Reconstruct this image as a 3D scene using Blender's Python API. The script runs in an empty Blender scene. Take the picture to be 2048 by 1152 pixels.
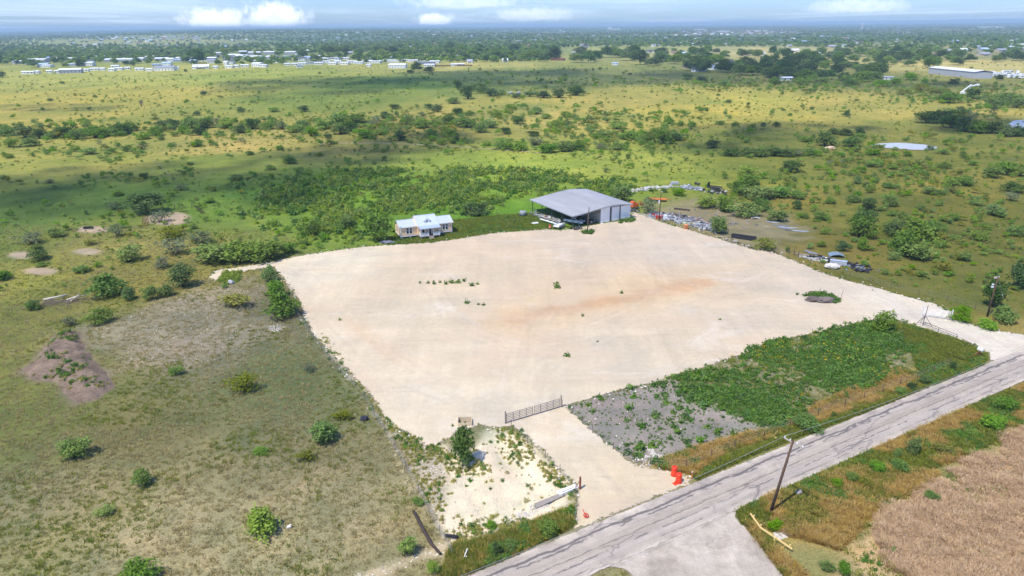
import bpy, bmesh, math, random
import numpy as np
from mathutils import Matrix, Vector, noise as mnoise

random.seed(7)
rng = np.random.default_rng(11)
scene = bpy.context.scene
COL = scene.collection

# ------------------------------------------------------------------ camera
CAM_H = 50.0
FPX = 1409.0                      # focal length in photo pixels (photo 2048 wide)
PITCH = math.atan((576 - 52) / FPX)
ROLL = 0.0088
fw = np.array([0, math.cos(PITCH), -math.sin(PITCH)])
up0 = np.array([0, math.sin(PITCH), math.cos(PITCH)])
rt0 = np.array([1.0, 0, 0])
rt = math.cos(ROLL) * rt0 - math.sin(ROLL) * up0
up = math.sin(ROLL) * rt0 + math.cos(ROLL) * up0
cam_data = bpy.data.cameras.new('camera')
cam_data.sensor_width = 36.0
cam_data.lens = FPX / 2048 * 36.0
cam_data.clip_start = 0.5
cam_data.clip_end = 90000
cam = bpy.data.objects.new('camera', cam_data)
COL.objects.link(cam)
m = Matrix.Identity(4)
for i in range(3):
    m[i][0], m[i][1], m[i][2] = rt[i], up[i], -fw[i]
m[2][3] = CAM_H
cam.matrix_world = m
scene.camera = cam

# ------------------------------------------------------------------ sun, sky, exposure
SUN_EL = math.radians(61)
SHADOW_AZ = math.atan2(0.74, 0.68)         # direction shadows fall on the ground
sun_vec = Vector((-math.cos(SUN_EL) * math.cos(SHADOW_AZ), -math.cos(SUN_EL) * math.sin(SHADOW_AZ), math.sin(SUN_EL)))
sun_data = bpy.data.lights.new('sun', 'SUN')
sun_data.energy = 4.8
sun_data.angle = math.radians(0.55)
sun_data.color = (1.0, 0.95, 0.855)
sun = bpy.data.objects.new('sun', sun_data)
sun.rotation_euler = sun_vec.to_track_quat('Z', 'Y').to_euler()
sun.location = (-60, -60, 200)
COL.objects.link(sun)

world = bpy.data.worlds.new('World')
scene.world = world
world.use_nodes = True
SKY_STRENGTH = 0.12

scene.view_settings.view_transform = 'Standard'
scene.view_settings.look = 'None'
scene.view_settings.gamma = 1.0
scene.view_settings.use_curve_mapping = False
scene.view_settings.exposure = 0.05
cy = scene.cycles
cy.use_denoising = True
cy.max_bounces = 6
cy.diffuse_bounces = 3
cy.glossy_bounces = 2
cy.transmission_bounces = 3
cy.transparent_max_bounces = 24
cy.volume_bounces = 0
cy.use_adaptive_sampling = True
cy.adaptive_threshold = 0.025
cy.adaptive_min_samples = 24
cy.use_fast_gi = False
cy.sample_clamp_indirect = 6.0


# ------------------------------------------------------------------ node helpers
class NT:
    def __init__(self, tree):
        self.t = tree
        tree.nodes.clear()

    def n(self, typ, ins=None, **props):
        node = self.t.nodes.new(typ)
        for k, v in props.items():
            setattr(node, k, v)
        for k, v in (ins or {}).items():
            sock = node.inputs[k]
            if isinstance(v, bpy.types.NodeSocket):
                self.t.links.new(v, sock)
            elif isinstance(v, bpy.types.Node):
                self.t.links.new(v.outputs[0], sock)
            else:
                sock.default_value = v
        return node

    def math(self, op, a, b=0.0, c=None, clamp=False):
        ins = {0: a, 1: b}
        if c is not None:
            ins[2] = c
        return self.n('ShaderNodeMath', ins, operation=op, use_clamp=clamp).outputs[0]

    def ss(self, v, a, b, lo=0.0, hi=1.0):
        return self.n('ShaderNodeMapRange', {'Value': v, 'From Min': a, 'From Max': b, 'To Min': lo, 'To Max': hi},
                      interpolation_type='SMOOTHSTEP').outputs['Result']

    def lin(self, v, a, b, lo=0.0, hi=1.0):
        return self.n('ShaderNodeMapRange', {'Value': v, 'From Min': a, 'From Max': b, 'To Min': lo, 'To Max': hi}).outputs['Result']

    def noise(self, vec, scale, detail=3.0, rough=0.55, dist=0.0):
        return self.n('ShaderNodeTexNoise', {'Vector': vec, 'Scale': scale, 'Detail': detail, 'Roughness': rough,
                                             'Distortion': dist}).outputs['Fac']

    def mix(self, f, a, b, blend='MIX'):
        nd = self.n('ShaderNodeMix', None, data_type='RGBA', blend_type=blend)
        for k, v in (('Factor', f), ('A', a), ('B', b)):
            sk = [s for s in nd.inputs if s.name == k and s.type == ('VALUE' if k == 'Factor' else 'RGBA')][0]
            if isinstance(v, bpy.types.NodeSocket):
                self.t.links.new(v, sk)
            elif k == 'Factor':
                sk.default_value = v
            else:
                sk.default_value = (*v[:3], 1.0)
        return [o for o in nd.outputs if o.type == 'RGBA'][0]

    def map(self, vec, scale=(1, 1, 1), rot=(0, 0, 0), loc=(0, 0, 0)):
        return self.n('ShaderNodeMapping', {'Vector': vec, 'Scale': scale, 'Rotation': rot, 'Location': loc}).outputs[0]

    def bump(self, h, strength=0.5, dist=0.1):
        return self.n('ShaderNodeBump', {'Height': h, 'Strength': strength, 'Distance': dist}).outputs[0]

    def bsdf(self, col, rough=0.9, **ins):
        d = {'Base Color': col if not isinstance(col, tuple) else (*col[:3], 1.0), 'Roughness': rough}
        d.update(ins)
        return self.n('ShaderNodeBsdfPrincipled', d).outputs[0]

    def out(self, s, vol=None):
        o = self.n('ShaderNodeOutputMaterial')
        if s is not None:
            self.t.links.new(s, o.inputs['Surface'])
        if vol is not None:
            self.t.links.new(vol, o.inputs['Volume'])


def new_mat(name):
    mt = bpy.data.materials.new(name)
    mt.use_nodes = True
    return mt, NT(mt.node_tree)


def s2l(c):
    return tuple(((v / 255) / 12.92 if v / 255 <= 0.04045 else ((v / 255 + 0.055) / 1.055) ** 2.4) for v in c)


MATS = {}


def M(name, srgb=None, rough=0.8, var=0.18, scale=2.0, metal=0.0, bump=0.0, spec=0.5, dirt=None):
    """mottled everyday material: colour with grain, slight wear and fine relief"""
    if name in MATS:
        return MATS[name]
    mt, t = new_mat(name)
    pos = t.n('ShaderNodeTexCoord').outputs['Object']
    c = s2l(srgb)
    n1 = t.noise(pos, scale, 4, 0.6)
    n2 = t.noise(pos, scale * 7, 2, 0.6)
    f = t.math('ADD', t.math('MULTIPLY', n1, 0.65), t.math('MULTIPLY', n2, 0.35))
    f = t.lin(f, 0.3, 0.7)
    col = t.mix(f, tuple(v * (1 - var) for v in c), tuple(min(1, v * (1 + var)) for v in c))
    if dirt:
        col = t.mix(t.ss(t.noise(pos, scale * 0.7, 5, 0.7), 0.52, 0.68, 0, 0.7), col, s2l(dirt))
    ins = {'Metallic': metal, 'Specular IOR Level': spec}
    if bump:
        ins['Normal'] = t.bump(n2, 0.6, bump)
    t.out(t.bsdf(col, rough, **ins))
    MATS[name] = mt
    return mt


def leaf_mat(name, a, b, trans=0.25):
    if name in MATS:
        return MATS[name]
    mt, t = new_mat(name)
    lv = t.n('ShaderNodeAttribute', attribute_name='lv').outputs['Fac']
    r = t.n('ShaderNodeObjectInfo').outputs['Random']
    f = t.math('ADD', t.math('MULTIPLY', lv, 0.5), t.math('MULTIPLY', r, 0.5))
    col = t.mix(f, s2l(a), s2l(b))
    gr_ = a[1] > a[0] * 1.12
    hs = t.n('ShaderNodeHueSaturation', {'Hue': t.lin(t.math('FRACT', t.math('MULTIPLY', r, 7.31)), 0, 1, 0.476 if gr_ else 0.494, 0.503), 'Saturation': t.lin(t.math('FRACT', t.math('MULTIPLY', r, 3.77)), 0, 1, 0.92, 1.16), 'Color': col})
    col = hs.outputs[0]
    d = t.n('ShaderNodeBsdfDiffuse', {'Color': col}).outputs[0]
    tr = t.n('ShaderNodeBsdfTranslucent', {'Color': col}).outputs[0]
    t.out(t.n('ShaderNodeMixShader', {0: trans, 1: d, 2: tr}).outputs[0])
    MATS[name] = mt
    return mt


# ------------------------------------------------------------------ pixel of the photo -> point on the land
def hash_noise(x, y, s, seed=0):
    """smooth value noise, vectorised"""
    x = np.asarray(x, float) / s + seed * 17.31
    y = np.asarray(y, float) / s + seed * 9.77
    xi, yi = np.floor(x).astype(np.int64), np.floor(y).astype(np.int64)
    xf, yf = x - xi, y - yi

    def h(a, b):
        v = (a * 374761393 + b * 668265263 + seed * 1442695) & 0xffffffff
        v = ((v ^ (v >> 13)) * 1274126177) & 0xffffffff
        return ((v ^ (v >> 16)) & 0xffff) / 65535.0
    u, w = xf * xf * (3 - 2 * xf), yf * yf * (3 - 2 * yf)
    return (h(xi, yi) * (1 - u) + h(xi + 1, yi) * u) * (1 - w) + (h(xi, yi + 1) * (1 - u) + h(xi + 1, yi + 1) * u) * w


def fbm(x, y, s, seed=0, o=3):
    v, a, t = 0, 1.0, 0
    for k in range(o):
        v = v + a * hash_noise(x, y, s / 2 ** k, seed + k)
        t += a
        a *= 0.5
    return v / t


def sstep(v, a, b):
    k = np.clip((np.asarray(v, float) - a) / (b - a), 0, 1)
    return k * k * (3 - 2 * k)


def terrain(x, y):
    x, y = np.asarray(x, float), np.asarray(y, float)
    d = np.hypot(x, y)
    z = (fbm(x, y, 160, 3) - 0.5) * 3.0 * sstep(d, 300, 700)
    z = z + (fbm(x, y, 900, 5) - 0.45) * 14 * sstep(d, 1300, 3500)
    z = z + 26 * np.exp(-(((x / np.maximum(y, 1) + 0.30) / 0.26) ** 2)) * sstep(y, 2500, 4800)
    z = z + 12 * sstep(d, 5000, 16000)
    return z


def W(px, py, z=None):
    d = fw + (px - 1024) / FPX * rt + (576 - py) / FPX * up
    zz = 0.0 if z is None else z
    for _ in range(12):
        t = (zz - CAM_H) / min(d[2], -1e-4)
        t = min(t, 40000)
        p = np.array([0, 0, CAM_H]) + t * d
        if z is not None:
            break
        zn = float(terrain(p[0], p[1]))
        if abs(zn - zz) < 0.01:
            break
        zz = 0.5 * zz + 0.5 * zn if t > 1500 else zn
    return Vector((p[0], p[1], zz))


def mpp(px, py):
    """metres per photo pixel at the ground point"""
    p = W(px, py)
    v = np.array([p.x, p.y, p.z - CAM_H])
    return float(v @ fw) / FPX


def PX(x, y, z):
    """photo pixel of world points (vectorised)"""
    x, y, z = np.asarray(x, float), np.asarray(y, float), np.asarray(z, float) - CAM_H
    w_ = np.maximum(x * fw[0] + y * fw[1] + z * fw[2], 0.1)
    return 1024 + FPX * (x * rt[0] + y * rt[1] + z * rt[2]) / w_, 576 - FPX * (x * up[0] + y * up[1] + z * up[2]) / w_


def poly(pts):
    return np.array([W(*p)[:2] for p in pts])


def sdist(pg, x, y):
    """signed distance to polygon, positive inside"""
    x, y = np.asarray(x, float), np.asarray(y, float)
    best = np.full(x.shape, 1e9)
    inside = np.zeros(x.shape, bool)
    n = len(pg)
    for i in range(n):
        ax, ay = pg[i]
        bx, by = pg[(i + 1) % n]
        dx, dy = bx - ax, by - ay
        t = np.clip(((x - ax) * dx + (y - ay) * dy) / (dx * dx + dy * dy + 1e-9), 0, 1)
        best = np.minimum(best, np.hypot(x - ax - t * dx, y - ay - t * dy))
        c = ((ay > y) != (by > y)) & (x < (bx - ax) * (y - ay) / (by - ay + 1e-12) + ax)
        inside ^= c
    return np.where(inside, best, -best)


# ------------------------------------------------------------------ object helpers
def tag(o, label=None, cat=None, group=None, kind=None):
    if label:
        o['label'] = label
    if cat:
        o['category'] = cat
    if group:
        o['group'] = group
    if kind:
        o['kind'] = kind
    return o


def link(o, parent=None):
    COL.objects.link(o)
    if parent is not None:
        o.parent = parent
    return o


def thing(name, loc, rz, label, cat, group=None):
    o = bpy.data.objects.new(name, None)
    o.empty_display_size = 0.3
    link(o)
    o.location = loc
    o.rotation_euler = (0, 0, rz)
    return tag(o, label, cat, group)


class MB:
    def __init__(self):
        self.v, self.f, self.mi = [], [], []
        self.cur = 0

    def add(self, vs, fs):
        b = len(self.v)
        self.v += [tuple(p) for p in vs]
        self.f += [tuple(b + i for i in f) for f in fs]
        self.mi += [self.cur] * len(fs)
        return self

    def box(self, x0, x1, y0, y1, z0, z1):
        return self.add([(x0, y0, z0), (x1, y0, z0), (x1, y1, z0), (x0, y1, z0), (x0, y0, z1), (x1, y0, z1), (x1, y1, z1), (x0, y1, z1)],
                        [(0, 3, 2, 1), (4, 5, 6, 7), (0, 1, 5, 4), (1, 2, 6, 5), (2, 3, 7, 6), (3, 0, 4, 7)])

    def obox(self, c, sx, sy, sz, rz=0, rx=0, ry=0):
        mt = Matrix.Rotation(rz, 3, 'Z') @ Matrix.Rotation(ry, 3, 'Y') @ Matrix.Rotation(rx, 3, 'X')
        vs = []
        for dz in (-1, 1):
            for dx, dy in ((-1, -1), (1, -1), (1, 1), (-1, 1)):
                vs.append(mt @ Vector((dx * sx / 2, dy * sy / 2, dz * sz / 2)) + Vector(c))
        return self.add(vs, [(0, 3, 2, 1), (4, 5, 6, 7), (0, 1, 5, 4), (1, 2, 6, 5), (2, 3, 7, 6), (3, 0, 4, 7)])

    def rod(self, a, b, r0, r1=None, n=8, caps=True):
        a, b = Vector(a), Vector(b)
        r1 = r0 if r1 is None else r1
        d = (b - a).normalized()
        q = d.to_track_quat('Z', 'Y').to_matrix()
        vs = []
        for p, r in ((a, r0), (b, r1)):
            for k in range(n):
                an = 2 * math.pi * k / n
                vs.append(p + q @ Vector((r * math.cos(an), r * math.sin(an), 0)))
        fs = [(k, (k + 1) % n, n + (k + 1) % n, n + k) for k in range(n)]
        if caps:
            fs += [tuple(range(n - 1, -1, -1)), tuple(range(n, 2 * n))]
        return self.add(vs, fs)

    def tube(self, pts, radii, n=8):
        vs, fs = [], []
        pts = [Vector(p) for p in pts]
        for i, p in enumerate(pts):
            d = (pts[min(i + 1, len(pts) - 1)] - pts[max(i - 1, 0)]).normalized()
            q = d.to_track_quat('Z', 'Y').to_matrix()
            r = radii[i] if isinstance(radii, (list, tuple)) else radii
            for k in range(n):
                an = 2 * math.pi * k / n
                vs.append(p + q @ Vector((r * math.cos(an), r * math.sin(an), 0)))
        for i in range(len(pts) - 1):
            for k in range(n):
                fs.append((i * n + k, i * n + (k + 1) % n, (i + 1) * n + (k + 1) % n, (i + 1) * n + k))
        L = (len(pts) - 1) * n
        fs += [tuple(range(n - 1, -1, -1)), tuple(range(L, L + n))]
        return self.add(vs, fs)

    def lathe(self, prof, n=16, c=(0, 0, 0)):
        vs, fs = [], []
        for r, z in prof:
            for k in range(n):
                an = 2 * math.pi * k / n
                vs.append((c[0] + r * math.cos(an), c[1] + r * math.sin(an), c[2] + z))
        for i in range(len(prof) - 1):
            for k in range(n):
                fs.append((i * n + k, i * n + (k + 1) % n, (i + 1) * n + (k + 1) % n, (i + 1) * n + k))
        L = (len(prof) - 1) * n
        fs += [tuple(range(n - 1, -1, -1)), tuple(range(L, L + n))]
        return self.add(vs, fs)

    def prism(self, prof, x0, x1, axis='x'):
        """extrude a closed (a,b) profile along an axis; profile lies in (y,z) for x, (x,z) for y, (x,y) for z"""
        n = len(prof)
        mk = {'x': lambda t, a, b: (t, a, b), 'y': lambda t, a, b: (a, t, b), 'z': lambda t, a, b: (a, b, t)}[axis]
        vs = [mk(x0, a, b) for a, b in prof] + [mk(x1, a, b) for a, b in prof]
        fs = [(i, (i + 1) % n, n + (i + 1) % n, n + i) for i in range(n)] + [tuple(range(n - 1, -1, -1)), tuple(range(n, 2 * n))]
        return self.add(vs, fs)

    def mesh(self, name, mats, bevel=0.0, smooth=False):
        me = bpy.data.meshes.new(name)
        me.from_pydata(self.v, [], self.f)
        mats = mats if isinstance(mats, (list, tuple)) else [mats]
        for x in mats:
            me.materials.append(x)
        if any(self.mi):
            me.polygons.foreach_set('material_index', self.mi)
        bm = bmesh.new()
        bm.from_mesh(me)
        bmesh.ops.recalc_face_normals(bm, faces=bm.faces)
        if bevel:
            bmesh.ops.bevel(bm, geom=list(bm.edges), offset=bevel, segments=1, affect='EDGES', clamp_overlap=True)
        bm.to_mesh(me)
        bm.free()
        if smooth:
            me.polygons.foreach_set('use_smooth', [True] * len(me.polygons))
        return me

    def build(self, name, mats, parent=None, bevel=0.0, smooth=False, loc=None, rz=0.0):
        o = bpy.data.objects.new(name, self.mesh(name, mats, bevel, smooth))
        link(o, parent)
        if loc is not None:
            o.location = loc
        if rz:
            o.rotation_euler = (0, 0, rz)
        return o


def np_mesh(name, verts, quads, mats, smooth=False):
    me = bpy.data.meshes.new(name)
    verts = np.asarray(verts, np.float32)
    quads = np.asarray(quads, np.int32)
    k = quads.shape[1]
    me.vertices.add(len(verts))
    me.vertices.foreach_set('co', verts.ravel())
    me.loops.add(quads.size)
    me.loops.foreach_set('vertex_index', quads.ravel())
    me.polygons.add(len(quads))
    me.polygons.foreach_set('loop_start', np.arange(0, quads.size, k, dtype=np.int32))
    me.polygons.foreach_set('loop_total', np.full(len(quads), k, np.int32))
    me.update(calc_edges=True)
    for x in (mats if isinstance(mats, (list, tuple)) else [mats]):
        me.materials.append(x)
    if smooth:
        me.polygons.foreach_set('use_smooth', np.ones(len(quads), bool))
    return me


def copy_tree(o, parent=None):
    c = o.copy()
    COL.objects.link(c)
    c.parent = parent
    for ch in list(o.children):
        copy_tree(ch, c)
    return c


# ------------------------------------------------------------------ sky
wt = NT(world.node_tree)
geo = wt.n('ShaderNodeNewGeometry').outputs['Incoming']
dirv = wt.n('ShaderNodeVectorMath', {0: geo, 1: (-1, -1, -1)}, operation='MULTIPLY').outputs[0]
sky = wt.n('ShaderNodeTexSky', None, sky_type='NISHITA', sun_disc=False, sun_elevation=SUN_EL,
           sun_rotation=math.atan2(sun_vec.x, sun_vec.y), altitude=200, air_density=1.0, dust_density=0.6, ozone_density=2.0)
sep = wt.n('ShaderNodeSeparateXYZ', {0: dirv})
dx_, dy_, dz_ = sep.outputs
# clouds laid out on a flat deck: project the view direction on it, so that they shrink towards the horizon
zc = wt.math('ADD', wt.math('MAXIMUM', dz_, 0.0), 0.012)
cu = wt.math('DIVIDE', dx_, zc)
cv = wt.math('DIVIDE', dy_, zc)
deck = wt.n('ShaderNodeCombineXYZ', {0: cu, 1: wt.math('MULTIPLY', cv, 0.35), 2: 0.0}).outputs[0]
wisp = wt.ss(wt.noise(deck, 0.11, 5, 0.62, 0.6), 0.42, 0.75, 0.0, 0.55)
# cumulus heads standing over the horizon (azimuth x/y, height z)
az = wt.math('DIVIDE', dx_, wt.math('MAXIMUM', dy_, 0.05))
azel = wt.n('ShaderNodeCombineXYZ', {0: az, 1: dz_, 2: 0.0}).outputs[0]
wob = wt.noise(azel, 38, 5, 0.62)
wob2 = wt.noise(azel, 120, 3, 0.6)


def puff(px, py, hw, hh, base):
    """soft-edged cumulus: flat base, domed crown, edge torn by noise"""
    d = fw + (px - 1024) / FPX * rt + (576 - py) / FPX * up
    a0, e0 = d[0] / d[1], d[2] / np.linalg.norm(d)
    sx, sy = hw / FPX * 1.1, hh / FPX
    u = wt.math('DIVIDE', wt.math('SUBTRACT', az, float(a0)), sx)
    v = wt.math('DIVIDE', wt.math('SUBTRACT', dz_, float(e0)), sy)
    v = wt.math('ADD', wt.math('MAXIMUM', v, 0.0), wt.math('MULTIPLY', wt.math('MINIMUM', v, 0.0), base))
    r = wt.math('SQRT', wt.math('ADD', wt.math('MULTIPLY', u, u), wt.math('MULTIPLY', v, v)))
    r = wt.math('ADD', r, wt.math('MULTIPLY', wt.math('SUBTRACT', wob, 0.5), 1.5))
    r = wt.math('ADD', r, wt.math('MULTIPLY', wt.math('SUBTRACT', wob2, 0.5), 0.8))
    return wt.ss(r, 1.22, 0.45, 0.0, 1.0)


pm = None
for a in [(432, 44, 66, 24, 1.15), (550, 36, 56, 27, 1.15), (866, 42, 34, 15, 1.15), (925, 6, 95, 14, 1.3),
          (1070, 32, 80, 14, 1.5), (1715, 14, 90, 14, 1.4)]:
    p_ = puff(*a)
    pm = p_ if pm is None else wt.math('MAXIMUM', pm, wt.math('MULTIPLY', p_, 1.0 if a[2] < 70 else 0.45))
skycol = wt.mix(1.0, sky.outputs[0], (0.76, 1.04, 1.66), 'MULTIPLY')
col_ = wt.mix(wisp, skycol, (9.2, 10.6, 13.0))
shade = wt.mix(wt.ss(wob, 0.35, 0.65), (10.0, 10.9, 12.6), (13.4, 13.7, 14.2))
col_ = wt.mix(wt.math('MULTIPLY', pm, 0.92), col_, shade)
bg = wt.n('ShaderNodeBackground', {'Color': col_, 'Strength': SKY_STRENGTH})
wo = wt.n('ShaderNodeOutputWorld')
world.node_tree.links.new(bg.outputs[0], wo.inputs['Surface'])

# ------------------------------------------------------------------ zones of the land (outlines in photo pixels -> metres)
LAND_LIGHT = 1.18
LIGHT = 1.42      # lit ground: picture value per unit of surface colour
YARD = poly([(418, 556), (432, 541), (495, 533), (548, 523), (600, 512), (680, 500), (730, 494), (790, 490), (860, 486), (920, 478), (985, 467), (1040, 463),
             (1095, 459), (1120, 461), (1150, 458), (1200, 448), (1250, 441), (1262, 437), (1266, 424), (1276, 427), (1330, 447), (1380, 461), (1430, 476),
             (1500, 498), (1545, 505), (1600, 527), (1640, 545), (1700, 563), (1760, 578), (1820, 596), (1870, 608), (1893, 622),
             (1900, 638), (1985, 661), (2048, 670), (2300, 700), (2300, 640), (2048, 712), (1982, 722), (1974, 704), (1930, 683), (1880, 668), (1840, 655),
             (1800, 640), (1768, 643), (1735, 640), (1690, 652), (1640, 663), (1580, 677), (1540, 690), (1480, 710), (1440, 722), (1400, 738), (1340, 754),
             (1300, 768), (1240, 780), (1190, 794), (1128, 813), (1150, 830), (1190, 868), (1230, 900), (1262, 928), (1300, 938), (1350, 944),
             (1388, 962), (1330, 986), (1250, 1020), (1170, 1052), (1150, 1058), (1148, 1042), (1157, 1000), (1150, 968), (1115, 935), (1085, 902), (1050, 868),
             (1022, 852), (985, 855), (960, 850), (905, 868), (872, 893), (850, 890), (815, 865), (775, 850), (768, 830), (742, 790), (702, 745),
             (662, 705), (627, 668), (607, 625), (598, 600), (580, 575), (558, 545), (548, 534), (500, 540), (455, 548), (430, 562)])
ERODE = poly([(872, 893), (935, 905), (985, 857), (1040, 868), (1100, 928), (1145, 965), (1152, 1000), (1060, 1045), (970, 1075), (905, 1085), (880, 1050), (893, 960)])
ERODE2 = poly([(690, 1156), (800, 1115), (880, 1085), (905, 1085), (880, 1115), (760, 1156)])
SLOPE = poly([(640, 660), (668, 692), (705, 745), (768, 832), (815, 866), (872, 893), (935, 905), (893, 960), (885, 1050), (850, 1000), (800, 890), (725, 790), (660, 715)])
GREYR = poly([(1128, 813), (1190, 793), (1300, 768), (1345, 752), (1420, 790), (1490, 825), (1545, 850), (1470, 868), (1400, 892), (1330, 925), (1275, 922), (1230, 900), (1190, 868)])
WEEDS = poly([(1345, 752), (1440, 722), (1540, 690), (1640, 663), (1735, 640), (1785, 650), (1822, 700), (1800, 730), (1700, 780), (1600, 825), (1545, 855), (1490, 830), (1400, 800)])
GOLD = poly([(1300, 925), (1400, 893), (1480, 868), (1560, 850), (1640, 805), (1720, 770), (1800, 735), (1845, 745), (1850, 765), (1740, 805), (1600, 855), (1450, 905), (1390, 950), (1330, 940)])
CORNER = poly([(1768, 643), (1840, 656), (1930, 684), (1980, 712), (1960, 735), (1850, 772), (1822, 700), (1785, 650)])
VERGE = poly([(880, 1156), (905, 1090), (980, 1072), (1062, 1044), (1145, 1015), (1150, 1050), (1080, 1086), (1000, 1123), (940, 1153)])
VERGE2 = poly([(1390, 955), (1450, 910), (1600, 858), (1740, 810), (1850, 770), (1968, 728), (1900, 758), (1800, 798), (1600, 872), (1500, 912), (1392, 960)])
HAY = poly([(1700, 1170), (1680, 1100), (1740, 1030), (1850, 965), (1960, 900), (2060, 830), (2500, 700), (2500, 1200)])
GOLD2 = poly([(1540, 1060), (1560, 990), (1660, 945), (1750, 930), (1880, 945), (1850, 970), (1740, 1032), (1680, 1100)])
VERGE3 = poly([(1465, 1022), (1560, 977), (1650, 932), (1750, 882), (1850, 842), (1960, 802), (2060, 765), (2060, 835), (1960, 900), (1830, 950), (1700, 960), (1560, 1000), (1520, 1060), (1620, 1160), (1575, 1160), (1490, 1070)])
CABIN_LAWN = poly([(760, 486), (800, 462), (905, 440), (1000, 430), (1070, 425), (1145, 455), (1095, 460), (985, 467), (920, 478), (860, 486), (790, 491)])
WEEDBACK = poly([(590, 500), (560, 470), (520, 430), (560, 395), (700, 350), (850, 345), (1000, 355), (1250, 368), (1300, 380), (1220, 400), (1060, 420), (930, 440), (905, 455), (790, 470), (730, 490)])
SCRAP = poly([(1275, 432), (1330, 400), (1420, 395), (1500, 425), (1600, 440), (1610, 470), (1560, 500), (1500, 497), (1380, 461), (1330, 446)])
BARE_L = poly([(160, 655), (240, 640), (330, 610), (430, 565), (520, 575), (500, 640), (520, 690), (430, 730), (330, 720), (230, 745), (215, 700)])
MOUND = poly([(110, 668), (165, 660), (176, 700), (215, 745), (232, 772), (200, 797), (150, 810), (118, 790), (108, 765), (60, 762), (32, 743), (60, 724), (78, 700)])
SPOTS = [poly([(x + w * math.cos(a), y + h * math.sin(a)) for a in np.linspace(0, 2 * math.pi, 12, endpoint=False)])
         for x, y, w, h in [(175, 503, 27, 7), (83, 542, 34, 8), (42, 510, 26, 8), (185, 459, 34, 7), (335, 437, 45, 14)]]
POND1 = poly([(1742, 290), (1765, 287), (1800, 286), (1840, 289), (1871, 293), (1868, 299), (1830, 300), (1790, 297), (1760, 295)])
POND2 = poly([(2015, 258), (2022, 244), (2048, 240), (2120, 238), (2120, 262), (2040, 264)])

KEYS = [  # land colour seen in sun: pixel x, y, sRGB
    (100, 1000, 140, 130, 92), (300, 1110, 162, 148, 106), (520, 1110, 170, 154, 112), (600, 900, 128, 120, 86), (300, 850, 122, 114, 72), (90, 850, 120, 120, 64),
    (60, 780, 126, 124, 62), (500, 650, 122, 112, 84), (420, 700, 128, 118, 92), (660, 1010, 156, 142, 104), (560, 760, 108, 112, 72), (750, 1000, 154, 140, 98),
    (100, 830, 116, 116, 62), (40, 640, 122, 120, 60), (100, 565, 156, 146, 74), (300, 545, 146, 130, 74), (250, 485, 142, 134, 76), (30, 1130, 150, 140, 92),
    (300, 390, 104, 122, 58), (100, 400, 104, 120, 58), (600, 380, 108, 136, 56), (150, 330, 164, 154, 80), (400, 330, 140, 142, 70), (450, 420, 118, 136, 60),
    (900, 330, 158, 160, 74), (1000, 342, 166, 172, 76), (800, 385, 112, 150, 52), (950, 402, 104, 146, 48), (1250, 320, 168, 164, 78), (1350, 345, 152, 152, 70),
    (1100, 240, 184, 168, 90), (1400, 220, 190, 172, 82), (1500, 205, 194, 178, 86), (1300, 205, 178, 162, 86), (1700, 212, 184, 166, 86), (1600, 290, 128, 124, 62),
    (1600, 385, 140, 122, 64), (1800, 345, 146, 130, 68), (1900, 400, 132, 118, 60), (1650, 485, 140, 118, 66), (1800, 560, 112, 106, 54), (1950, 565, 118, 112, 60),
    (1560, 352, 134, 132, 60), (2000, 300, 130, 124, 62), (1750, 435, 124, 118, 58), (1450, 445, 128, 116, 84), (1950, 460, 122, 112, 58), (2030, 650, 150, 132, 80),
    (200, 150, 182, 176, 90), (500, 152, 168, 166, 84), (300, 192, 184, 168, 82), (100, 240, 180, 164, 82), (600, 200, 134, 140, 68), (450, 290, 184, 164, 92),
    (800, 165, 110, 132, 60), (1000, 152, 132, 138, 80), (1200, 152, 134, 134, 82), (900, 136, 178, 170, 96), (1950, 132, 206, 186, 116), (1500, 103, 196, 180, 124),
    (1280, 99, 172, 166, 104), (1960, 158, 150, 140, 80), (850, 260, 150, 132, 76), (700, 300, 140, 132, 74), (1700, 160, 120, 120, 70), (300, 84, 166, 160, 104),
    (600, 110, 140, 142, 92), (1000, 100, 138, 140, 92), (1500, 62, 128, 114, 92), (1500, 80, 104, 118, 88), (700, 75, 96, 114, 88), (200, 65, 96, 114, 90), (1900, 75, 104, 118, 90),
    (1000, 60, 112, 122, 96), (1900, 105, 150, 142, 100)]


def land_key(x, y):
    d = np.hypot(x, y)
    return np.stack([np.arctan2(x, np.maximum(y, 1)) * 3.0, np.log(np.maximum(d, 30)) * 2.6], -1)


_kp = np.array([W(k[0], k[1])[:2] for k in KEYS])
_kq = land_key(_kp[:, 0], _kp[:, 1])
_kc = np.array([s2l((k[2] * 0.97, k[3] * 1.0, k[4] * 1.02) if k[2] > 172 else (k[2] * 1.03, k[3] * 1.07, k[4] * 1.14) if k[1] > 600 and k[0] < 900 else (k[2] * 0.955, k[3] * 1.02, k[4] * 0.97)) for k in KEYS]) / LAND_LIGHT


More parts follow.
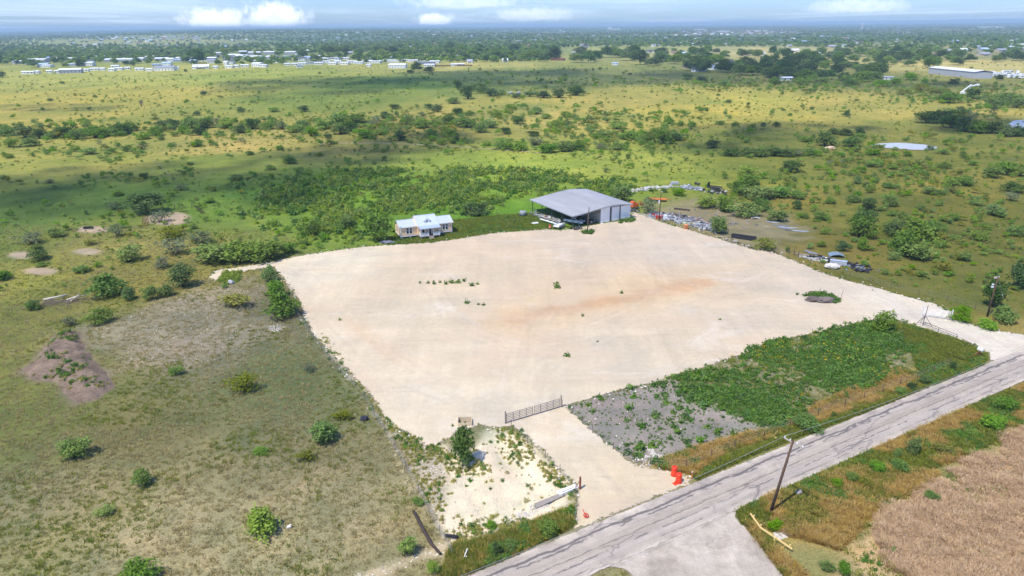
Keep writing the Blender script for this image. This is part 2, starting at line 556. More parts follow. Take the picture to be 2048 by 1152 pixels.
def land_colour(x, y):
    shp = x.shape
    x, y = x.ravel(), y.ravel()
    wx = x + (fbm(x, y, 14, 21) - 0.5) * 9
    wy = y + (fbm(x, y, 14, 25) - 0.5) * 9
    q = land_key(wx + (fbm(x, y, 60, 31) - .5) * 30, wy + (fbm(x, y, 60, 35) - .5) * 30)
    num = np.zeros((len(x), 3))
    den = np.zeros(len(x))
    for qi, ci in zip(_kq, _kc):
        w_ = 1.0 / (((q - qi) ** 2).sum(-1) + 0.004) ** 1.6
        num += w_[:, None] * ci
        den += w_
    c = num / den[:, None]
    # broad natural mottling of the sward: greener hollows, yellower rises
    v = fbm(x, y, 26, 41)[:, None] - 0.5
    c = c * (1 + v * np.array([0.75, 0.45, 0.5]))
    v2 = fbm(x, y, 7, 47)[:, None] - 0.5
    c = c * (1 + v2 * np.array([0.45, 0.3, 0.35]))

    rough = np.ones(len(x))

    def zone(pg, srgb, soft, amt=1.0, rag=1.5, seed=61, bare=0.0):
        nonlocal c
        nearby = (np.abs(x - pg[:, 0].mean()) < np.ptp(pg[:, 0]) + 30) & (np.abs(y - pg[:, 1].mean()) < np.ptp(pg[:, 1]) + 30)
        idx = np.nonzero(nearby)[0]
        sd = sdist(pg, x[idx], y[idx]) + (fbm(x[idx], y[idx], 3.5, seed) - 0.5) * 2 * rag
        w_ = (sstep(sd, -soft, soft) * amt)[:, None]
        rough[idx] = rough[idx] * (1 - w_[:, 0]) + w_[:, 0] * (1 - bare)
        c[idx] = c[idx] * (1 - w_) + w_ * np.array(s2l(srgb)) / LAND_LIGHT * (0.8 + 0.4 * fbm(x[idx], y[idx], 4, seed + 5))[:, None]
    zone(WEEDBACK, (116, 146, 52), 12, 0.7, 14)
    zone(CABIN_LAWN, (88, 112, 46), 1.2, 0.9, 1)
    zone(SCRAP, (158, 146, 122), 4, 0.6, 6)
    zone(BARE_L, (164, 154, 138), 5, 0.62, 8)
    for sp in SPOTS:
        zone(sp, (184, 164, 144), 1.0, 0.9, 0.6, bare=0.7)
    zone(MOUND, (140, 126, 112), 1.0, 0.9, 0.7)
    zone(HAY, (202, 174, 136), 3, 1, 4)
    zone(GOLD2, (182, 156, 92), 3, 0.75, 4)
    zone(VERGE3, (142, 138, 62), 1.5, 0.75, 2)
    zone(CORNER, (118, 124, 60), 1.2, 0.9, 1.5)
    zone(GOLD, (190, 154, 84), 2.0, 0.85, 2.5)
    zone(GREYR, (156, 148, 142), 0.6, 1, 1.0, bare=0.6)
    zone(WEEDS, (150, 146, 120), 2.0, 0.85, 3)
    zone(VERGE2, (112, 122, 58), 0.6, 0.9, 0.4)
    zone(SLOPE, (190, 178, 162), 0.8, 0.85, 1.2, bare=0.7)
    zone(ERODE, (240, 224, 198), 0.8, 0.95, 1.4, bare=0.9)
    zone(ERODE2, (220, 200, 170), 0.8, 0.85, 1.2, bare=0.8)
    zone(VERGE, (134, 138, 60), 0.8, 0.9, 0.8)
    zone(POND1, (104, 100, 62), 5, 0.6, 2)
    return np.concatenate([c, rough[:, None]], 1).reshape(*shp, 4)


def axis(a, b, fine, lo, hi, g=1.09):
    v = list(np.arange(a, b + 1e-6, fine))
    s, p = fine, b
    while p < hi:
        s *= g
        p += s
        v.append(p)
    s, p = fine, a
    left = []
    while p > lo:
        s *= g
        p -= s
        left.append(p)
    return np.array(left[::-1] + v)


def grid_mesh(name, xs, ys, zf, mat, cf=None, keep=None):
    X, Y = np.meshgrid(xs, ys)
    Z = zf(X, Y)
    nx, ny = len(xs), len(ys)
    idx = np.arange(nx * ny).reshape(ny, nx)
    q = np.stack([idx[:-1, :-1], idx[:-1, 1:], idx[1:, 1:], idx[1:, :-1]], -1).reshape(-1, 4)
    co = np.stack([X, Y, Z], -1).reshape(-1, 3)
    cols = cf(X, Y) if cf is not None else None
    cols = cols.reshape(-1, cols.shape[-1]) if cols is not None else None
    if keep is not None:
        kp = keep(X, Y).ravel()
        q = q[kp[q].any(1)]
        used = np.unique(q)
        mp = np.zeros(nx * ny, np.int64)
        mp[used] = np.arange(len(used))
        q, co = mp[q], co[used]
        cols = cols[used] if cols is not None else None
    me = np_mesh(name, co, q, mat, True)
    if cols is not None:
        at = me.color_attributes.new('Col', 'FLOAT_COLOR', 'POINT')
        at.data.foreach_set('color', (np.clip(cols, 0, 1) if cols.shape[1] == 4 else np.concatenate([np.clip(cols, 0, 1), np.ones((len(cols), 1))], 1)).astype(np.float32).ravel())
    return me, co


# --- land material: colour of the cover, broken up by tussock-scale grain
mat_land, t = new_mat('pasture_ground')
pos = t.n('ShaderNodeNewGeometry').outputs['Position']
vcol = t.n('ShaderNodeVertexColor', None, layer_name='Col')
base, rgh = vcol.outputs[0], t.lin(vcol.outputs[1], 0, 1, 0.22, 1.0)
nA = t.noise(pos, 0.22, 4, 0.6)
nB = t.noise(pos, 3.4, 4, 0.72, 0.4)
nC = t.noise(pos, 9.0, 3, 0.75)
nD = t.noise(t.map(pos, (0.012, 0.03, 0.02)), 1.0, 5, 0.6, 0.8)
c = t.mix(1.0, base, t.mix(t.lin(nA, 0.3, 0.7), (0.78, 0.84, 0.80), (1.22, 1.14, 1.10)), 'MULTIPLY')
c = t.mix(1.0, c, t.mix(t.lin(nD, 0.3, 0.7), (0.84, 0.92, 0.84), (1.16, 1.08, 1.06)), 'MULTIPLY')
c = t.mix(rgh, c, t.mix(t.lin(nB, 0.3, 0.72), (0.62, 0.66, 0.62), (1.34, 1.30, 1.30)), 'MULTIPLY')
c = t.mix(rgh, c, t.mix(t.lin(nC, 0.3, 0.7), (0.72, 0.74, 0.74), (1.26, 1.24, 1.24)), 'MULTIPLY')
hgt = t.math('ADD', t.math('MULTIPLY', nB, 0.7), t.math('MULTIPLY', nC, 0.3))
t.out(t.bsdf(c, 1.0, Normal=t.bump(hgt, 0.9, 0.22), **{'Specular IOR Level': 0.1}))

# main road axes
RD0 = np.array([-4.3, 54.5])
RDA = math.radians(29.4)
RDD = np.array([math.cos(RDA), math.sin(RDA)])
RDN = np.array([math.sin(RDA), -math.cos(RDA)])      # from the far edge towards the camera side
ROAD_W = 5.9
SIDE = np.array([(24.2, 64.2), (24.0, 62.6), (24.6, 60.2), (25.3, 56.9), (25.9, 53.5), (27.5, 45.0), (31.5, 20.0), (16.0, 18.0), (13.2, 45.0), (12.2, 52.5), (11.0, 54.9), (8.8, 55.6), (4.6, 53.6)])


def road_uv(x, y):
    rx, ry = x - RD0[0], y - RD0[1]
    return rx * RDD[0] + ry * RDD[1], rx * RDN[0] + ry * RDN[1]


def road_sd(x, y):
    u, v = road_uv(x, y)
    return np.minimum(v, ROAD_W - v)


def land_z(x, y):
    z = terrain(x, y)
    # the roadside ditches and the eroded basin by the road
    er = sstep(sdist(ERODE, x, y), -1, 5) * (np.hypot(x, y) < 200)
    rill = np.abs(hash_noise(x * 1.0 + y * 0.4, y * 0.35, 2.6, 77) - 0.5) * 2
    z = z - er * (0.35 + 0.55 * (1 - sstep(rill, 0.0, 0.5)) + 0.35 * (fbm(x, y, 3.2, 78) - 0.5))
    u, v = road_uv(x, y)
    z = z - 0.30 * np.exp(-((v + 3.4) / 1.6) ** 2) * (u > 22) * (u < 88) * sstep(u, 34, 38)
    z = z + (fbm(x, y, 5, 71) - 0.5) * 0.18 * sstep(np.minimum(np.minimum(-sdist(YARD, x, y), -road_sd(x, y)), -sdist(SIDE, x, y)), 0.5, 4.0) * (np.hypot(x, y) < 400)
    dm = np.minimum(np.abs(v), np.abs(v - ROAD_W))
    return z - 0.03


xs = axis(-125, 130, 0.75, -45000, 45000)
ys = axis(44, 235, 0.75, -400, 45000)
me, _ = grid_mesh('ground', xs, ys, land_z, mat_land, land_colour)
ground = link(bpy.data.objects.new('ground', me))
tag(ground, kind='structure')
from mathutils.bvhtree import BVHTree


def gz(x, y):
    return float(land_z(np.array([float(x)]), np.array([float(y)]))[0])


# --- caliche yard and drives: a packed pale sheet with a torn edge
def yard_colour(x, y):
    keys = [(620, 540, 244, 230, 212), (800, 560, 232, 214, 192), (1000, 530, 232, 214, 194), (1200, 500, 226, 210, 196), (1350, 500, 228, 214, 202), (1500, 560, 226, 210, 194),
            (1650, 590, 230, 216, 204), (1800, 620, 240, 230, 220), (1950, 670, 240, 232, 224), (750, 680, 240, 224, 204), (850, 780, 242, 228, 210), (950, 700, 240, 224, 204),
            (1100, 620, 234, 210, 184), (1250, 590, 234, 208, 178), (1380, 570, 234, 212, 186), (1400, 640, 234, 218, 200), (1200, 700, 232, 218, 202), (1100, 780, 236, 222, 204),
            (1300, 740, 230, 216, 200), (1100, 880, 240, 224, 202), (1200, 960, 242, 226, 202), (1250, 1000, 240, 222, 196), (1500, 640, 232, 216, 200), (1650, 640, 238, 222, 204),
            (900, 500, 236, 216, 196), (700, 520, 246, 234, 216), (880, 620, 230, 216, 198), (1040, 640, 236, 208, 178), (1330, 575, 236, 204, 170), (1000, 800, 240, 226, 208)]
    shp = x.shape
    x, y = x.ravel(), y.ravel()
    q = land_key(x + (fbm(x, y, 12, 81) - .5) * 8, y + (fbm(x, y, 12, 85) - .5) * 8)
    num, den = np.zeros((len(x), 3)), np.zeros(len(x))
    for k in keys:
        p = W(k[0], k[1])
        qi = land_key(np.array([p.x]), np.array([p.y]))[0]
        w_ = 1 / (((q - qi) ** 2).sum(-1) + 0.004) ** 1.5
        num += w_[:, None] * np.array(s2l(k[2:])) / LIGHT
        den += w_
    c = num / den[:, None] * np.array([1.0, 0.99, 0.855])
    # the ochre streak where the fill shows through
    for (a, b, wd, s) in [((1040, 636), (1405, 567), 2.4, 0.8), ((690, 640), (790, 720), 1.6, 0.3)]:
        A, B = np.array(W(*a)[:2]), np.array(W(*b)[:2])
        dd = B - A
        tt = np.clip(((x - A[0]) * dd[0] + (y - A[1]) * dd[1]) / (dd @ dd), 0, 1)
        dist = np.hypot(x - A[0] - tt * dd[0], y - A[1] - tt * dd[1]) + (fbm(x, y, 6, 91) - .5) * 4
        w_ = (s * np.exp(-np.maximum(dist, 0) ** 2 / wd ** 2))[:, None]
        c = c * (1 - w_) + w_ * np.array(s2l((226, 184, 140))) / LIGHT
    return c.reshape(*shp, 3)


def sheet_mat(name, build, noise_amp=0.9):
    """material of a sheet whose outline is torn by noise: 'sd' = metres inside the outline"""
    mt, t = new_mat(name)
    pos = t.n('ShaderNodeNewGeometry').outputs['Position']
    sd = t.n('ShaderNodeAttribute', None, attribute_name='sd').outputs['Fac']
    e = t.math('ADD', sd, t.math('MULTIPLY', t.math('SUBTRACT', t.noise(pos, 0.9, 5, 0.7), 0.5), noise_amp * 2.4))
    e = t.math('ADD', e, t.math('MULTIPLY', t.math('SUBTRACT', t.noise(pos, 5.5, 2, 0.6), 0.5), noise_amp * 1.1))
    al = t.ss(e, -0.10, 0.10)
    surf = build(t, pos)
    tr = t.n('ShaderNodeBsdfTransparent').outputs[0]
    t.out(t.n('ShaderNodeMixShader', {0: al, 1: tr, 2: surf}).outputs[0])
    return mt


def yard_surface(t, pos):
    base = t.n('ShaderNodeVertexColor', None, layer_name='Col').outputs[0]
    a = math.radians(-22)
    st1 = t.noise(t.map(pos, (0.028, 0.30, 1), (0, 0, a)), 1.0, 5, 0.65, 0.8)
    st2 = t.noise(t.map(pos, (0.35, 0.03, 1), (0, 0, math.radians(-27))), 1.0, 5, 0.65, 0.6)
    n1 = t.noise(pos, 0.10, 5, 0.6)
    n2 = t.noise(pos, 0.9, 5, 0.7)
    n3 = t.noise(pos, 7.0, 3, 0.7)
    c = t.mix(1.0, base, t.mix(t.lin(st1, 0.3, 0.7), (0.95, 0.95, 0.95), (1.04, 1.035, 1.03)), 'MULTIPLY')
    c = t.mix(1.0, c, t.mix(t.lin(st2, 0.3, 0.7), (0.94, 0.93, 0.92), (1.06, 1.05, 1.05)), 'MULTIPLY')
    c = t.mix(1.0, c, t.mix(t.lin(n1, 0.3, 0.7), (0.86, 0.87, 0.90), (1.08, 1.06, 1.02)), 'MULTIPLY')
    c = t.mix(1.0, c, t.mix(t.lin(n2, 0.3, 0.7), (0.93, 0.92, 0.91), (1.06, 1.06, 1.07)), 'MULTIPLY')
    c = t.mix(1.0, c, t.mix(t.lin(n3, 0.28, 0.72), (0.86, 0.86, 0.86), (1.10, 1.10, 1.10)), 'MULTIPLY')
    # wheel ruts: thin paired bands running round the yard
    wv = t.noise(t.map(pos, (0.55, 0.02, 1), (0, 0, math.radians(-25)), (3, 7, 0)), 1.0, 2, 0.5, 1.2)
    rut = t.math('MULTIPLY', t.ss(t.math('ABSOLUTE', t.math('SUBTRACT', wv, 0.5)), 0.045, 0.0), t.ss(n1, 0.42, 0.62))
    c = t.mix(t.math('MULTIPLY', rut, 0.09), c, (0.30, 0.26, 0.22))
    wv2 = t.noise(t.map(pos, (0.02, 0.5, 1), (0, 0, math.radians(-19)), (11, 2, 0)), 1.0, 2, 0.5, 1.0)
    rut2 = t.math('MULTIPLY', t.ss(t.math('ABSOLUTE', t.math('SUBTRACT', wv2, 0.5)), 0.04, 0.0), t.ss(n1, 0.55, 0.40))
    c = t.mix(t.math('MULTIPLY', rut2, 0.14), c, (0.28, 0.24, 0.21))
    # turning arcs left by trucks
    for (ax_, ay_, r0_, wd_) in ((W(1000, 640)[0], W(1000, 640)[1], 26.0, 0.5), (W(820, 600)[0], W(820, 600)[1], 17.0, 0.45), (W(1420, 560)[0], W(1420, 560)[1], 21.0, 0.5), (W(1080, 520)[0], W(1080, 520)[1], 13.0, 0.4)):
        dv = t.n('ShaderNodeVectorMath', {0: pos, 1: (ax_, ay_, 0.06)}, operation='DISTANCE').outputs['Value']
        dv = t.math('ADD', dv, t.math('MULTIPLY', t.math('SUBTRACT', n1, 0.5), 14.0))
        rr_ = t.math('ABSOLUTE', t.math('SUBTRACT', t.math('ABSOLUTE', t.math('SUBTRACT', dv, r0_)), 1.0))
        ar = t.math('MULTIPLY', t.ss(rr_, wd_, 0.05), t.ss(n2, 0.40, 0.60))
        c = t.mix(t.math('MULTIPLY', ar, 0.10), c, (0.34, 0.27, 0.20))
    # the lines most wheels take: paired, pressed and slightly darker
    pdn = t.n('ShaderNodeAttribute', None, attribute_name='pd').outputs['Fac']
    wt_ = t.ss(t.math('ABSOLUTE', t.math('SUBTRACT', pdn, 0.95)), 0.50, 0.12)
    brk = t.ss(t.noise(t.map(pos, (0.12, 0.12, 1), (0, 0, 0), (4, 4, 0)), 1.0, 5, 0.7), 0.40, 0.62)
    c = t.mix(t.math('MULTIPLY', t.math('MULTIPLY', wt_, brk), 0.20), c, (0.40, 0.34, 0.28))
    mid_ = t.math('MULTIPLY', t.ss(pdn, 0.5, 0.1), brk)
    c = t.mix(t.math('MULTIPLY', mid_, 0.10), c, (0.74, 0.68, 0.60))
    # damp-dried stains and scattered dark grit
    stn = t.ss(t.noise(t.map(pos, (0.045, 0.10, 1), (0, 0, a), (9, 1, 0)), 1.0, 6, 0.68, 1.2), 0.48, 0.66, 0, 0.50)
    c = t.mix(stn, c, (0.56, 0.43, 0.30))
    pal = t.ss(t.noise(t.map(pos, (0.05, 0.09, 1), (0, 0, a), (2, 8, 0)), 1.0, 6, 0.7, 0.8), 0.55, 0.72, 0, 0.35)
    c = t.mix(pal, c, (0.72, 0.66, 0.58))
    gv = t.n('ShaderNodeTexVoronoi', {'Vector': pos, 'Scale': 0.9, 'Randomness': 1.0})
    grit = t.math('MULTIPLY', t.ss(gv.outputs['Distance'], 0.10, 0.05), t.ss(t.n('ShaderNodeSeparateColor', {0: gv.outputs['Color']}).outputs[0], 0.80, 0.86))
    c = t.mix(t.math('MULTIPLY', grit, 0.55), c, (0.20, 0.17, 0.14))
    # dark scuffs of spilled soil
    scf = t.math('MULTIPLY', t.ss(t.noise(t.map(pos, (0.10, 0.55, 1), (0, 0, a), (5, 3, 0)), 1.0, 6, 0.72), 0.66, 0.74), 0.45)
    c = t.mix(scf, c, (0.26, 0.23, 0.20))
    h = t.math('ADD', t.math('MULTIPLY', n2, 0.5), t.math('MULTIPLY', n3, 0.5))
    return t.bsdf(c, 0.95, Normal=t.bump(h, 0.5, 0.10), **{'Specular IOR Level': 0.15})


def sheet(name, pg, cell, z, mat, sdf, cf=None, margin=1.6):
    x0, y0 = pg.min(0) - 3
    x1, y1 = pg.max(0) + 3
    me, co = grid_mesh(name, np.arange(x0, x1, cell), np.arange(y0, y1, cell), lambda x, y: np.full(x.shape, z), mat, cf,
                       lambda x, y: sdf(x, y) > -margin)
    at = me.attributes.new('sd', 'FLOAT', 'POINT')
    at.data.foreach_set('value', sdf(co[:, 0], co[:, 1]).astype(np.float32))
    o = link(bpy.data.objects.new(name, me))
    return tag(o, kind='structure')


mat_yard = sheet_mat('caliche_surface', yard_surface)
yard = sheet('gravel_yard', YARD, 0.6, 0.06, mat_yard, lambda x, y: sdist(YARD, x, y), yard_colour)

ROUTES = [[(1215, 1010), (1130, 900), (1066, 835), (1050, 760), (1090, 650), (1150, 560), (1190, 490), (1215, 455)], [(1240, 1000), (1150, 905), (1075, 832), (960, 800), (800, 740), (690, 640), (620, 560), (560, 530), (470, 545)],
          [(2000, 690), (1900, 650), (1800, 612), (1650, 560), (1500, 515), (1380, 475), (1285, 440)], [(1985, 690), (1880, 648), (1760, 622), (1560, 600), (1380, 570), (1230, 500), (1215, 455)],
          [(1085, 840), (1120, 740), (1260, 660), (1420, 600), (1560, 545)], [(600, 545), (720, 520), (900, 500), (1100, 480), (1240, 455)], [(1070, 832), (900, 780), (760, 690), (660, 590), (610, 545)],
          [(850, 560), (900, 640), (1000, 690), (1150, 680), (1300, 620), (1330, 560), (1250, 510), (1050, 510), (900, 530), (850, 560)]]
yv = np.empty(len(yard.data.vertices) * 3, np.float32)
yard.data.vertices.foreach_get('co', yv)
yv = yv.reshape(-1, 3)
pd = np.full(len(yv), 50.0)
for rt_ in ROUTES:
    cp = [np.array(W(*p_)[:2]) for p_ in rt_]
    cp = [cp[0]] + cp + [cp[-1]]
    cur = []
    for i in range(1, len(cp) - 2):                # smooth the drivers' line
        p0, p1, p2, p3 = cp[i - 1:i + 3]
        for s_ in np.linspace(0, 1, 10, endpoint=False):
            cur.append(0.5 * (2 * p1 + (p2 - p0) * s_ + (2 * p0 - 5 * p1 + 4 * p2 - p3) * s_ ** 2 + (3 * p1 - p0 - 3 * p2 + p3) * s_ ** 3))
    for off in (0.0, 2.7):
        best = np.full(len(yv), 50.0)
        for a_, b_ in zip(cur[:-1], cur[1:]):
            dd = b_ - a_
            if dd @ dd < 1e-6:
                continue
            nn_ = np.array([-dd[1], dd[0]]) / math.hypot(*dd) * off * (1 + 0.3 * math.sin(a_[0] * 0.1))
            tt = np.clip(((yv[:, 0] - a_[0] - nn_[0]) * dd[0] + (yv[:, 1] - a_[1] - nn_[1]) * dd[1]) / (dd @ dd), 0, 1)
            best = np.minimum(best, np.hypot(yv[:, 0] - a_[0] - nn_[0] - tt * dd[0], yv[:, 1] - a_[1] - nn_[1] - tt * dd[1]))
        pd = np.where(best < 2.0, np.minimum(pd, best), pd)
yard.data.attributes.new('pd', 'FLOAT', 'POINT').data.foreach_set('value', pd.astype(np.float32))

# --- asphalt
ROADPG = np.array([RD0 + RDD * -60, RD0 + RDD * 190, RD0 + RDD * 190 + RDN * ROAD_W, RD0 + RDD * -60 + RDN * ROAD_W])


def road_surface(t, pos):
    o = t.n('ShaderNodeVectorMath', {0: pos, 1: (RD0[0], RD0[1], 0)}, operation='SUBTRACT').outputs[0]
    u = t.n('ShaderNodeVectorMath', {0: o, 1: (RDD[0], RDD[1], 0)}, operation='DOT_PRODUCT').outputs['Value']
    v = t.n('ShaderNodeVectorMath', {0: o, 1: (RDN[0], RDN[1], 0)}, operation='DOT_PRODUCT').outputs['Value']
    uv = t.n('ShaderNodeCombineXYZ', {0: u, 1: v, 2: 0.0}).outputs[0]
    long_ = t.noise(t.map(uv, (0.035, 1.3, 1)), 1.0, 5, 0.65, 0.3)
    n1 = t.noise(pos, 0.35, 5, 0.65)
    n3 = t.noise(pos, 9.0, 3, 0.75)
    c = t.mix(t.lin(long_, 0.3, 0.7), s2l((156, 145, 130)), s2l((184, 172, 156)))
    c = t.mix(1.0, c, t.mix(t.lin(n1, 0.3, 0.7), (0.86, 0.86, 0.88), (1.12, 1.11, 1.10)), 'MULTIPLY')
    c = t.mix(1.0, c, t.mix(t.lin(n3, 0.28, 0.72), (0.74, 0.74, 0.74), (1.2, 1.2, 1.2)), 'MULTIPLY')
    # wheel paths polished paler, edges dusted with caliche
    for vv in (1.4, 4.4):
        g = t.ss(t.math('ABSOLUTE', t.math('SUBTRACT', v, vv)), 0.9, 0.0, 0, 0.14)
        c = t.mix(g, c, s2l((202, 194, 188)))
    dust = t.math('MULTIPLY', t.ss(t.math('MINIMUM', v, t.math('SUBTRACT', ROAD_W, v)), 0.9, -0.3), t.ss(n1, 0.35, 0.6))
    c = t.mix(t.math('MULTIPLY', dust, 0.7), c, s2l((214, 202, 186)))
    # caliche dragged onto the asphalt at the drives
    for uu in (17.0, 98.0):
        g = t.math('MULTIPLY', t.ss(t.math('ABSOLUTE', t.math('SUBTRACT', u, uu)), 12.0, 2.0), t.ss(v, 3.6, 0.0))
        g = t.math('MULTIPLY', g, t.ss(t.noise(pos, 0.6, 5, 0.7), 0.35, 0.65))
        c = t.mix(t.math('MULTIPLY', g, 0.45), c, s2l((224, 210, 190)))
    # cracks, and the black sealant run along the worst of them
    v = t.math('ADD', v, t.math('MULTIPLY', t.math('SUBTRACT', t.noise(uv, 0.45, 4, 0.7), 0.5), 0.7))
    w1 = t.noise(t.n('ShaderNodeCombineXYZ', {0: u, 1: 0.0, 2: 0.0}).outputs[0], 0.16, 5, 0.62)
    w2 = t.noise(t.n('ShaderNodeCombineXYZ', {0: u, 1: 40.0, 2: 0.0}).outputs[0], 0.22, 4, 0.6)
    w3 = t.noise(t.n('ShaderNodeCombineXYZ', {0: u, 1: 90.0, 2: 0.0}).outputs[0], 0.9, 3, 0.6)

    def crack(v0, amp, wob, width, gate, g0, dark):
        d = t.math('ABSOLUTE', t.math('SUBTRACT', t.math('SUBTRACT', v, v0), t.math('MULTIPLY', t.math('SUBTRACT', wob, 0.5), amp)))
        d = t.math('ADD', d, t.math('MULTIPLY', t.math('SUBTRACT', w3, 0.5), 0.30))
        mk = t.math('MULTIPLY', t.ss(d, width, width * 0.35), t.ss(gate, g0, g0 + 0.06))
        return t.math('MULTIPLY', mk, dark)
    far = t.ss(u, 30, 110)
    cr = crack(1.15, 1.5, w1, 0.24, w2, 0.30, 0.9)
    cr = t.math('MAXIMUM', cr, crack(1.65, 1.7, w2, 0.17, w1, 0.46, 0.85))
    cr = t.math('MAXIMUM', cr, crack(3.15, 0.3, w1, 0.09, w2, 0.28, 0.7))
    cr = t.math('MAXIMUM', cr, crack(4.1, 0.9, w2, 0.12, w1, 0.46, 0.75))
    cr = t.math('MAXIMUM', cr, crack(5.1, 0.9, w1, 0.09, w2, 0.48, 0.65))
    cr = t.math('MAXIMUM', cr, crack(2.5, 1.2, w2, 0.04, w1, 0.58, 0.5))
    wrp = t.n('ShaderNodeVectorMath', {0: t.map(uv, (0.10, 0.42, 1)), 1: t.n('ShaderNodeVectorMath', {0: t.n('ShaderNodeTexNoise', {'Vector': uv, 'Scale': 0.5, 'Detail': 4.0}).outputs['Color'], 1: (0.5, 0.5, 0)}, operation='MULTIPLY').outputs[0]}, operation='ADD').outputs[0]
    vo = t.n('ShaderNodeTexVoronoi', {'Vector': wrp, 'Scale': 1.0}, feature='DISTANCE_TO_EDGE').outputs['Distance']
    fine = t.math('MULTIPLY', t.ss(vo, 0.03, 0.006), t.ss(t.noise(uv, 0.10, 3), 0.46, 0.56))
    c = t.mix(t.math('MULTIPLY', fine, 0.55), c, s2l((92, 88, 88)))
    ptc = t.ss(t.noise(t.map(uv, (0.06, 0.35, 1)), 1.0, 4, 0.6, 0.8), 0.54, 0.60, 0, 0.22)
    c = t.mix(ptc, c, s2l((128, 122, 118)))
    c = t.mix(t.math('MULTIPLY', cr, 0.85), c, s2l((80, 76, 76)))
    h = t.math('SUBTRACT', n3, t.math('MULTIPLY', cr, 0.6))
    return t.bsdf(c, 0.88, Normal=t.bump(h, 0.35, 0.03), **{'Specular IOR Level': 0.25})


mat_road = sheet_mat('worn_asphalt', road_surface, 0.28)
main_road = sheet('road', ROADPG, 0.8, 0.09, mat_road, road_sd)


def side_surface(t, pos):
    n0 = t.noise(pos, 0.12, 5, 0.6, 1.0)
    n1 = t.noise(pos, 0.7, 5, 0.65)
    n3 = t.noise(pos, 9.0, 3, 0.75)
    sw = t.noise(t.map(pos, (0.6, 0.06, 1), (0, 0, math.radians(12))), 1.0, 5, 0.6, 0.8)
    c = t.mix(t.lin(n0, 0.36, 0.64), s2l((164, 152, 136)), s2l((202, 189, 172)))
    c = t.mix(1.0, c, t.mix(t.lin(sw, 0.3, 0.7), (0.86, 0.86, 0.86), (1.10, 1.10, 1.10)), 'MULTIPLY')
    c = t.mix(1.0, c, t.mix(t.lin(n1, 0.3, 0.7), (0.9, 0.9, 0.9), (1.09, 1.09, 1.09)), 'MULTIPLY')
    c = t.mix(1.0, c, t.mix(t.lin(n3, 0.28, 0.72), (0.74, 0.74, 0.74), (1.18, 1.18, 1.18)), 'MULTIPLY')
    vo = t.n('ShaderNodeTexVoronoi', {'Vector': t.n('ShaderNodeVectorMath', {0: pos, 1: t.n('ShaderNodeVectorMath', {0: t.n('ShaderNodeTexNoise', {'Vector': pos, 'Scale': 0.5}).outputs['Color'], 1: (2.5, 2.5, 0)}, operation='MULTIPLY').outputs[0]}, operation='ADD').outputs[0], 'Scale': 0.22}, feature='DISTANCE_TO_EDGE').outputs['Distance']
    ck = t.math('MULTIPLY', t.ss(vo, 0.012, 0.003), t.ss(t.noise(pos, 0.18, 2), 0.50, 0.56))
    c = t.mix(t.math('MULTIPLY', ck, 0.3), c, s2l((104, 100, 98)))
    return t.bsdf(c, 0.9, Normal=t.bump(n3, 0.35, 0.03), **{'Specular IOR Level': 0.25})


mat_side = sheet_mat('side_road_asphalt', side_surface, 0.3)
side_road = sheet('side_road', SIDE, 0.5, 0.075, mat_side, lambda x, y: sdist(SIDE, x, y))

# --- ponds
mat_water, t = new_mat('pond_water')
pos = t.n('ShaderNodeNewGeometry').outputs['Position']
t.out(t.bsdf(s2l((190, 190, 186)), 0.32, Normal=t.bump(t.noise(pos, 1.2, 3), 0.05, 0.05), **{'Specular IOR Level': 0.9}))
for pg in (POND1, POND2):
    c0 = pg.mean(0)
    ring = []
    n = len(pg)
    for i in range(n):
        p0, p1, p2, p3 = pg[i - 1], pg[i], pg[(i + 1) % n], pg[(i + 2) % n]
        for s in np.linspace(0, 1, 8, endpoint=False):
            q = 0.5 * (2 * p1 + (p2 - p0) * s + (2 * p0 - 5 * p1 + 4 * p2 - p3) * s ** 2 + (3 * p1 - p0 - 3 * p2 + p3) * s ** 3)
            ring.append(q + rng.normal(0, 0.25, 2))
    zt = max(gz(*q) for q in ring) + 0.08
    b = MB()
    b.add([(q[0], q[1], zt) for q in ring], [tuple(range(len(ring)))])
    o = b.build('pond', mat_water)
    tag(o, kind='structure')

# --- bare tracks worn through the pasture
mat_track = sheet_mat('bare_track', lambda t, pos: t.bsdf(t.mix(t.noise(pos, 0.8, 5, 0.7), s2l((148, 138, 96)), s2l((180, 166, 126))), 1.0), 1.0)
TRACKS = [([(640, 287), (760, 286), (880, 291), (980, 298), (1080, 306)], 1.6), ([(300, 312), (326, 338), (352, 362)], 0.35), ([(730, 775), (770, 850), (800, 930), (835, 1020)], 0.5)]
for pts, wd in TRACKS:
    cl = [np.array(W(*p)[:2]) for p in pts]

    def tsd(x, y, cl=cl, wd=wd):
        best = np.full(np.shape(x), 1e9)
        for a_, b_ in zip(cl[:-1], cl[1:]):
            dd = b_ - a_
            tt = np.clip(((x - a_[0]) * dd[0] + (y - a_[1]) * dd[1]) / (dd @ dd), 0, 1)
            best = np.minimum(best, np.hypot(x - a_[0] - tt * dd[0], y - a_[1] - tt * dd[1]))
        return wd / 2 - best
    P = np.array(cl)
    xs_, ys_ = np.arange(P[:, 0].min() - 4, P[:, 0].max() + 4, 0.7), np.arange(P[:, 1].min() - 4, P[:, 1].max() + 4, 0.7)
    me, co = grid_mesh('path', xs_, ys_, lambda x, y: land_z(x, y) + 0.10, mat_track, None, lambda x, y: tsd(x, y) > -1.5)
    at = me.attributes.new('sd', 'FLOAT', 'POINT')
    at.data.foreach_set('value', tsd(co[:, 0], co[:, 1]).astype(np.float32))
    tag(link(bpy.data.objects.new('path', me)), kind='structure')

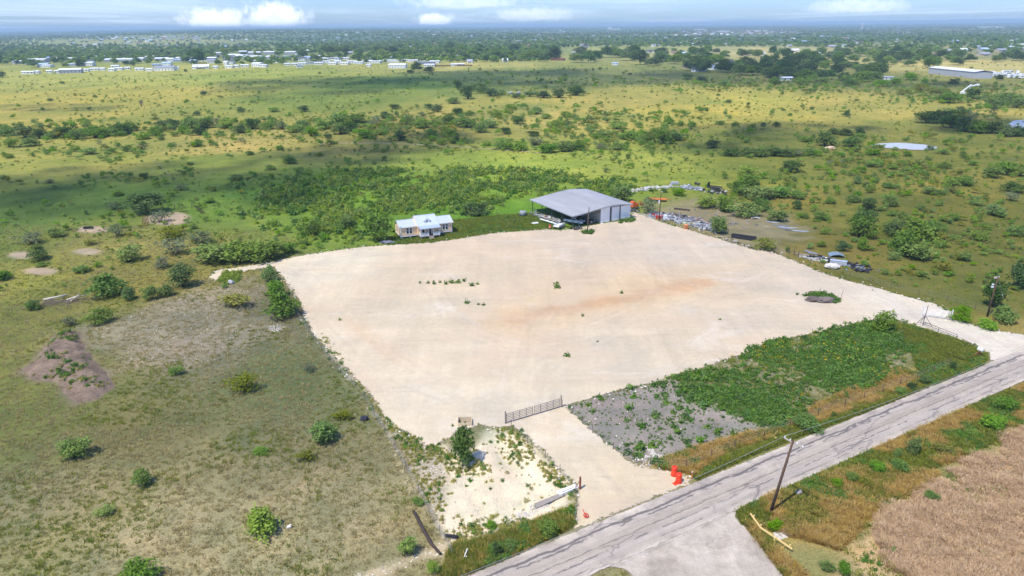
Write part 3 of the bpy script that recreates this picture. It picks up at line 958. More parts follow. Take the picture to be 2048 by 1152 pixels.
# --- air between the camera and the far land
mat_haze, t = new_mat('haze_air')
t.out(None, t.n('ShaderNodeVolumePrincipled', {'Color': (0.62, 0.85, 1.0, 1), 'Density': 0.00013, 'Anisotropy': 0.0}).outputs[0])
b = MB()
b.box(-52000, 52000, -700, 52000, -16, 88)
haze = b.build('haze', mat_haze)
tag(haze, kind='stuff')
haze.visible_shadow = True

# --- fair-weather clouds overhead: the shade on the pasture is theirs
mat_cloud, t = new_mat('cloud_vapour')
d = t.n('ShaderNodeBsdfDiffuse', {'Color': (0.95, 0.95, 0.96, 1)}).outputs[0]
tl = t.n('ShaderNodeBsdfTranslucent', {'Color': (0.95, 0.95, 0.96, 1)}).outputs[0]
mx = t.n('ShaderNodeMixShader', {0: 0.5, 1: d, 2: tl}).outputs[0]
tr = t.n('ShaderNodeBsdfTransparent').outputs[0]
t.out(t.n('ShaderNodeMixShader', {0: 0.115, 1: tr, 2: mx}).outputs[0])
CLOUD_ALT = 650
SHADES = [  # where their shade falls, photo pixels: centre, half width, half height
    (330, 378, 400, 56), (30, 395, 190, 48), (640, 335, 190, 44), (760, 302, 160, 30), (880, 276, 100, 18),
    (1050, 158, 330, 24), (760, 168, 130, 20), (1450, 150, 230, 18), (1560, 262, 230, 22), (1420, 296, 160, 16),
    (620, 176, 230, 26), (110, 214, 150, 9), (1960, 250, 150, 22), (1900, 170, 130, 8), (1830, 470, 160, 14)]
for (cx, cy_, hw, hh) in SHADES:
    c0 = W(cx, cy_)
    L = W(cx - hw, cy_)
    Rr = W(cx + hw, cy_)
    T = W(cx, cy_ - hh)
    B = W(cx, cy_ + hh)
    ux, uy = Rr - L, T - B
    cen = (T + B) * 0.5
    n_p = 70
    bm = bmesh.new()
    for k in range(n_p):
        a, r = rng.uniform(0, 2 * math.pi), math.sqrt(rng.uniform(0, 1))
        g = cen + ux * 0.5 * r * math.cos(a) * 0.92 + uy * 0.5 * r * math.sin(a) * 0.92
        R_ = min(ux.length, uy.length) * 0.5 * rng.uniform(0.14, 0.40) * (1.15 - 0.6 * r)
        p = Vector((g.x, g.y, 0)) + sun_vec * ((CLOUD_ALT + rng.uniform(-8, 30)) / sun_vec.z)
        bmesh.ops.create_icosphere(bm, subdivisions=1, radius=R_, matrix=Matrix.Translation(p) @ Matrix.Diagonal((1, 1, 0.55, 1)))
    me = bpy.data.meshes.new('cloud')
    bm.to_mesh(me)
    bm.free()
    me.materials.append(mat_cloud)
    o = link(bpy.data.objects.new('cloud', me))
    tag(o, kind='structure')

# ================================================================== plants
def leaf_cards(pts, nrm, size, rg, aspect=1.0, flat=0.0):
    """leaf-spray faces: rhombs around points, tilted at random about an outward normal"""
    n = len(pts)
    r = rg.normal(size=(n, 3))
    nn = nrm + r * 0.75
    nn[:, 2] += flat
    nn /= np.linalg.norm(nn, axis=1, keepdims=True) + 1e-9
    a = np.cross(nn, rg.normal(size=(n, 3)))
    a /= np.linalg.norm(a, axis=1, keepdims=True) + 1e-9
    b_ = np.cross(nn, a)
    s = (size * rg.uniform(0.55, 1.35, n))[:, None]
    v = np.stack([pts + a * s * 0.62, pts + b_ * s * 0.42 * aspect, pts - a * s * 0.62, pts - b_ * s * 0.42 * aspect], 1).reshape(-1, 3)
    return v, np.arange(4 * n).reshape(n, 4)


def crown_mesh(name, lobes, n, size, mat, seed, inner=0.25, under=-0.25):
    rg = np.random.default_rng(seed)
    lobes = np.array(lobes, float)            # x y z rx ry rz
    wts = (lobes[:, 3] * lobes[:, 4] + lobes[:, 3] * lobes[:, 5])
    pick = rg.choice(len(lobes), n, p=wts / wts.sum())
    d = rg.normal(size=(n, 3))
    d /= np.linalg.norm(d, axis=1, keepdims=True)
    low = d[:, 2] < under
    d[low, 2] *= -1
    rad = np.where(rg.uniform(size=n) < inner, rg.uniform(0.3, 0.8, n), rg.uniform(0.80, 1.12, n))
    spr = rg.uniform(size=n) < 0.16
    rad[spr] = rg.uniform(1.1, 1.65, int(spr.sum()))
    L = lobes[pick]
    p = L[:, :3] + d * L[:, 3:] * rad[:, None]
    p[:, 2] = np.maximum(p[:, 2], 0.02)
    v, q = leaf_cards(p, d, size, rg)
    me = np_mesh(name, v, q, mat)
    at = me.attributes.new('lv', 'FLOAT', 'FACE')
    lobe_tone = rg.uniform(-0.22, 0.22, len(lobes))[pick]
    at.data.foreach_set('value', np.clip(rg.uniform(0.15, 0.85, n) + lobe_tone, 0, 1).astype(np.float32))
    return me


def stems_mesh(name, mat, seed, n=5, h=0.5, spread=0.3, r=0.02, branch=2):
    rg = random.Random(seed)
    b = MB()
    for k in range(n):
        a = 2 * math.pi * (k + rg.random() * 0.7) / n
        s = spread * rg.uniform(0.5, 1.1)
        p0 = Vector((0.02 * math.cos(a), 0.02 * math.sin(a), -0.03))
        p1 = Vector((s * 0.45 * math.cos(a), s * 0.45 * math.sin(a), h * 0.5))
        p2 = Vector((s * math.cos(a + 0.3), s * math.sin(a + 0.3), h * rg.uniform(0.85, 1.15)))
        b.tube([p0, p1, p2], [r, r * 0.75, r * 0.35], 5)
        for j in range(branch):
            q = p1.lerp(p2, rg.uniform(0.1, 0.8))
            e = q + Vector((rg.uniform(-1, 1) * spread * 0.5, rg.uniform(-1, 1) * spread * 0.5, h * rg.uniform(0.15, 0.4)))
            b.tube([q, e], [r * 0.5, r * 0.2], 4)
    return b.mesh(name, mat, smooth=True)


BARK = M('grey_bark', (112, 98, 84), 0.95, 0.3, 8)
BARKD = M('dark_bark', (82, 70, 60), 0.95, 0.3, 8)
DEADW = M('dead_wood', (138, 126, 114), 0.95, 0.25, 8)
KIND = {  # leaf colours, lobes, cards, card size, word for the look
    'mesq': dict(a=(82, 116, 50), b=(152, 180, 94), n=1300, s=0.07, inner=0.2, word='feathery light green mesquite'),
    'green': dict(a=(78, 110, 54), b=(142, 170, 92), n=1500, s=0.068, inner=0.25, word='dense mid-green'),
    'dark': dict(a=(60, 88, 50), b=(114, 140, 82), n=1500, s=0.068, inner=0.3, word='dense dark green'),
    'grey': dict(a=(92, 108, 76), b=(146, 156, 118), n=520, s=0.07, inner=0.35, word='thin grey-green'),
    'olive': dict(a=(96, 110, 48), b=(160, 162, 82), n=700, s=0.075, inner=0.25, word='yellowish olive'),
    'bright': dict(a=(74, 122, 40), b=(144, 182, 76), n=1400, s=0.07, inner=0.2, word='bright green'),
    'dead': dict(a=(60, 56, 48), b=(104, 96, 84), n=90, s=0.06, inner=0.4, word='dead leafless'),
}
VARS = {}
for ki, (k, d) in enumerate(KIND.items()):
    lm = leaf_mat(k + '_leaves', d['a'], d['b'], 0.3)
    VARS[k] = []
    for vi in range(6):
        rg = random.Random(ki * 100 + vi)
        lean_ = (rg.uniform(-.12, .12), rg.uniform(-.12, .12))
        nl = 9 if k != 'grey' else 7
        lobes = [(0, 0, 0.46, 0.32, 0.32, 0.40), (0.1, -0.05, 0.22, 0.36, 0.34, 0.22)]
        for j in range(nl):
            a = 2 * math.pi * (j + rg.random() * 0.6) / nl
            rr = rg.uniform(0.12, 0.40)
            zz = rg.uniform(0.14, 0.70)
            s = rg.uniform(0.13, 0.23)
            lobes.append((rr * math.cos(a) + lean_[0], rr * math.sin(a) + lean_[1], zz, s, s, s * rg.uniform(1.0, 1.5)))
        for j in range(3):
            lobes.append((rg.uniform(-.22, .22), rg.uniform(-.22, .22), rg.uniform(0.72, 0.86), rg.uniform(.10, .17), rg.uniform(.10, .17), rg.uniform(.1, .16)))
        me = crown_mesh('crown_' + k, lobes, d['n'], d['s'], lm, ki * 31 + vi, d['inner'])
        st = stems_mesh('trunk_' + k, DEADW if k in ('grey', 'dead') else BARK, ki * 7 + vi, 6 if k != 'dead' else 9, 0.62 if k != 'dead' else 0.9, 0.34, 0.022, 2 if k != 'dead' else 5)
        VARS[k].append((me, st))
# trees: a clear trunk under a rounded crown
TREEV = {}
for ki, k in enumerate(('dark', 'green', 'mesq')):
    TREEV[k] = []
    for vi in range(4):
        rg = random.Random(900 + ki * 10 + vi)
        lobes = [(0, 0, 0.55, 0.30, 0.30, 0.36)]
        for j in range(11):
            a = 2 * math.pi * (j + rg.random() * 0.5) / 11
            rr = rg.uniform(0.16, 0.36)
            s = rg.uniform(0.12, 0.21)
            lobes.append((rr * math.cos(a), rr * math.sin(a), rg.uniform(0.26, 0.78), s, s, s * 1.2))
        for j in range(3):
            lobes.append((rg.uniform(-.16, .16), rg.uniform(-.16, .16), rg.uniform(0.82, 0.9), 0.13, 0.13, 0.11))
        me = crown_mesh('tree_crown_' + k, lobes, 1500, 0.07, leaf_mat(k + '_leaves', (0, 0, 0), (0, 0, 0)), 500 + ki * 31 + vi, 0.2, -0.5)
        b = MB()
        b.tube([(0, 0, -0.03), (0.01, 0.0, 0.2), (rg.uniform(-.03, .03), rg.uniform(-.03, .03), 0.5)], [0.035, 0.026, 0.018], 7)
        for j in range(6):
            a = 2 * math.pi * j / 6 + rg.random()
            z0 = rg.uniform(0.25, 0.45)
            b.tube([(0.01, 0, z0), (0.15 * math.cos(a), 0.15 * math.sin(a), z0 + 0.14), (0.27 * math.cos(a), 0.27 * math.sin(a), z0 + 0.30)], [0.016, 0.011, 0.005], 5)
        TREEV[k].append((me, b.mesh('tree_trunk', BARKD, smooth=True)))

NB = [0]


def plant(name, px, py, w, h, kind, label=None, cat='shrub', group=None, parts=True, tree=False, loc=None, wm=None, hm=None):
    NB[0] += 1
    rg = random.Random(NB[0] * 13 + 5)
    if loc is None:
        p = W(px, py)
        p.z = gz(p.x, p.y)
        k = mpp(px, py)
        wm = w * k
        # an upright plant seen from above: part of its picture height is its own depth
        el_ = math.atan2(CAM_H, math.hypot(p.x, p.y))
        hm = max(0.42 * wm, (h * k * (1.08 if py > 400 else 0.9) - 0.5 * wm * math.sin(el_)) / math.cos(el_))
    else:
        p = Vector(loc)
    cm, tm = rg.choice((TREEV if tree else VARS)[kind])
    o = thing(name, p, rg.uniform(0, 6.28), label, cat, group) if parts else None
    sx_, sy_, hm = wm * rg.uniform(0.85, 1.2), wm * rg.uniform(0.75, 1.1), hm * rg.uniform(0.85, 1.2)
    if parts:
        o.scale = (sx_, sy_, hm)
        link(bpy.data.objects.new('crown', cm), o)
        link(bpy.data.objects.new('trunk', tm), o)
    else:
        o = bpy.data.objects.new(name, cm)
        link(o)
        o.location = p
        o.rotation_euler = (0, 0, rg.uniform(0, 6.28))
        o.scale = (sx_, sy_, hm)
        tag(o, label, cat, group)
    return o


# --- plants that can be told apart: (x, y of the base, width, height in the photo, kind, label)
SOLO = [
    (925, 926, 52, 70, 'dark', 'small dark oak sapling standing alone beside the open tan box', 'tree'),
    (757, 482, 62, 70, 'bright', 'leafy bright green tree hugging the end wall of the cream cabin', 'tree'),
    (1763, 662, 50, 46, 'mesq', 'round feathery bush at the yard corner before the tripod gate stand', 'shrub'),
    (1985, 614, 50, 60, 'dark', 'broad dark tree directly behind the right-hand utility pole', 'tree'),
    (2034, 577, 46, 46, 'dark', 'dark tree at the picture edge, beyond the right-hand utility pole', 'tree'),
    (1923, 643, 44, 40, 'bright', 'bright green bush between the white gate and the right-hand pole', 'shrub'),
    (1974, 657, 40, 26, 'bright', 'low leafy bush in front of the right-hand utility pole', 'shrub'),
    (2006, 642, 60, 40, 'green', 'sprawling bush just right of the right-hand utility pole', 'shrub'),
    (1097, 1071, 40, 38, 'green', 'round dark bush on the grass verge left of the near driveway', 'shrub'),
    (1020, 1099, 32, 22, 'green', 'low bush on the roadside verge, second left of the near driveway', 'shrub'),
    (993, 1109, 22, 24, 'dark', 'small dark bush lowest on the verge left of the near driveway', 'shrub'),
    (983, 1053, 22, 18, 'bright', 'little bright green plant on the white eroded bank above the verge', 'shrub'),
    (818, 1107, 46, 44, 'mesq', 'pale green bush left of the fallen dark post', 'shrub'),
    (863, 1142, 30, 26, 'mesq', 'pale bush at the bottom edge below the fallen dark post', 'shrub'),
    (834, 1008, 28, 18, 'mesq', 'small bush by the wire fence above the fallen dark post', 'shrub'),
    (525, 1062, 84, 62, 'mesq', 'large bright mesquite bush low in the left pasture with pale twigs', 'shrub'),
    (276, 1162, 72, 48, 'green', 'dark green bush cut by the bottom edge of the picture', 'shrub'),
    (648, 884, 62, 50, 'mesq', 'wide mesquite bush in the pasture left of the oak sapling', 'shrub'),
    (615, 920, 38, 26, 'olive', 'low olive bush just below the wide pasture mesquite', 'shrub'),
    (149, 914, 64, 50, 'mesq', 'sparse young mesquite in the lower left pasture with dark shadow', 'tree'),
    (291, 968, 42, 36, 'mesq', 'small mesquite right of the sparse young mesquite', 'shrub'),
    (213, 1028, 38, 24, 'mesq', 'low rounded bush alone in the bottom left pasture', 'shrub'),
    (520, 906, 30, 13, 'bright', 'tiny bright plant alone in the middle of the left pasture', 'shrub'),
    (489, 782, 62, 44, 'olive', 'see-through olive mesquite in the pasture left of the yard fence', 'shrub'),
    (618, 742, 36, 22, 'grey', 'grey brush close to the yard fence, halfway along', 'shrub'),
    (687, 838, 40, 24, 'olive', 'low olive brush beside the black bag at the fence', 'shrub'),
    (351, 748, 26, 20, 'green', 'lone small plant on the pasture right of the dirt mound', 'shrub'),
    (540, 562, 30, 36, 'green', 'upper bush of the three along the left yard edge', 'shrub'),
    (553, 594, 44, 42, 'bright', 'middle bush of the three along the left yard edge', 'shrub'),
    (565, 630, 66, 46, 'green', 'lower and widest bush of the three along the left yard edge', 'shrub'),
    (470, 612, 64, 26, 'olive', 'flat olive bush left of the three yard-edge bushes', 'shrub'),
    (366, 573, 56, 44, 'dark', 'dense dark round bush beside the dirt turning loop', 'shrub'),
    (333, 591, 40, 27, 'green', 'green bush touching the dense dark round bush by the loop', 'shrub'),
    (303, 598, 36, 28, 'green', 'leftmost of the bushes clumped beside the dirt turning loop', 'shrub'),
    (328, 535, 42, 26, 'grey', 'grey-green bush behind the dense dark round bush', 'shrub'),
    (216, 590, 80, 46, 'green', 'broad domed bush above the brush pile in the left pasture', 'shrub'),
    (257, 599, 34, 30, 'green', 'small bush at the right foot of the broad domed bush', 'shrub'),
    (203, 645, 46, 34, 'green', 'rounded bush right of the brush pile', 'shrub'),
    (142, 651, 30, 22, 'grey', 'small grey bush in front of the brush pile', 'shrub'),
    (64, 619, 30, 20, 'green', 'small bush at the left end of the brush pile', 'shrub'),
    (79, 519, 48, 34, 'green', 'round green bush between the two bare earth rings at far left', 'shrub'),
    (8, 559, 38, 24, 'bright', 'bush cut by the left edge near the bare earth rings', 'shrub'),
    (258, 523, 56, 34, 'mesq', 'mesquite bush right of the bare earth rings', 'shrub'),
    (236, 472, 40, 24, 'grey', 'half-bare grey brush left of the rusty corral', 'shrub'),
    (294, 426, 86, 42, 'dark', 'wide dark mesquite shading the rusty corral', 'tree'),
    (320, 444, 44, 26, 'grey', 'grey brush inside the rusty corral', 'shrub'),
    (353, 508, 66, 38, 'grey', 'pale grey-green mesquite left of the long thicket', 'shrub'),
    (339, 476, 54, 22, 'olive', 'flat olive brush below the rusty corral', 'shrub'),
    (403, 487, 56, 28, 'grey', 'grey brush at the top of the long thicket', 'shrub'),
    (430, 524, 96, 50, 'mesq', 'left end bush of the long thicket beyond the turning loop', 'shrub'),
    (484, 524, 90, 52, 'green', 'middle bush of the long thicket beyond the turning loop', 'shrub'),
    (536, 518, 86, 46, 'green', 'right end bush of the long thicket beyond the turning loop', 'shrub'),
    (576, 506, 40, 26, 'bright', 'small bush trailing the right end of the long thicket', 'shrub'),
    (628, 470, 34, 32, 'green', 'single bush in the weeds left of the cabin', 'shrub'),
    (694, 456, 40, 26, 'green', 'dark clump in the weeds behind the cabin tree', 'shrub'),
    (950, 428, 58, 30, 'dark', 'dark rounded bush between the cabin and the barn', 'shrub'),
    (1246, 402, 44, 28, 'green', 'rounded bush against the back corner of the barn', 'shrub'),
    (1297, 426, 44, 32, 'grey', 'grey-green bush right of the barn beside the junk row', 'shrub'),
    (1355, 391, 28, 24, 'bright', 'bright bush in front of the stacked pale panels', 'shrub'),
    (1327, 384, 16, 12, 'mesq', 'tiny bush behind the scrapyard pole', 'shrub'),
    (1437, 467, 52, 38, 'green', 'bush standing over the lower end of the scrap row', 'shrub'),
    (1527, 498, 46, 30, 'olive', 'olive bush at the right end of the black trough', 'shrub'),
    (1616, 851, 58, 36, 'green', 'wide bush in the gold grass above the near road', 'shrub'),
    (1845, 767, 26, 20, 'dark', 'upper of the three dark bushes lining the road verge', 'shrub'),
    (1823, 777, 24, 18, 'dark', 'middle of the three dark bushes lining the road verge', 'shrub'),
    (1798, 786, 26, 16, 'green', 'lower of the three dark bushes lining the road verge', 'shrub'),
    (1905, 739, 16, 22, 'dark', 'slim dark bush on the verge below the corner lot', 'shrub'),
    (1667, 832, 12, 12, 'dark', 'tiny dark bush by the roadside wire fence', 'shrub'),
    (1551, 1055, 38, 22, 'bright', 'low bush behind the yellow wooden rail', 'shrub'),
    (1653, 1140, 32, 26, 'green', 'left of two bushes low in the bottom right field', 'shrub'),
    (1687, 1150, 28, 32, 'bright', 'right of two bushes low in the bottom right field', 'shrub'),
    (1861, 996, 30, 20, 'green', 'blue-green bush alone in the brown hay field', 'shrub'),
]
for s in SOLO:
    tree = s[6] == 'tree' and s[4] in TREEV
    plant({'tree': 'tree', 'shrub': 'shrub'}[s[6]], s[0], s[1], s[2], s[3], s[4], s[5], s[6], None, True, tree and s[4] in ('dark', 'green'))

# --- rows, thickets and scattered shrubs: members counted from the left
ROWS = [
    ('far-side verge bush across the road from the weedy lot', 'bushes on the far right road verge', 'green',
     [(1827, 905, 38, 40, 'green'), (1793, 914, 18, 22, 'green'), (1753, 941, 38, 24, 'bright'), (1796, 938, 42, 26, 'green'), (1704, 962, 26, 24, 'green'), (1675, 969, 24, 18, 'bright'),
      (1987, 853, 54, 24, 'bright'), (2020, 818, 46, 28, 'bright'), (1945, 870, 30, 16, 'bright'), (1890, 905, 40, 18, 'olive'), (1730, 968, 30, 14, 'olive')]),
    ('thicket bush right of the scrapyard panel row', 'scrapyard thicket', 'green',
     [(1480, 387, 60, 36, 'green'), (1522, 397, 66, 36, 'green'), (1562, 394, 58, 36, 'bright'), (1592, 397, 36, 24, 'green'), (1412, 414, 48, 24, 'mesq'), (1450, 422, 60, 34, 'green'),
      (1492, 432, 62, 34, 'green'), (1518, 420, 40, 28, 'green'), (1500, 370, 44, 22, 'green')]),
    ('bush in the thicket right of the scrapyard', 'thicket beyond the junk cluster', 'green',
     [(1716, 472, 68, 46, 'green'), (1732, 440, 44, 24, 'dark'), (1785, 470, 56, 36, 'green'), (1830, 478, 64, 44, 'mesq'), (1862, 470, 44, 32, 'green'), (1800, 508, 66, 44, 'green'),
      (1838, 520, 56, 40, 'mesq'), (1790, 520, 28, 17, 'green'), (1735, 421, 40, 24, 'dark'), (1705, 404, 32, 17, 'green')]),
    ('single small shrub in the pasture right of the scrapyard', 'small shrubs right of the scrapyard', 'green',
     [(1557, 443, 38, 28, 'green'), (1595, 418, 23, 17, 'dark'), (1661, 407, 25, 14, 'green'), (1782, 413, 31, 24, 'mesq'), (1784, 431, 24, 11, 'green'), (1640, 439, 31, 20, 'mesq'),
      (1684, 501, 30, 22, 'dark'), (1722, 498, 28, 24, 'green'), (1648, 469, 20, 13, 'green'), (1643, 493, 20, 15, 'mesq'), (1727, 531, 20, 13, 'green'), (1770, 549, 18, 11, 'mesq'),
      (1608, 436, 20, 10, 'green'), (1930, 521, 28, 20, 'green'), (1890, 540, 34, 16, 'olive'), (1820, 548, 26, 13, 'olive'), (1880, 495, 30, 16, 'mesq'), (1960, 480, 36, 20, 'mesq'),
      (1905, 440, 34, 18, 'green'), (1985, 430, 40, 22, 'green'), (1950, 410, 26, 13, 'mesq'), (2030, 470, 40, 24, 'green')]),
    ('bush of the long creek tree line across the left pasture', 'creek tree line on the left', 'green',
     [(x, y, w, h, k) for x, y, w, h, k in [
         (17, 271, 40, 24, 'green'), (51, 275, 42, 24, 'dark'), (20, 294, 36, 20, 'mesq'), (61, 292, 38, 20, 'mesq'), (79, 276, 36, 22, 'dark'), (130, 275, 44, 28, 'dark'), (108, 276, 36, 20, 'green'),
         (154, 278, 40, 22, 'green'), (191, 275, 48, 26, 'green'), (219, 271, 40, 24, 'mesq'), (246, 268, 48, 28, 'dark'), (262, 262, 34, 20, 'green'), (287, 278, 38, 18, 'mesq'), (314, 271, 42, 24, 'green'),
         (328, 258, 44, 24, 'green'), (346, 254, 40, 20, 'dark'), (369, 268, 34, 18, 'mesq'), (382, 256, 40, 22, 'green'), (400, 270, 36, 18, 'dark'), (412, 256, 40, 22, 'green'), (432, 254, 38, 20, 'grey'),
         (455, 255, 44, 26, 'mesq'), (482, 265, 38, 24, 'dark'), (506, 258, 40, 24, 'dark'), (533, 258, 38, 20, 'green'), (564, 258, 34, 18, 'grey'), (588, 265, 42, 22, 'mesq'), (604, 258, 34, 20, 'green'),
         (622, 272, 28, 22, 'bright'), (644, 258, 48, 26, 'mesq'), (680, 252, 44, 32, 'green'), (682, 268, 42, 22, 'dark')]]),
    ('shrub in the open left pasture beyond the corral', 'scattered shrubs in the left pasture', 'mesq',
     [(321, 280, 18, 12, 'green'), (350, 272, 20, 12, 'mesq'), (441, 272, 24, 14, 'mesq'), (485, 288, 18, 16, 'grey'), (656, 278, 22, 14, 'dark'), (666, 288, 14, 9, 'green'), (396, 292, 26, 14, 'mesq'),
      (422, 288, 16, 10, 'green'), (345, 293, 20, 12, 'mesq'), (253, 303, 18, 14, 'green'), (284, 298, 26, 14, 'grey'), (181, 308, 32, 14, 'mesq'), (226, 304, 16, 9, 'green'), (201, 289, 16, 11, 'grey'),
      (289, 357, 24, 16, 'dark'), (236, 391, 28, 16, 'mesq'), (362, 381, 26, 18, 'grey'), (581, 326, 36, 20, 'green'), (608, 223, 24, 14, 'dark'), (547, 224, 26, 12, 'mesq'), (482, 224, 22, 13, 'green'),
      (408, 191, 14, 9, 'dark'), (395, 231, 16, 11, 'green'), (228, 419, 30, 17, 'grey'), (111, 474, 32, 18, 'mesq'), (64, 487, 56, 20, 'grey'), (183, 489, 26, 12, 'olive'), (166, 544, 34, 12, 'green'),
      (83, 533, 24, 9, 'green'), (100, 366, 24, 13, 'grey'), (20, 316, 22, 10, 'mesq'), (92, 305, 18, 10, 'mesq'), (130, 250, 16, 8, 'mesq'), (175, 245, 14, 9, 'mesq'), (310, 240, 16, 7, 'green'),
      (100, 202, 12, 7, 'green'), (190, 195, 12, 7, 'mesq'), (125, 168, 12, 6, 'green'), (540, 340, 22, 12, 'mesq'), (470, 360, 26, 13, 'green'), (530, 400, 22, 14, 'green'), (420, 405, 26, 12, 'mesq'),
      (600, 345, 24, 12, 'green'), (380, 330, 16, 8, 'green'), (500, 310, 18, 9, 'mesq'), (560, 300, 20, 12, 'mesq'), (640, 312, 18, 10, 'mesq')]),
    ('bush in the scrub belt behind the barn roof', 'scrub belt in the middle distance', 'mesq',
     [(731, 276, 40, 24, 'bright'), (714, 252, 44, 28, 'green'), (702, 262, 34, 24, 'dark'), (800, 281, 34, 26, 'dark'), (789, 218, 24, 13, 'dark'), (817, 248, 34, 22, 'green'), (844, 255, 36, 20, 'green'),
      (752, 250, 30, 20, 'grey'), (875, 224, 24, 18, 'dark'), (858, 218, 20, 13, 'dark'), (912, 285, 22, 17, 'dark'), (899, 248, 38, 24, 'green'), (933, 254, 40, 22, 'green'), (916, 231, 26, 17, 'dark'),
      (960, 264, 36, 24, 'green'), (981, 255, 34, 22, 'mesq'), (994, 234, 34, 20, 'mesq'), (1011, 268, 24, 16, 'dark'), (1035, 248, 36, 22, 'green'), (1066, 272, 26, 14, 'dark'), (1022, 220, 28, 12, 'bright'),
      (1073, 228, 30, 14, 'mesq'), (1093, 237, 26, 14, 'mesq'), (1131, 234, 26, 12, 'mesq'), (1148, 237, 20, 11, 'green'), (1114, 255, 34, 18, 'green'), (1134, 254, 30, 16, 'green'), (1179, 244, 28, 14, 'green'),
      (1206, 274, 38, 20, 'mesq'), (1179, 262, 30, 14, 'mesq'), (1233, 257, 36, 18, 'mesq'), (1257, 278, 40, 22, 'bright'), (1298, 285, 34, 24, 'green'), (1326, 286, 54, 32, 'green'), (1350, 281, 34, 22, 'dark'),
      (1278, 254, 18, 12, 'mesq'), (1339, 247, 26, 14, 'mesq'), (1361, 252, 20, 11, 'green'), (1008, 298, 48, 28, 'green'), (1039, 300, 44, 24, 'mesq'), (1070, 290, 36, 18, 'grey'), (1097, 305, 44, 24, 'bright'),
      (1131, 303, 40, 24, 'green'), (1158, 299, 40, 22, 'green'), (1203, 298, 34, 17, 'grey'), (1237, 299, 34, 15, 'mesq'), (974, 291, 26, 14, 'mesq'), (882, 288, 24, 15, 'mesq'), (861, 276, 26, 20, 'green'),
      (760, 270, 28, 18, 'mesq'), (845, 236, 22, 14, 'grey'), (770, 236, 24, 14, 'green'), (900, 268, 24, 13, 'mesq'), (940, 232, 22, 12, 'green')]),
    ('dark thicket bush by the hidden white rubble in mid pasture', 'dark thicket in the mid pasture', 'dark',
     [(936, 198, 28, 28, 'dark'), (964, 186, 36, 18, 'green'), (981, 192, 32, 18, 'dark'), (1032, 196, 26, 10, 'dark'), (1087, 196, 34, 12, 'dark'), (1117, 195, 38, 16, 'dark'), (1152, 190, 38, 14, 'dark'),
      (906, 207, 30, 14, 'green'), (1060, 193, 26, 9, 'green'), (1003, 190, 26, 12, 'green'), (948, 180, 26, 12, 'dark')]),
    ('bush of the low dark thicket left of the pond', 'dark thicket left of the pond', 'dark',
     [(1461, 312, 38, 18, 'dark'), (1494, 312, 42, 22, 'dark'), (1521, 313, 40, 24, 'green'), (1548, 312, 42, 24, 'dark'), (1570, 312, 40, 22, 'dark'), (1596, 312, 38, 20, 'grey'), (1618, 310, 30, 18, 'green'),
      (1649, 292, 52, 36, 'dark'), (1689, 270, 30, 16, 'dark'), (1718, 270, 22, 18, 'dark'), (1667, 268, 26, 13, 'green'), (1706, 293, 44, 16, 'green'), (1612, 284, 30, 16, 'green'), (1425, 296, 32, 19, 'dark')]),
    ('shrub scattered on the slope around the pond', 'shrubs around the pond', 'mesq',
     [(1581, 344, 46, 22, 'dark'), (1491, 354, 48, 22, 'mesq'), (1743, 333, 26, 16, 'green'), (1688, 326, 22, 12, 'grey'), (1748, 310, 32, 13, 'bright'), (1813, 312, 24, 14, 'mesq'), (1857, 320, 18, 10, 'mesq'),
      (1890, 336, 24, 16, 'green'), (1926, 316, 18, 16, 'green'), (1887, 308, 28, 14, 'mesq'), (1713, 367, 24, 20, 'green'), (1732, 374, 14, 12, 'dark'), (1750, 366, 18, 12, 'green'), (1776, 376, 26, 14, 'green'),
      (1860, 387, 32, 17, 'green'), (1878, 390, 22, 12, 'mesq'), (1780, 408, 30, 22, 'green'), (1706, 404, 28, 17, 'green'), (1659, 406, 22, 14, 'green'), (1904, 370, 36, 18, 'mesq'), (1931, 370, 34, 15, 'mesq'),
      (2025, 384, 54, 30, 'dark'), (1978, 354, 50, 26, 'mesq'), (2010, 348, 50, 28, 'green'), (2040, 352, 40, 26, 'green'), (2022, 401, 36, 18, 'grey'), (1787, 338, 20, 11, 'mesq'), (1840, 340, 18, 10, 'mesq'),
      (1660, 330, 24, 12, 'grey'), (1860, 300, 20, 9, 'green'), (1790, 300, 14, 7, 'mesq'), (1945, 330, 22, 11, 'mesq')]),
    ('bush of the big dark thicket beside the far right pond', 'big thicket by the far right pond', 'dark',
     [(1854, 246, 46, 28, 'dark'), (1884, 246, 46, 30, 'dark'), (1904, 256, 46, 30, 'dark'), (1931, 263, 46, 30, 'dark'), (1958, 266, 48, 30, 'green'), (1985, 266, 46, 28, 'dark'), (2011, 272, 46, 30, 'green'),
      (2038, 272, 40, 26, 'dark'), (1944, 238, 26, 17, 'grey'), (1985, 232, 20, 22, 'grey'), (1920, 233, 40, 20, 'green')]),
    ('shrub on the yellow slope below the far woods', 'shrubs on the yellow slope', 'mesq',
     [(1553, 253, 18, 13, 'dark'), (1526, 253, 13, 10, 'green'), (1506, 255, 16, 10, 'mesq'), (1469, 252, 18, 10, 'bright'), (1441, 250, 20, 13, 'mesq'), (1384, 253, 22, 14, 'bright'), (1694, 233, 16, 14, 'dark'),
      (1404, 222, 10, 6, 'green'), (1458, 206, 14, 8, 'green'), (1497, 210, 9, 6, 'dark'), (1566, 222, 12, 6, 'mesq'), (1605, 214, 10, 6, 'green'), (1624, 219, 10, 7, 'dark'), (1580, 232, 14, 8, 'mesq'),
      (1714, 202, 10, 6, 'green'), (1744, 192, 8, 5, 'green'), (1680, 184, 9, 5, 'green'), (1560, 182, 9, 5, 'mesq'), (1500, 186, 8, 6, 'green'), (1436, 192, 9, 6, 'green'), (1260, 150, 10, 6, 'dark'),
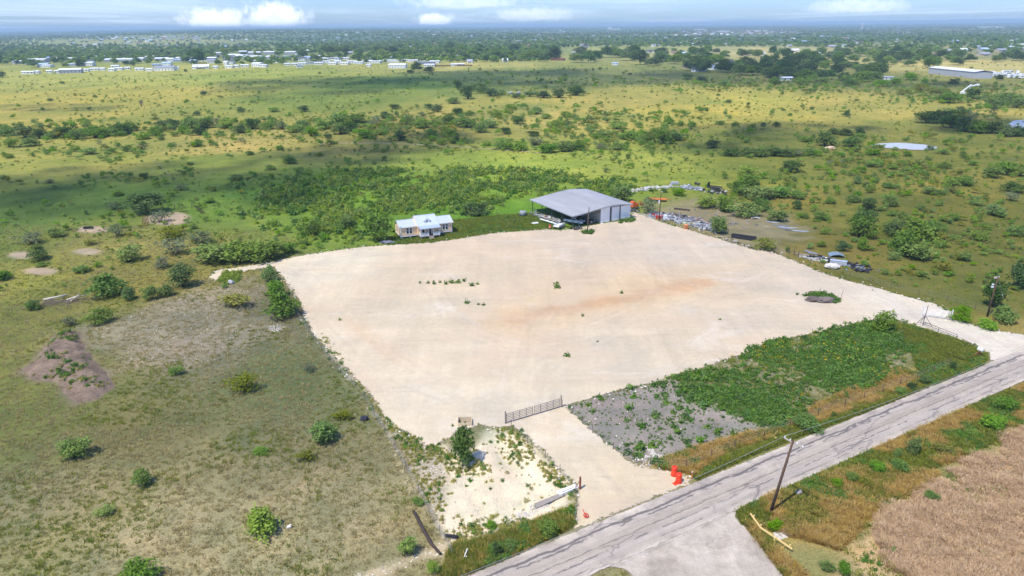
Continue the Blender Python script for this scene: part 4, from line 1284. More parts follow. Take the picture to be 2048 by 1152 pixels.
      (1130, 152, 11, 6, 'green'), (1083, 160, 10, 6, 'dark'), (1200, 140, 9, 6, 'dark'), (1103, 167, 8, 5, 'dark'), (960, 140, 9, 5, 'green'), (820, 160, 7, 4, 'green'), (757, 160, 7, 4, 'green')]),
    ('bush in the brushy belt under the far wood on the right', 'brushy belt under the far wood', 'green',
     [(1944, 197, 38, 24, 'dark'), (1897, 206, 46, 18, 'green'), (2008, 206, 50, 16, 'green'), (1990, 215, 46, 16, 'green'), (1970, 200, 30, 15, 'green'), (2035, 215, 44, 18, 'green'), (1998, 161, 19, 12, 'dark'),
      (1905, 170, 18, 12, 'dark'), (1850, 165, 20, 10, 'bright'), (1820, 160, 34, 12, 'bright'), (1790, 168, 30, 10, 'bright'), (1760, 172, 30, 9, 'bright'), (1870, 190, 34, 12, 'olive'), (1840, 185, 34, 12, 'olive'),
      (1805, 190, 30, 10, 'olive'), (1640, 168, 34, 12, 'green'), (1600, 170, 34, 12, 'green'), (1700, 172, 34, 11, 'green'), (1550, 170, 34, 10, 'green'), (1500, 170, 30, 10, 'green'), (1450, 172, 30, 10, 'green'),
      (1400, 165, 30, 10, 'dark'), (1375, 160, 26, 10, 'dark')]),
]


def ordinal(n):
    return '%d%s' % (n, 'th' if 10 <= n % 100 <= 20 else {1: 'st', 2: 'nd', 3: 'rd'}.get(n % 10, 'th'))


SHRUB_XY = []
for stem, group, _, members in ROWS:
    for i, (x, y, w, h, k) in enumerate(sorted(members)):
        plant('shrub', x, y, w, h, k, '%s, %s from the left' % (stem, ordinal(i + 1)), 'shrub', group, w >= 24)
o = plant('dead_tree', 283, 213, 14, 12, 'dead', 'black dead tree alone on the yellow left pasture', 'tree', None, True)
o = plant('tree', 916, 179, 24, 18, 'dark', 'dark spiky tree left of the mid-pasture thicket', 'tree', None, True)


# ------------------------------------------------------------------ ground cover nobody could count
def tuft_mesh(name, mat, seed, n=14, h=0.35, spread=0.18, wd=0.03, lean=0.5):
    rg = np.random.default_rng(seed)
    a = rg.uniform(0, 2 * np.pi, n)
    r = spread * np.sqrt(rg.uniform(0, 1, n))
    p = np.stack([r * np.cos(a), r * np.sin(a), np.zeros(n)], -1)
    a2 = a + rg.normal(0, 0.6, n)
    ln = lean * rg.uniform(0.2, 1.1, n)
    hh = h * rg.uniform(0.5, 1.15, n)
    tip = p + np.stack([np.cos(a2) * ln * hh, np.sin(a2) * ln * hh, hh], -1)
    sd_ = np.stack([-np.sin(a2), np.cos(a2), np.zeros(n)], -1) * wd * rg.uniform(0.6, 1.3, n)[:, None]
    mid = p * 0.45 + tip * 0.55 + np.array([0, 0, 0.06 * h])
    v = np.stack([p - sd_ * 0.8, p + sd_ * 0.8, mid + sd_ * 0.7, mid - sd_ * 0.7, tip + sd_ * 0.12, tip - sd_ * 0.12], 1).reshape(-1, 3)
    b0 = np.arange(n)[:, None] * 6
    q = np.concatenate([b0 + np.array([[0, 1, 2, 3]]), b0 + np.array([[3, 2, 4, 5]])], 0)
    me = np_mesh(name, v, q, mat)
    at = me.attributes.new('lv', 'FLOAT', 'FACE')
    t_ = rg.uniform(0, 1, n)
    at.data.foreach_set('value', np.concatenate([t_, t_]).astype(np.float32))
    return me


def clump_mesh(name, mat, seed, n=60, w=1.0, h=0.6, size=0.16):
    rg = np.random.default_rng(seed)
    d = rg.normal(size=(n, 3))
    d /= np.linalg.norm(d, axis=1, keepdims=True)
    d[:, 2] = np.abs(d[:, 2])
    p = d * np.array([w / 2, w / 2, h]) * rg.uniform(0.35, 1.05, n)[:, None] * (1 + 0.3 * np.sin(3 * np.arctan2(d[:, 1], d[:, 0]) + seed))[:, None]
    v, q = leaf_cards(p, d, size, rg, 1.2, 0.3)
    v[:, 2] = np.maximum(v[:, 2], 0)
    me = np_mesh(name, v, q, mat)
    at = me.attributes.new('lv', 'FLOAT', 'FACE')
    at.data.foreach_set('value', rg.uniform(0, 1, n).astype(np.float32))
    return me


def stone_mesh(name, mat, seed):
    bm = bmesh.new()
    bmesh.ops.create_icosphere(bm, subdivisions=1, radius=0.5)
    rg = random.Random(seed)
    for v in bm.verts:
        v.co *= rg.uniform(0.7, 1.2)
        v.co.z *= 0.6
    me = bpy.data.meshes.new(name)
    bm.to_mesh(me)
    bm.free()
    me.materials.append(mat)
    return me


def scatter(name, P, S, idx, meshes, label, seed=0, kind='stuff'):
    """one mass of ground cover: a point cloud that carries small plants or stones"""
    rg = np.random.default_rng(seed)
    n = len(P)
    me = bpy.data.meshes.new(name)
    me.vertices.add(n)
    me.vertices.foreach_set('co', np.asarray(P, np.float32).ravel())
    S = np.asarray(S, np.float32)
    if S.ndim == 1:
        S = np.stack([S, S, S], -1)
    me.attributes.new('sc', 'FLOAT_VECTOR', 'POINT').data.foreach_set('vector', S.ravel())
    R = np.stack([np.zeros(n), np.zeros(n), rg.uniform(0, 6.283, n)], -1).astype(np.float32)
    me.attributes.new('rt', 'FLOAT_VECTOR', 'POINT').data.foreach_set('vector', R.ravel())
    me.attributes.new('vi', 'INT', 'POINT').data.foreach_set('value', np.asarray(idx, np.int32))
    o = link(bpy.data.objects.new(name, me))
    tag(o, label, None, None, kind)
    src = bpy.data.collections.new(name + '_kinds')
    for i, ms in enumerate(meshes):
        so = bpy.data.objects.new('%s_kind_%02d' % (name, i), ms)
        src.objects.link(so)
    ng = bpy.data.node_groups.new(name + '_spread', 'GeometryNodeTree')
    ng.interface.new_socket('Geometry', in_out='INPUT', socket_type='NodeSocketGeometry')
    ng.interface.new_socket('Geometry', in_out='OUTPUT', socket_type='NodeSocketGeometry')
    N = ng.nodes
    gi, go = N.new('NodeGroupInput'), N.new('NodeGroupOutput')
    ip, ci = N.new('GeometryNodeInstanceOnPoints'), N.new('GeometryNodeCollectionInfo')
    ci.inputs['Collection'].default_value = src
    ci.inputs['Separate Children'].default_value = True
    ci.inputs['Reset Children'].default_value = True
    ip.inputs['Pick Instance'].default_value = True
    at = {}
    for k, ty in (('sc', 'FLOAT_VECTOR'), ('rt', 'FLOAT_VECTOR'), ('vi', 'INT')):
        a = N.new('GeometryNodeInputNamedAttribute')
        a.data_type = ty
        a.inputs['Name'].default_value = k
        at[k] = [x for x in a.outputs if x.enabled and x.name == 'Attribute'][0]
    L = ng.links
    L.new(gi.outputs[0], ip.inputs['Points'])
    L.new(ci.outputs[0], ip.inputs['Instance'])
    L.new(at['vi'], ip.inputs['Instance Index'])
    L.new(at['rt'], ip.inputs['Rotation'])
    L.new(at['sc'], ip.inputs['Scale'])
    L.new(ip.outputs[0], go.inputs[0])
    md = o.modifiers.new('spread', 'NODES')
    md.node_group = ng
    return o


def in_poly(pg, n, rg, dens=None, shrink=0.0):
    out = []
    tot = 0
    lo, hi = pg.min(0), pg.max(0)
    while tot < n:
        x = rg.uniform(lo[0], hi[0], n * 2)
        y = rg.uniform(lo[1], hi[1], n * 2)
        k = sdist(pg, x, y) > shrink
        if dens is not None:
            k &= rg.uniform(size=len(x)) < dens(x, y)
        out.append(np.stack([x[k], y[k]], -1))
        tot += int(k.sum())
        if len(out) > 60:
            break
    return np.concatenate(out)[:n]


def on_land(xy, dz=0.0):
    return np.concatenate([xy, (land_z(xy[:, 0], xy[:, 1]) + dz)[:, None]], 1)


def off_hard(xy, pad=0.15):
    x, y = xy[:, 0], xy[:, 1]
    k = (sdist(YARD, x, y) < -pad) & (road_sd(x, y) < -pad) & (sdist(SIDE, x, y) < -pad)
    return xy[k]


def in_view(xy, m=320):
    px, py = PX(xy[:, 0], xy[:, 1], np.zeros(len(xy)))
    return xy[(px > -m) & (px < 2048 + m) & (py < 1152 + m) & (xy[:, 1] > 30)]


G_GREEN = leaf_mat('short_green_grass', (98, 122, 52), (170, 174, 90), 0.5)
G_DRY = leaf_mat('short_dry_grass', (144, 134, 90), (204, 190, 142), 0.45)
G_GOLD = leaf_mat('gold_grass', (166, 138, 78), (214, 188, 122), 0.45)
G_HAY = leaf_mat('brown_hay', (186, 158, 122), (232, 208, 172), 0.45)
G_WEED = leaf_mat('broad_weed_leaves', (56, 96, 46), (122, 158, 80), 0.3)
G_LIME = leaf_mat('lime_scrub_leaves', (96, 128, 54), (168, 186, 92), 0.4)
G_FLOW = leaf_mat('yellow_flower_heads', (206, 170, 40), (236, 206, 70), 0.2)
G_SALT = leaf_mat('straw_weeds', (128, 130, 68), (188, 182, 108), 0.35)
tg = [tuft_mesh('green_tuft', G_GREEN, i, 16, 0.22, 0.22, 0.03, 0.8) for i in range(3)]
td = [tuft_mesh('dry_tuft', G_DRY, 10 + i, 16, 0.2, 0.22, 0.03, 0.9) for i in range(3)]
to = [tuft_mesh('gold_tuft', G_GOLD, 20 + i, 20, 0.34, 0.32, 0.035, 1.3) for i in range(3)]
th = [tuft_mesh('hay_tuft', G_HAY, 30 + i, 20, 0.28, 0.36, 0.035, 1.6) for i in range(4)]
cw = [clump_mesh('weed_clump', G_WEED, 40 + i, 64, 1.0, 0.62, 0.2) for i in range(4)]
cl_ = [clump_mesh('lime_clump', G_LIME, 50 + i, 70, 1.0, 0.62, 0.18) for i in range(4)]
cf_ = [clump_mesh('flower_heads', G_FLOW, 60 + i, 14, 0.9, 0.75, 0.12) for i in range(2)]
cs = [clump_mesh('straw_clump', G_SALT, 70 + i, 46, 0.9, 0.5, 0.16) for i in range(3)]
STONE = M('limestone', (226, 216, 198), 0.95, 0.15, 5)
STONEG = M('grey_stone', (150, 142, 134), 0.95, 0.25, 5)
ston = [stone_mesh('stone', STONE, i) for i in range(4)] + [stone_mesh('stone', STONEG, 9 + i) for i in range(2)]
rg = np.random.default_rng(5)

# short tussocks of the left pasture
LEFT = np.array([(-130, 46), (40, 46), (-6, 62), (-14, 80), (-24, 100), (-40, 130), (-52, 165), (-62, 180), (-150, 190)])
xy = in_view(off_hard(in_poly(LEFT, 60000, rg)))
xy = xy[rg.uniform(size=len(xy)) < np.clip(95.0 / np.hypot(xy[:, 0], xy[:, 1]), 0, 1) ** 1.4]
for pg_ in (ERODE, ERODE2, SLOPE, MOUND, *SPOTS):
    xy = xy[sdist(pg_, xy[:, 0], xy[:, 1]) + (fbm(xy[:, 0], xy[:, 1], 2, 290) - 0.5) * 2 < 0]
dry = fbm(xy[:, 0], xy[:, 1], 11, 200) + rg.normal(0, 0.10, len(xy)) > 0.42
scatter('pasture_grass', on_land(xy), rg.uniform(0.6, 1.4, len(xy)), np.where(dry, 3, 0) + rg.integers(0, 3, len(xy)), tg + td, 'short olive and straw grass of the left pasture', 1)
# weedy lot between yard and road
WEEDS_B = poly([(1300, 770), (1440, 716), (1540, 684), (1640, 658), (1735, 636), (1800, 646), (1860, 700), (1820, 740), (1700, 792), (1600, 838), (1545, 868), (1440, 850), (1370, 810)])
dw = lambda x, y: np.clip((fbm(x, y, 7, 210) - 0.26) * 2.4, 0.03, 1) * sstep(sdist(WEEDS, x, y) + (fbm(x, y, 4, 212) - 0.5) * 7, -2.0, 3.5)
xy = in_poly(WEEDS_B, 4200, rg, dw)
s = rg.uniform(0.35, 1.0, len(xy)) + 0.9 * np.clip(fbm(xy[:, 0], xy[:, 1], 3.5, 214) - 0.45, 0, 1) * 2 * rg.uniform(0.4, 1, len(xy))
p_fl = (fbm(xy[:, 0], xy[:, 1], 9, 215) > 0.52) & (xy[:, 0] > 33) & (rg.uniform(size=len(xy)) < 0.16)
idx = np.where(p_fl, 4 + rg.integers(0, 2, len(xy)), rg.integers(0, 4, len(xy)))
scatter('leafy_weeds', on_land(xy), s, idx, cw + cf_, 'dense green weeds with yellow flowers on the lot by the road', 2)
xy = in_poly(GREYR, 800, rg, lambda x, y: np.clip((fbm(x, y, 4, 220) - 0.2) * 1.6, 0.25, 1))
big = rg.uniform(size=len(xy)) < 0.10
scatter('grey_lot_weeds', on_land(xy), np.where(big, rg.uniform(0.7, 1.6, len(xy)), rg.uniform(0.12, 0.42, len(xy))), rg.integers(0, 4, len(xy)), cw, 'scattered weeds on the bare grey soil by the driveway', 3)
# gold and green verges
parts_ = [in_poly(GOLD, 3600, rg, lambda x, y: 0.25 + 0.75 * (fbm(x, y, 3, 232) > 0.45)), in_poly(GOLD2, 3000, rg, lambda x, y: 0.25 + 0.75 * (fbm(x, y, 4, 233) > 0.45)), in_poly(VERGE3, 2600, rg, lambda x, y: fbm(x, y, 4, 231) > 0.52), in_poly(VERGE, 300, rg)]
xy = in_view(off_hard(np.concatenate(parts_)))
scatter('gold_grass', on_land(xy), rg.uniform(0.55, 1.25, len(xy)), rg.integers(0, 3, len(xy)), to, 'gold dry grass along the road verges', 4)
xy = in_view(off_hard(np.concatenate([in_poly(VERGE, 3000, rg), in_poly(VERGE2, 2600, rg), in_poly(VERGE3, 7500, rg, lambda x, y: fbm(x, y, 4, 231) < 0.58), in_poly(GOLD2, 1800, rg, lambda x, y: fbm(x, y, 4, 233) < 0.5), in_poly(GOLD, 1500, rg, lambda x, y: fbm(x, y, 3, 232) < 0.5), in_poly(HAY, 900, rg, lambda x, y: (sdist(HAY, x, y) < 6) & (fbm(x, y, 4, 255) < 0.5)), in_poly(WEEDS, 1900, rg), in_poly(CORNER, 5200, rg), in_poly(CABIN_LAWN, 3600, rg)])))
isw = (fbm(xy[:, 0], xy[:, 1], 4, 240) > 0.60) & (rg.uniform(size=len(xy)) < 0.35)
scatter('verge_grass', on_land(xy), rg.uniform(0.8, 1.7, len(xy)) * np.where(isw, 0.45, 1), np.where(isw, 3 + rg.integers(0, 4, len(xy)), rg.integers(0, 3, len(xy))), tg + cw, 'green grass and weeds on the road verges and corner lot', 5)
# brown hay field
xy = in_poly(HAY, 40000, rg)
xy = in_view(off_hard(xy[sdist(HAY, xy[:, 0], xy[:, 1]) + (fbm(xy[:, 0], xy[:, 1], 4, 255) - 0.62) * 9 > 0]), 40)
scatter('hay_grass', on_land(xy), rg.uniform(0.6, 1.3, len(xy)) * (0.7 + 0.7 * fbm(xy[:, 0], xy[:, 1], 2.5, 250)), rg.integers(0, 4, len(xy)), th, 'brown standing hay in the bottom right field', 6)
# lime scrub behind cabin and barn
WB2 = poly([(600, 500), (540, 470), (470, 430), (500, 385), (640, 340), (850, 325), (1050, 335), (1290, 352), (1320, 380), (1220, 400), (1060, 420), (930, 440), (905, 455), (790, 470), (730, 490)])
xy = off_hard(in_poly(WB2, 5200, rg, lambda x, y: np.clip(sdist(WB2, x, y) / 26 + 0.05, 0.05, 1) * np.clip((fbm(x, y, 13, 260) - 0.36) * 4, 0.04, 1)))
bx, by = np.array(W(1057, 420)[:2]), np.array(W(1260, 436)[:2])
far_ = np.ones(len(xy), bool)
for c_, r_ in ((np.array([14.0, 196]), 17), (np.array([-21.5, 176]), 9)):
    far_ &= np.hypot(xy[:, 0] - c_[0], xy[:, 1] - c_[1]) > r_
xy = xy[far_]
scatter('green_scrub', on_land(xy), 0.7 + 2.2 * rg.uniform(0, 1, len(xy)) ** 2, np.where(rg.uniform(size=len(xy)) < 0.35, 4, 0) + rg.integers(0, 4, len(xy)), cl_ + cw, 'dense lime green scrub behind the cabin and the barn', 7)
# knee-high scrub dotted over the pasture
nn = 44000
y = 120 * (1000 / 120) ** rg.uniform(0, 1, nn)
x = rg.uniform(-1.05, 1.05, nn) * (y + 40)
xy = np.stack([x, y], -1)
xy = off_hard(in_view(xy), 2)
k = rg.uniform(size=len(xy)) < np.clip((fbm(xy[:, 0], xy[:, 1], 45, 270) - 0.34) * 2.0, 0.05, 1)
k &= (sdist(SCRAP, xy[:, 0], xy[:, 1]) < 0) & (sdist(POND1, xy[:, 0], xy[:, 1]) < -1) & (sdist(CABIN_LAWN, xy[:, 0], xy[:, 1]) < 0) & (sdist(LEFT, xy[:, 0], xy[:, 1]) < 0)
xy = xy[k]
dist = np.hypot(xy[:, 0], xy[:, 1])
scatter('pasture_scrub', on_land(xy), (0.35 + 1.1 * rg.uniform(0, 1, len(xy)) ** 2) * np.clip(dist / 330, 0.6, 1.9), np.where(rg.uniform(size=len(xy)) < 0.4, 4, 0) + rg.integers(0, 4, len(xy)), cl_ + [clump_mesh('olive_clump', leaf_mat('olive_leaves', (0, 0, 0), (0, 0, 0)), 80 + i, 50, 1, .6, .18) for i in range(4)], 'low olive scrub dotted over the far pasture', 8)
# shoulder-high brush, thickest in the belts across the middle of the pasture
fb = []
for i in range(5):
    rgx = random.Random(160 + i)
    lobes = [(rgx.uniform(-.28, .28), rgx.uniform(-.28, .28), rgx.uniform(.2, .6), rgx.uniform(.16, .30), rgx.uniform(.16, .30), rgx.uniform(.16, .30)) for _ in range(7)]
    fb.append(crown_mesh('brush', lobes, 260, 0.12, leaf_mat(('mesq', 'mesq', 'bright', 'mesq', 'olive')[i] + '_leaves', (0, 0, 0), (0, 0, 0)), 170 + i, 0.15))
nn = 64000
y = 130 * (900 / 130) ** rg.uniform(0, 1, nn)
x = rg.uniform(-1.05, 1.05, nn) * (y + 40)
xy = off_hard(in_view(np.stack([x, y], -1)), 3)
px_, py_ = PX(xy[:, 0], xy[:, 1], np.zeros(len(xy)))
BELT = [(850, 265, 260, 30, 1.0), (1130, 270, 330, 40, 1.0), (200, 268, 260, 16, 0.8), (450, 262, 260, 18, 0.8), (620, 370, 330, 40, 0.55), (1560, 420, 260, 60, 0.55), (1850, 480, 240, 70, 0.6), (1850, 350, 260, 60, 0.55),
        (1640, 300, 260, 26, 0.6), (1950, 200, 160, 26, 0.9), (1600, 170, 320, 14, 0.9), (450, 480, 160, 50, 0.6), (200, 470, 260, 60, 0.25), (1250, 330, 260, 20, 0.35), (1050, 165, 260, 26, 0.3), (300, 310, 400, 20, 0.3), (1960, 570, 120, 50, 0.35)]
wgt = np.where((px_ < 0) | (px_ > 2048), 0.22, 0.05)
for a_, b_, w_, h_, v_ in BELT:
    wgt = np.maximum(wgt, v_ * np.exp(-((px_ - a_) / w_) ** 2 - ((py_ - b_) / h_) ** 2))
k = rg.uniform(size=len(xy)) < 1.1 * (wgt - 0.02) * np.clip((fbm(xy[:, 0], xy[:, 1], 30, 275) - 0.30) * 3.0, 0.08, 1)
k &= (sdist(SCRAP, xy[:, 0], xy[:, 1]) < 0) & (sdist(POND1, xy[:, 0], xy[:, 1]) < -2) & (sdist(CABIN_LAWN, xy[:, 0], xy[:, 1]) < -1)
for c_, r_ in ((np.array([14.0, 196]), 18), (np.array([-21.5, 176]), 11)):
    k &= np.hypot(xy[:, 0] - c_[0], xy[:, 1] - c_[1]) > r_
xy = xy[k]
dist = np.hypot(xy[:, 0], xy[:, 1])
s = (0.8 + 2.6 * rg.uniform(0, 1, len(xy)) ** 2) * np.clip(dist / 300, 0.6, 1.5)
scatter('pasture_brush', on_land(xy), np.stack([s, s, s * rg.uniform(0.6, 1.0, len(xy))], -1), rg.integers(0, 5, len(xy)), fb, 'soft pale brush scattered across the pasture', 13)
# torn margins of the yard: limestone lumps and weeds
n_e = []
seg = np.roll(YARD, -1, 0) - YARD
ln = np.hypot(seg[:, 0], seg[:, 1])
for i in range(len(YARD)):
    m_ = int(ln[i] * 5)
    tt = rg.uniform(0, 1, m_)[:, None]
    n_e.append(YARD[i] + seg[i] * tt + rg.normal(0, 0.75, (m_, 2)))
xy = np.concatenate(n_e)
xy = in_view(xy[road_sd(xy[:, 0], xy[:, 1]) < -1.0])
xy = xy[~((xy[:, 1] < 100) & (sdist(YARD, xy[:, 0], xy[:, 1]) > 0.2))]
k = rg.uniform(size=len(xy)) < 0.55
E_ = xy[k]
scatter('edge_stones', np.concatenate([E_, np.full((len(E_), 1), 0.07)], 1), rg.uniform(0.08, 0.42, len(E_)) ** 1.0, rg.integers(0, 6, len(E_)), ston, 'limestone lumps along the margins of the yard', 9)
E_ = xy[~k]
E_ = E_[sdist(YARD, E_[:, 0], E_[:, 1]) < 0.35]
scatter('edge_weeds', np.concatenate([E_, np.full((len(E_), 1), 0.03)], 1), rg.uniform(0.2, 0.75, len(E_)), np.where(rg.uniform(size=len(E_)) < 0.45, rg.integers(0, 4, len(E_)), rg.integers(4, 7, len(E_))), cw + cs, 'weeds along the torn margins of the yard', 10)
# straw weeds and pebbles on the eroded bank
xy = np.concatenate([in_poly(ERODE, 300, rg, lambda x, y: np.clip((fbm(x, y, 5, 280) - 0.48) * 4, 0.03, 1)), in_poly(SLOPE, 600, rg, lambda x, y: np.clip((fbm(x, y, 5, 285) - 0.35) * 2.5, 0.05, 1)),
                     in_poly(poly([(985, 857), (1030, 855), (1060, 890), (1075, 915), (1040, 935), (1000, 900)]), 160, rg), in_poly(poly([(868, 905), (930, 905), (985, 930), (975, 945), (900, 945)]), 170, rg),
                     in_poly(poly([(1075, 915), (1100, 930), (1150, 968), (1140, 985), (1090, 960)]), 110, rg), in_poly(poly([(1080, 1040), (1150, 1005), (1155, 1045), (1100, 1060)]), 130, rg)])
scatter('bank_weeds', on_land(xy), rg.uniform(0.2, 0.8, len(xy)), np.where(rg.uniform(size=len(xy)) < 0.85, rg.integers(0, 3, len(xy)), 3 + rg.integers(0, 4, len(xy))), cs + cw, 'straw coloured weeds on the eroded white bank', 11)
xy = np.concatenate([in_poly(ERODE, 160, rg), in_poly(ERODE2, 90, rg), in_poly(SLOPE, 500, rg), in_poly(BARE_L, 700, rg), in_poly(GREYR, 110, rg)])
scatter('loose_stones', on_land(xy, 0.01), rg.uniform(0.06, 0.24, len(xy)), rg.integers(0, 6, len(xy)), ston, 'loose pale stones on the bare ground', 12)
# ================================================================== buildings
def base_of(px, py):
    p = W(px, py)
    p.z = max(gz(p.x, p.y), 0.0 if float(sdist(YARD, np.array([p.x]), np.array([p.y]))[0]) < 0.5 else 0.06)
    return p


# ---------------- cream cabin on piers
cream = M('cream_siding', (240, 206, 166), 0.75, 0.07, 3)
white = M('white_paint', (236, 236, 234), 0.6, 0.05, 3)
tin = M('pale_blue_tin', (206, 214, 222), 0.35, 0.07, 1.5, metal=0.25)
dark_in = M('dark_glass', (34, 38, 46), 0.12, 0.1, 2, spec=0.8)
block = M('concrete_block', (168, 164, 156), 0.95, 0.15, 6)
woodp = M('weathered_plank', (150, 140, 128), 0.9, 0.2, 6)
A = W(802, 478)
Bp = W(904.5, 466)
cab_ang = math.atan2(Bp.y - A.y, Bp.x - A.x)
CW = (Bp - A).length
CD = 5.6
cab = thing('cabin', (A.x, A.y, 0.0), cab_ang, 'cream cabin on piers with pale tin roof, dormer and white porch', 'house')
x1, x2 = CW * 0.315, CW * 0.715         # centre bay
Z0, ZE = 0.62, 3.05                      # floor and wing eave
RW = 1.0                                 # wing ridge rise
RC = 1.75                                # centre ridge rise
b = MB()
b.prism([(0, Z0), (CD, Z0), (CD, ZE), (CD / 2, ZE + RW), (0, ZE)], 0, x1 - 0.002)
b.prism([(0, Z0), (CD, Z0), (CD, ZE), (CD / 2, ZE + RW), (0, ZE)], x2 + 0.002, CW)
b.prism([(-0.75, Z0), (CD, Z0), (CD, ZE + 0.25), (CD / 2, ZE + RC), (-0.75, ZE - 0.05)], x1, x2)
wall = b.build('wall', cream, cab)
# lap siding boards proud of the wall
for k in range(11):
    z = Z0 + 0.06 + k * 0.215
    bb = MB().box(0.14, x1 - 0.1, -0.022, 0.0, z, z + 0.19)
    bb.build('board', cream, wall)
    MB().box(x2 + 0.1, CW - 0.14, -0.022, 0.0, z, z + 0.19).build('board', cream, wall)


def roof_pair(xa, xb, yf, yb, ze, zr, yr, name='roof', over=0.3):
    rf = MB()
    th = 0.07
    pf = [(yf - over, ze - over * (zr - ze) / (yr - yf)), (yr, zr), (yr, zr + th), (yf - over, ze - over * (zr - ze) / (yr - yf) + th)]
    rf.prism(pf, xa, xb)
    pb = [(yb + over, ze - over * (zr - ze) / (yb - yr)), (yr + 0.001, zr), (yr + 0.001, zr + th), (yb + over, ze - over * (zr - ze) / (yb - yr) + th)]
    rf.prism(pb, xa, xb)
    o = rf.build(name, tin, cab)
    # standing seams
    n = int((xb - xa) / 0.62)
    sm = MB()
    for i in range(n + 1):
        x = xa + 0.02 + i * (xb - xa - 0.07) / n
        sm = MB()
        sm.prism([(pf[0][0], pf[3][1]), (yr, zr + th), (yr, zr + th + 0.035), (pf[0][0], pf[3][1] + 0.035)], x, x + 0.03)
        sm.build('seam', tin, o)
    MB().obox(((xa + xb) / 2, yr, zr + th + 0.02), xb - xa, 0.22, 0.05).build('ridge_cap', tin, o)
    MB().box(xa, xb, pf[0][0] - 0.03, pf[0][0] - 0.001, pf[0][1] - 0.10, pf[3][1] + 0.01).build('fascia', white, o)
    return o


roof_pair(-0.35, x1 - 0.16, 0, CD, ZE, ZE + RW, CD / 2)
roof_pair(x2 + 0.16, CW + 0.35, 0, CD, ZE, ZE + RW, CD / 2)
roof_pair(x1 - 0.15, x2 + 0.15, -0.75, CD, ZE + 0.12, ZE + RC, CD / 2)


def window(px0, px1, z0, z1, y, parent, axis='x', sash=True):
    w = MB()
    f = 0.11
    if axis == 'x':
        w.box(px0, px1, y - 0.05, y - 0.024, z0, z0 + f).box(px0, px1, y - 0.05, y - 0.024, z1 - f, z1)
        w.box(px0, px0 + f, y - 0.05, y - 0.024, z0 + f, z1 - f).box(px1 - f, px1, y - 0.05, y - 0.024, z0 + f, z1 - f)
    else:
        w.box(y - 0.05, y - 0.024, px0, px1, z0, z0 + f).box(y - 0.05, y - 0.024, px0, px1, z1 - f, z1)
        w.box(y - 0.05, y - 0.024, px0, px0 + f, z0 + f, z1 - f).box(y - 0.05, y - 0.024, px1 - f, px1, z0 + f, z1 - f)
    fr = w.build('window', white, parent)
    zm = (z0 + z1) / 2 + 0.1
    for za, zb in ((z0 + f, zm - 0.04), (zm + 0.04, z1 - f)):
        p = MB()
        if axis == 'x':
            p.box(px0 + f, px1 - f, y - 0.036, y - 0.026, za, zb)
        else:
            p.box(y - 0.036, y - 0.026, px0 + f, px1 - f, za, zb)
        p.build('pane', dark_in, fr)
    s = MB()
    if axis == 'x':
        s.box(px0 + f, px1 - f, y - 0.045, y - 0.028, zm - 0.04, zm + 0.04)
    else:
        s.box(y - 0.045, y - 0.028, px0 + f, px1 - f, zm - 0.04, zm + 0.04)
    s.build('sash_rail', white, fr)
    return fr


for cx in (CW * 0.165, CW * 0.865):
    window(cx - 0.80, cx - 0.005, 1.05, 2.72, 0, cab)
    window(cx + 0.005, cx + 0.80, 1.05, 2.72, 0, cab)
for cy_ in (0.7, 3.2):
    window(cy_, cy_ + 0.85, 1.15, 2.6, 0, cab, 'y')
# corner boards
for x in (0.0, CW - 0.13):
    MB().box(x, x + 0.13, -0.04, -0.001, Z0, ZE - 0.02).build('corner_board', white, cab)
MB().box(-0.04, -0.001, -0.04, 0.12, Z0, ZE - 0.02).build('corner_board', white, cab)
MB().box(-0.02, CW + 0.02, -0.045, -0.023, Z0 - 0.16, Z0 + 0.02).build('skirt_board', white, cab)
MB().box(-0.045, -0.002, 0.0, CD, Z0 - 0.16, Z0 + 0.02).build('skirt_board', white, cab)
# piers
for i in range(7):
    for yy in (0.2, CD / 2, CD - 0.2):
        x = 0.25 + i * (CW - 0.5) / 6
        MB().box(x - 0.2, x + 0.2, yy - 0.2, yy + 0.2, -0.1, Z0).build('pier', block, cab)
# porch
pf0, pf1, py0 = x1 + 0.25, x2 - 0.05, -2.35
deck = MB().box(pf0, pf1, py0, -0.76, Z0 - 0.16, Z0 - 0.02).build('porch_deck', woodp, cab)
pr = MB()
pr.prism([(py0 - 0.3, 2.62), (-0.70, 3.02), (-0.70, 3.09), (py0 - 0.3, 2.69)], pf0 - 0.2, pf1 + 0.2)
proof = pr.build('porch_roof', M('porch_tin', (176, 192, 208), 0.4, 0.07, 2, metal=0.25), cab)
for i in range(9):
    x = pf0 - 0.18 + i * (pf1 - pf0 + 0.33) / 8
    MB().prism([(py0 - 0.3, 2.69), (-0.70, 3.09), (-0.70, 3.12), (py0 - 0.3, 2.72)], x, x + 0.03).build('seam', tin, proof)
sx0, sx1 = pf0 + (pf1 - pf0) * 0.42, pf0 + (pf1 - pf0) * 0.66
for x in (pf0, sx0 - 0.06, sx1 - 0.06, pf1 - 0.12):
    MB().box(x, x + 0.12, py0, py0 + 0.12, Z0 - 0.02, 2.66).build('porch_post', white, cab)
for xa, xb in ((pf0 + 0.12, sx0 - 0.06), (sx1 + 0.06, pf1 - 0.12)):
    r = MB().box(xa, xb, py0 + 0.02, py0 + 0.1, Z0 + 0.82, Z0 + 0.90).box(xa, xb, py0 + 0.02, py0 + 0.1, Z0 + 0.06, Z0 + 0.12).build('railing', white, cab)
    n = int((xb - xa) / 0.115)
    for i in range(n):
        x = xa + 0.02 + i * (xb - xa - 0.09) / max(n - 1, 1)
        MB().box(x, x + 0.075, py0 + 0.04, py0 + 0.08, Z0 + 0.12, Z0 + 0.82).build('baluster', white, r)
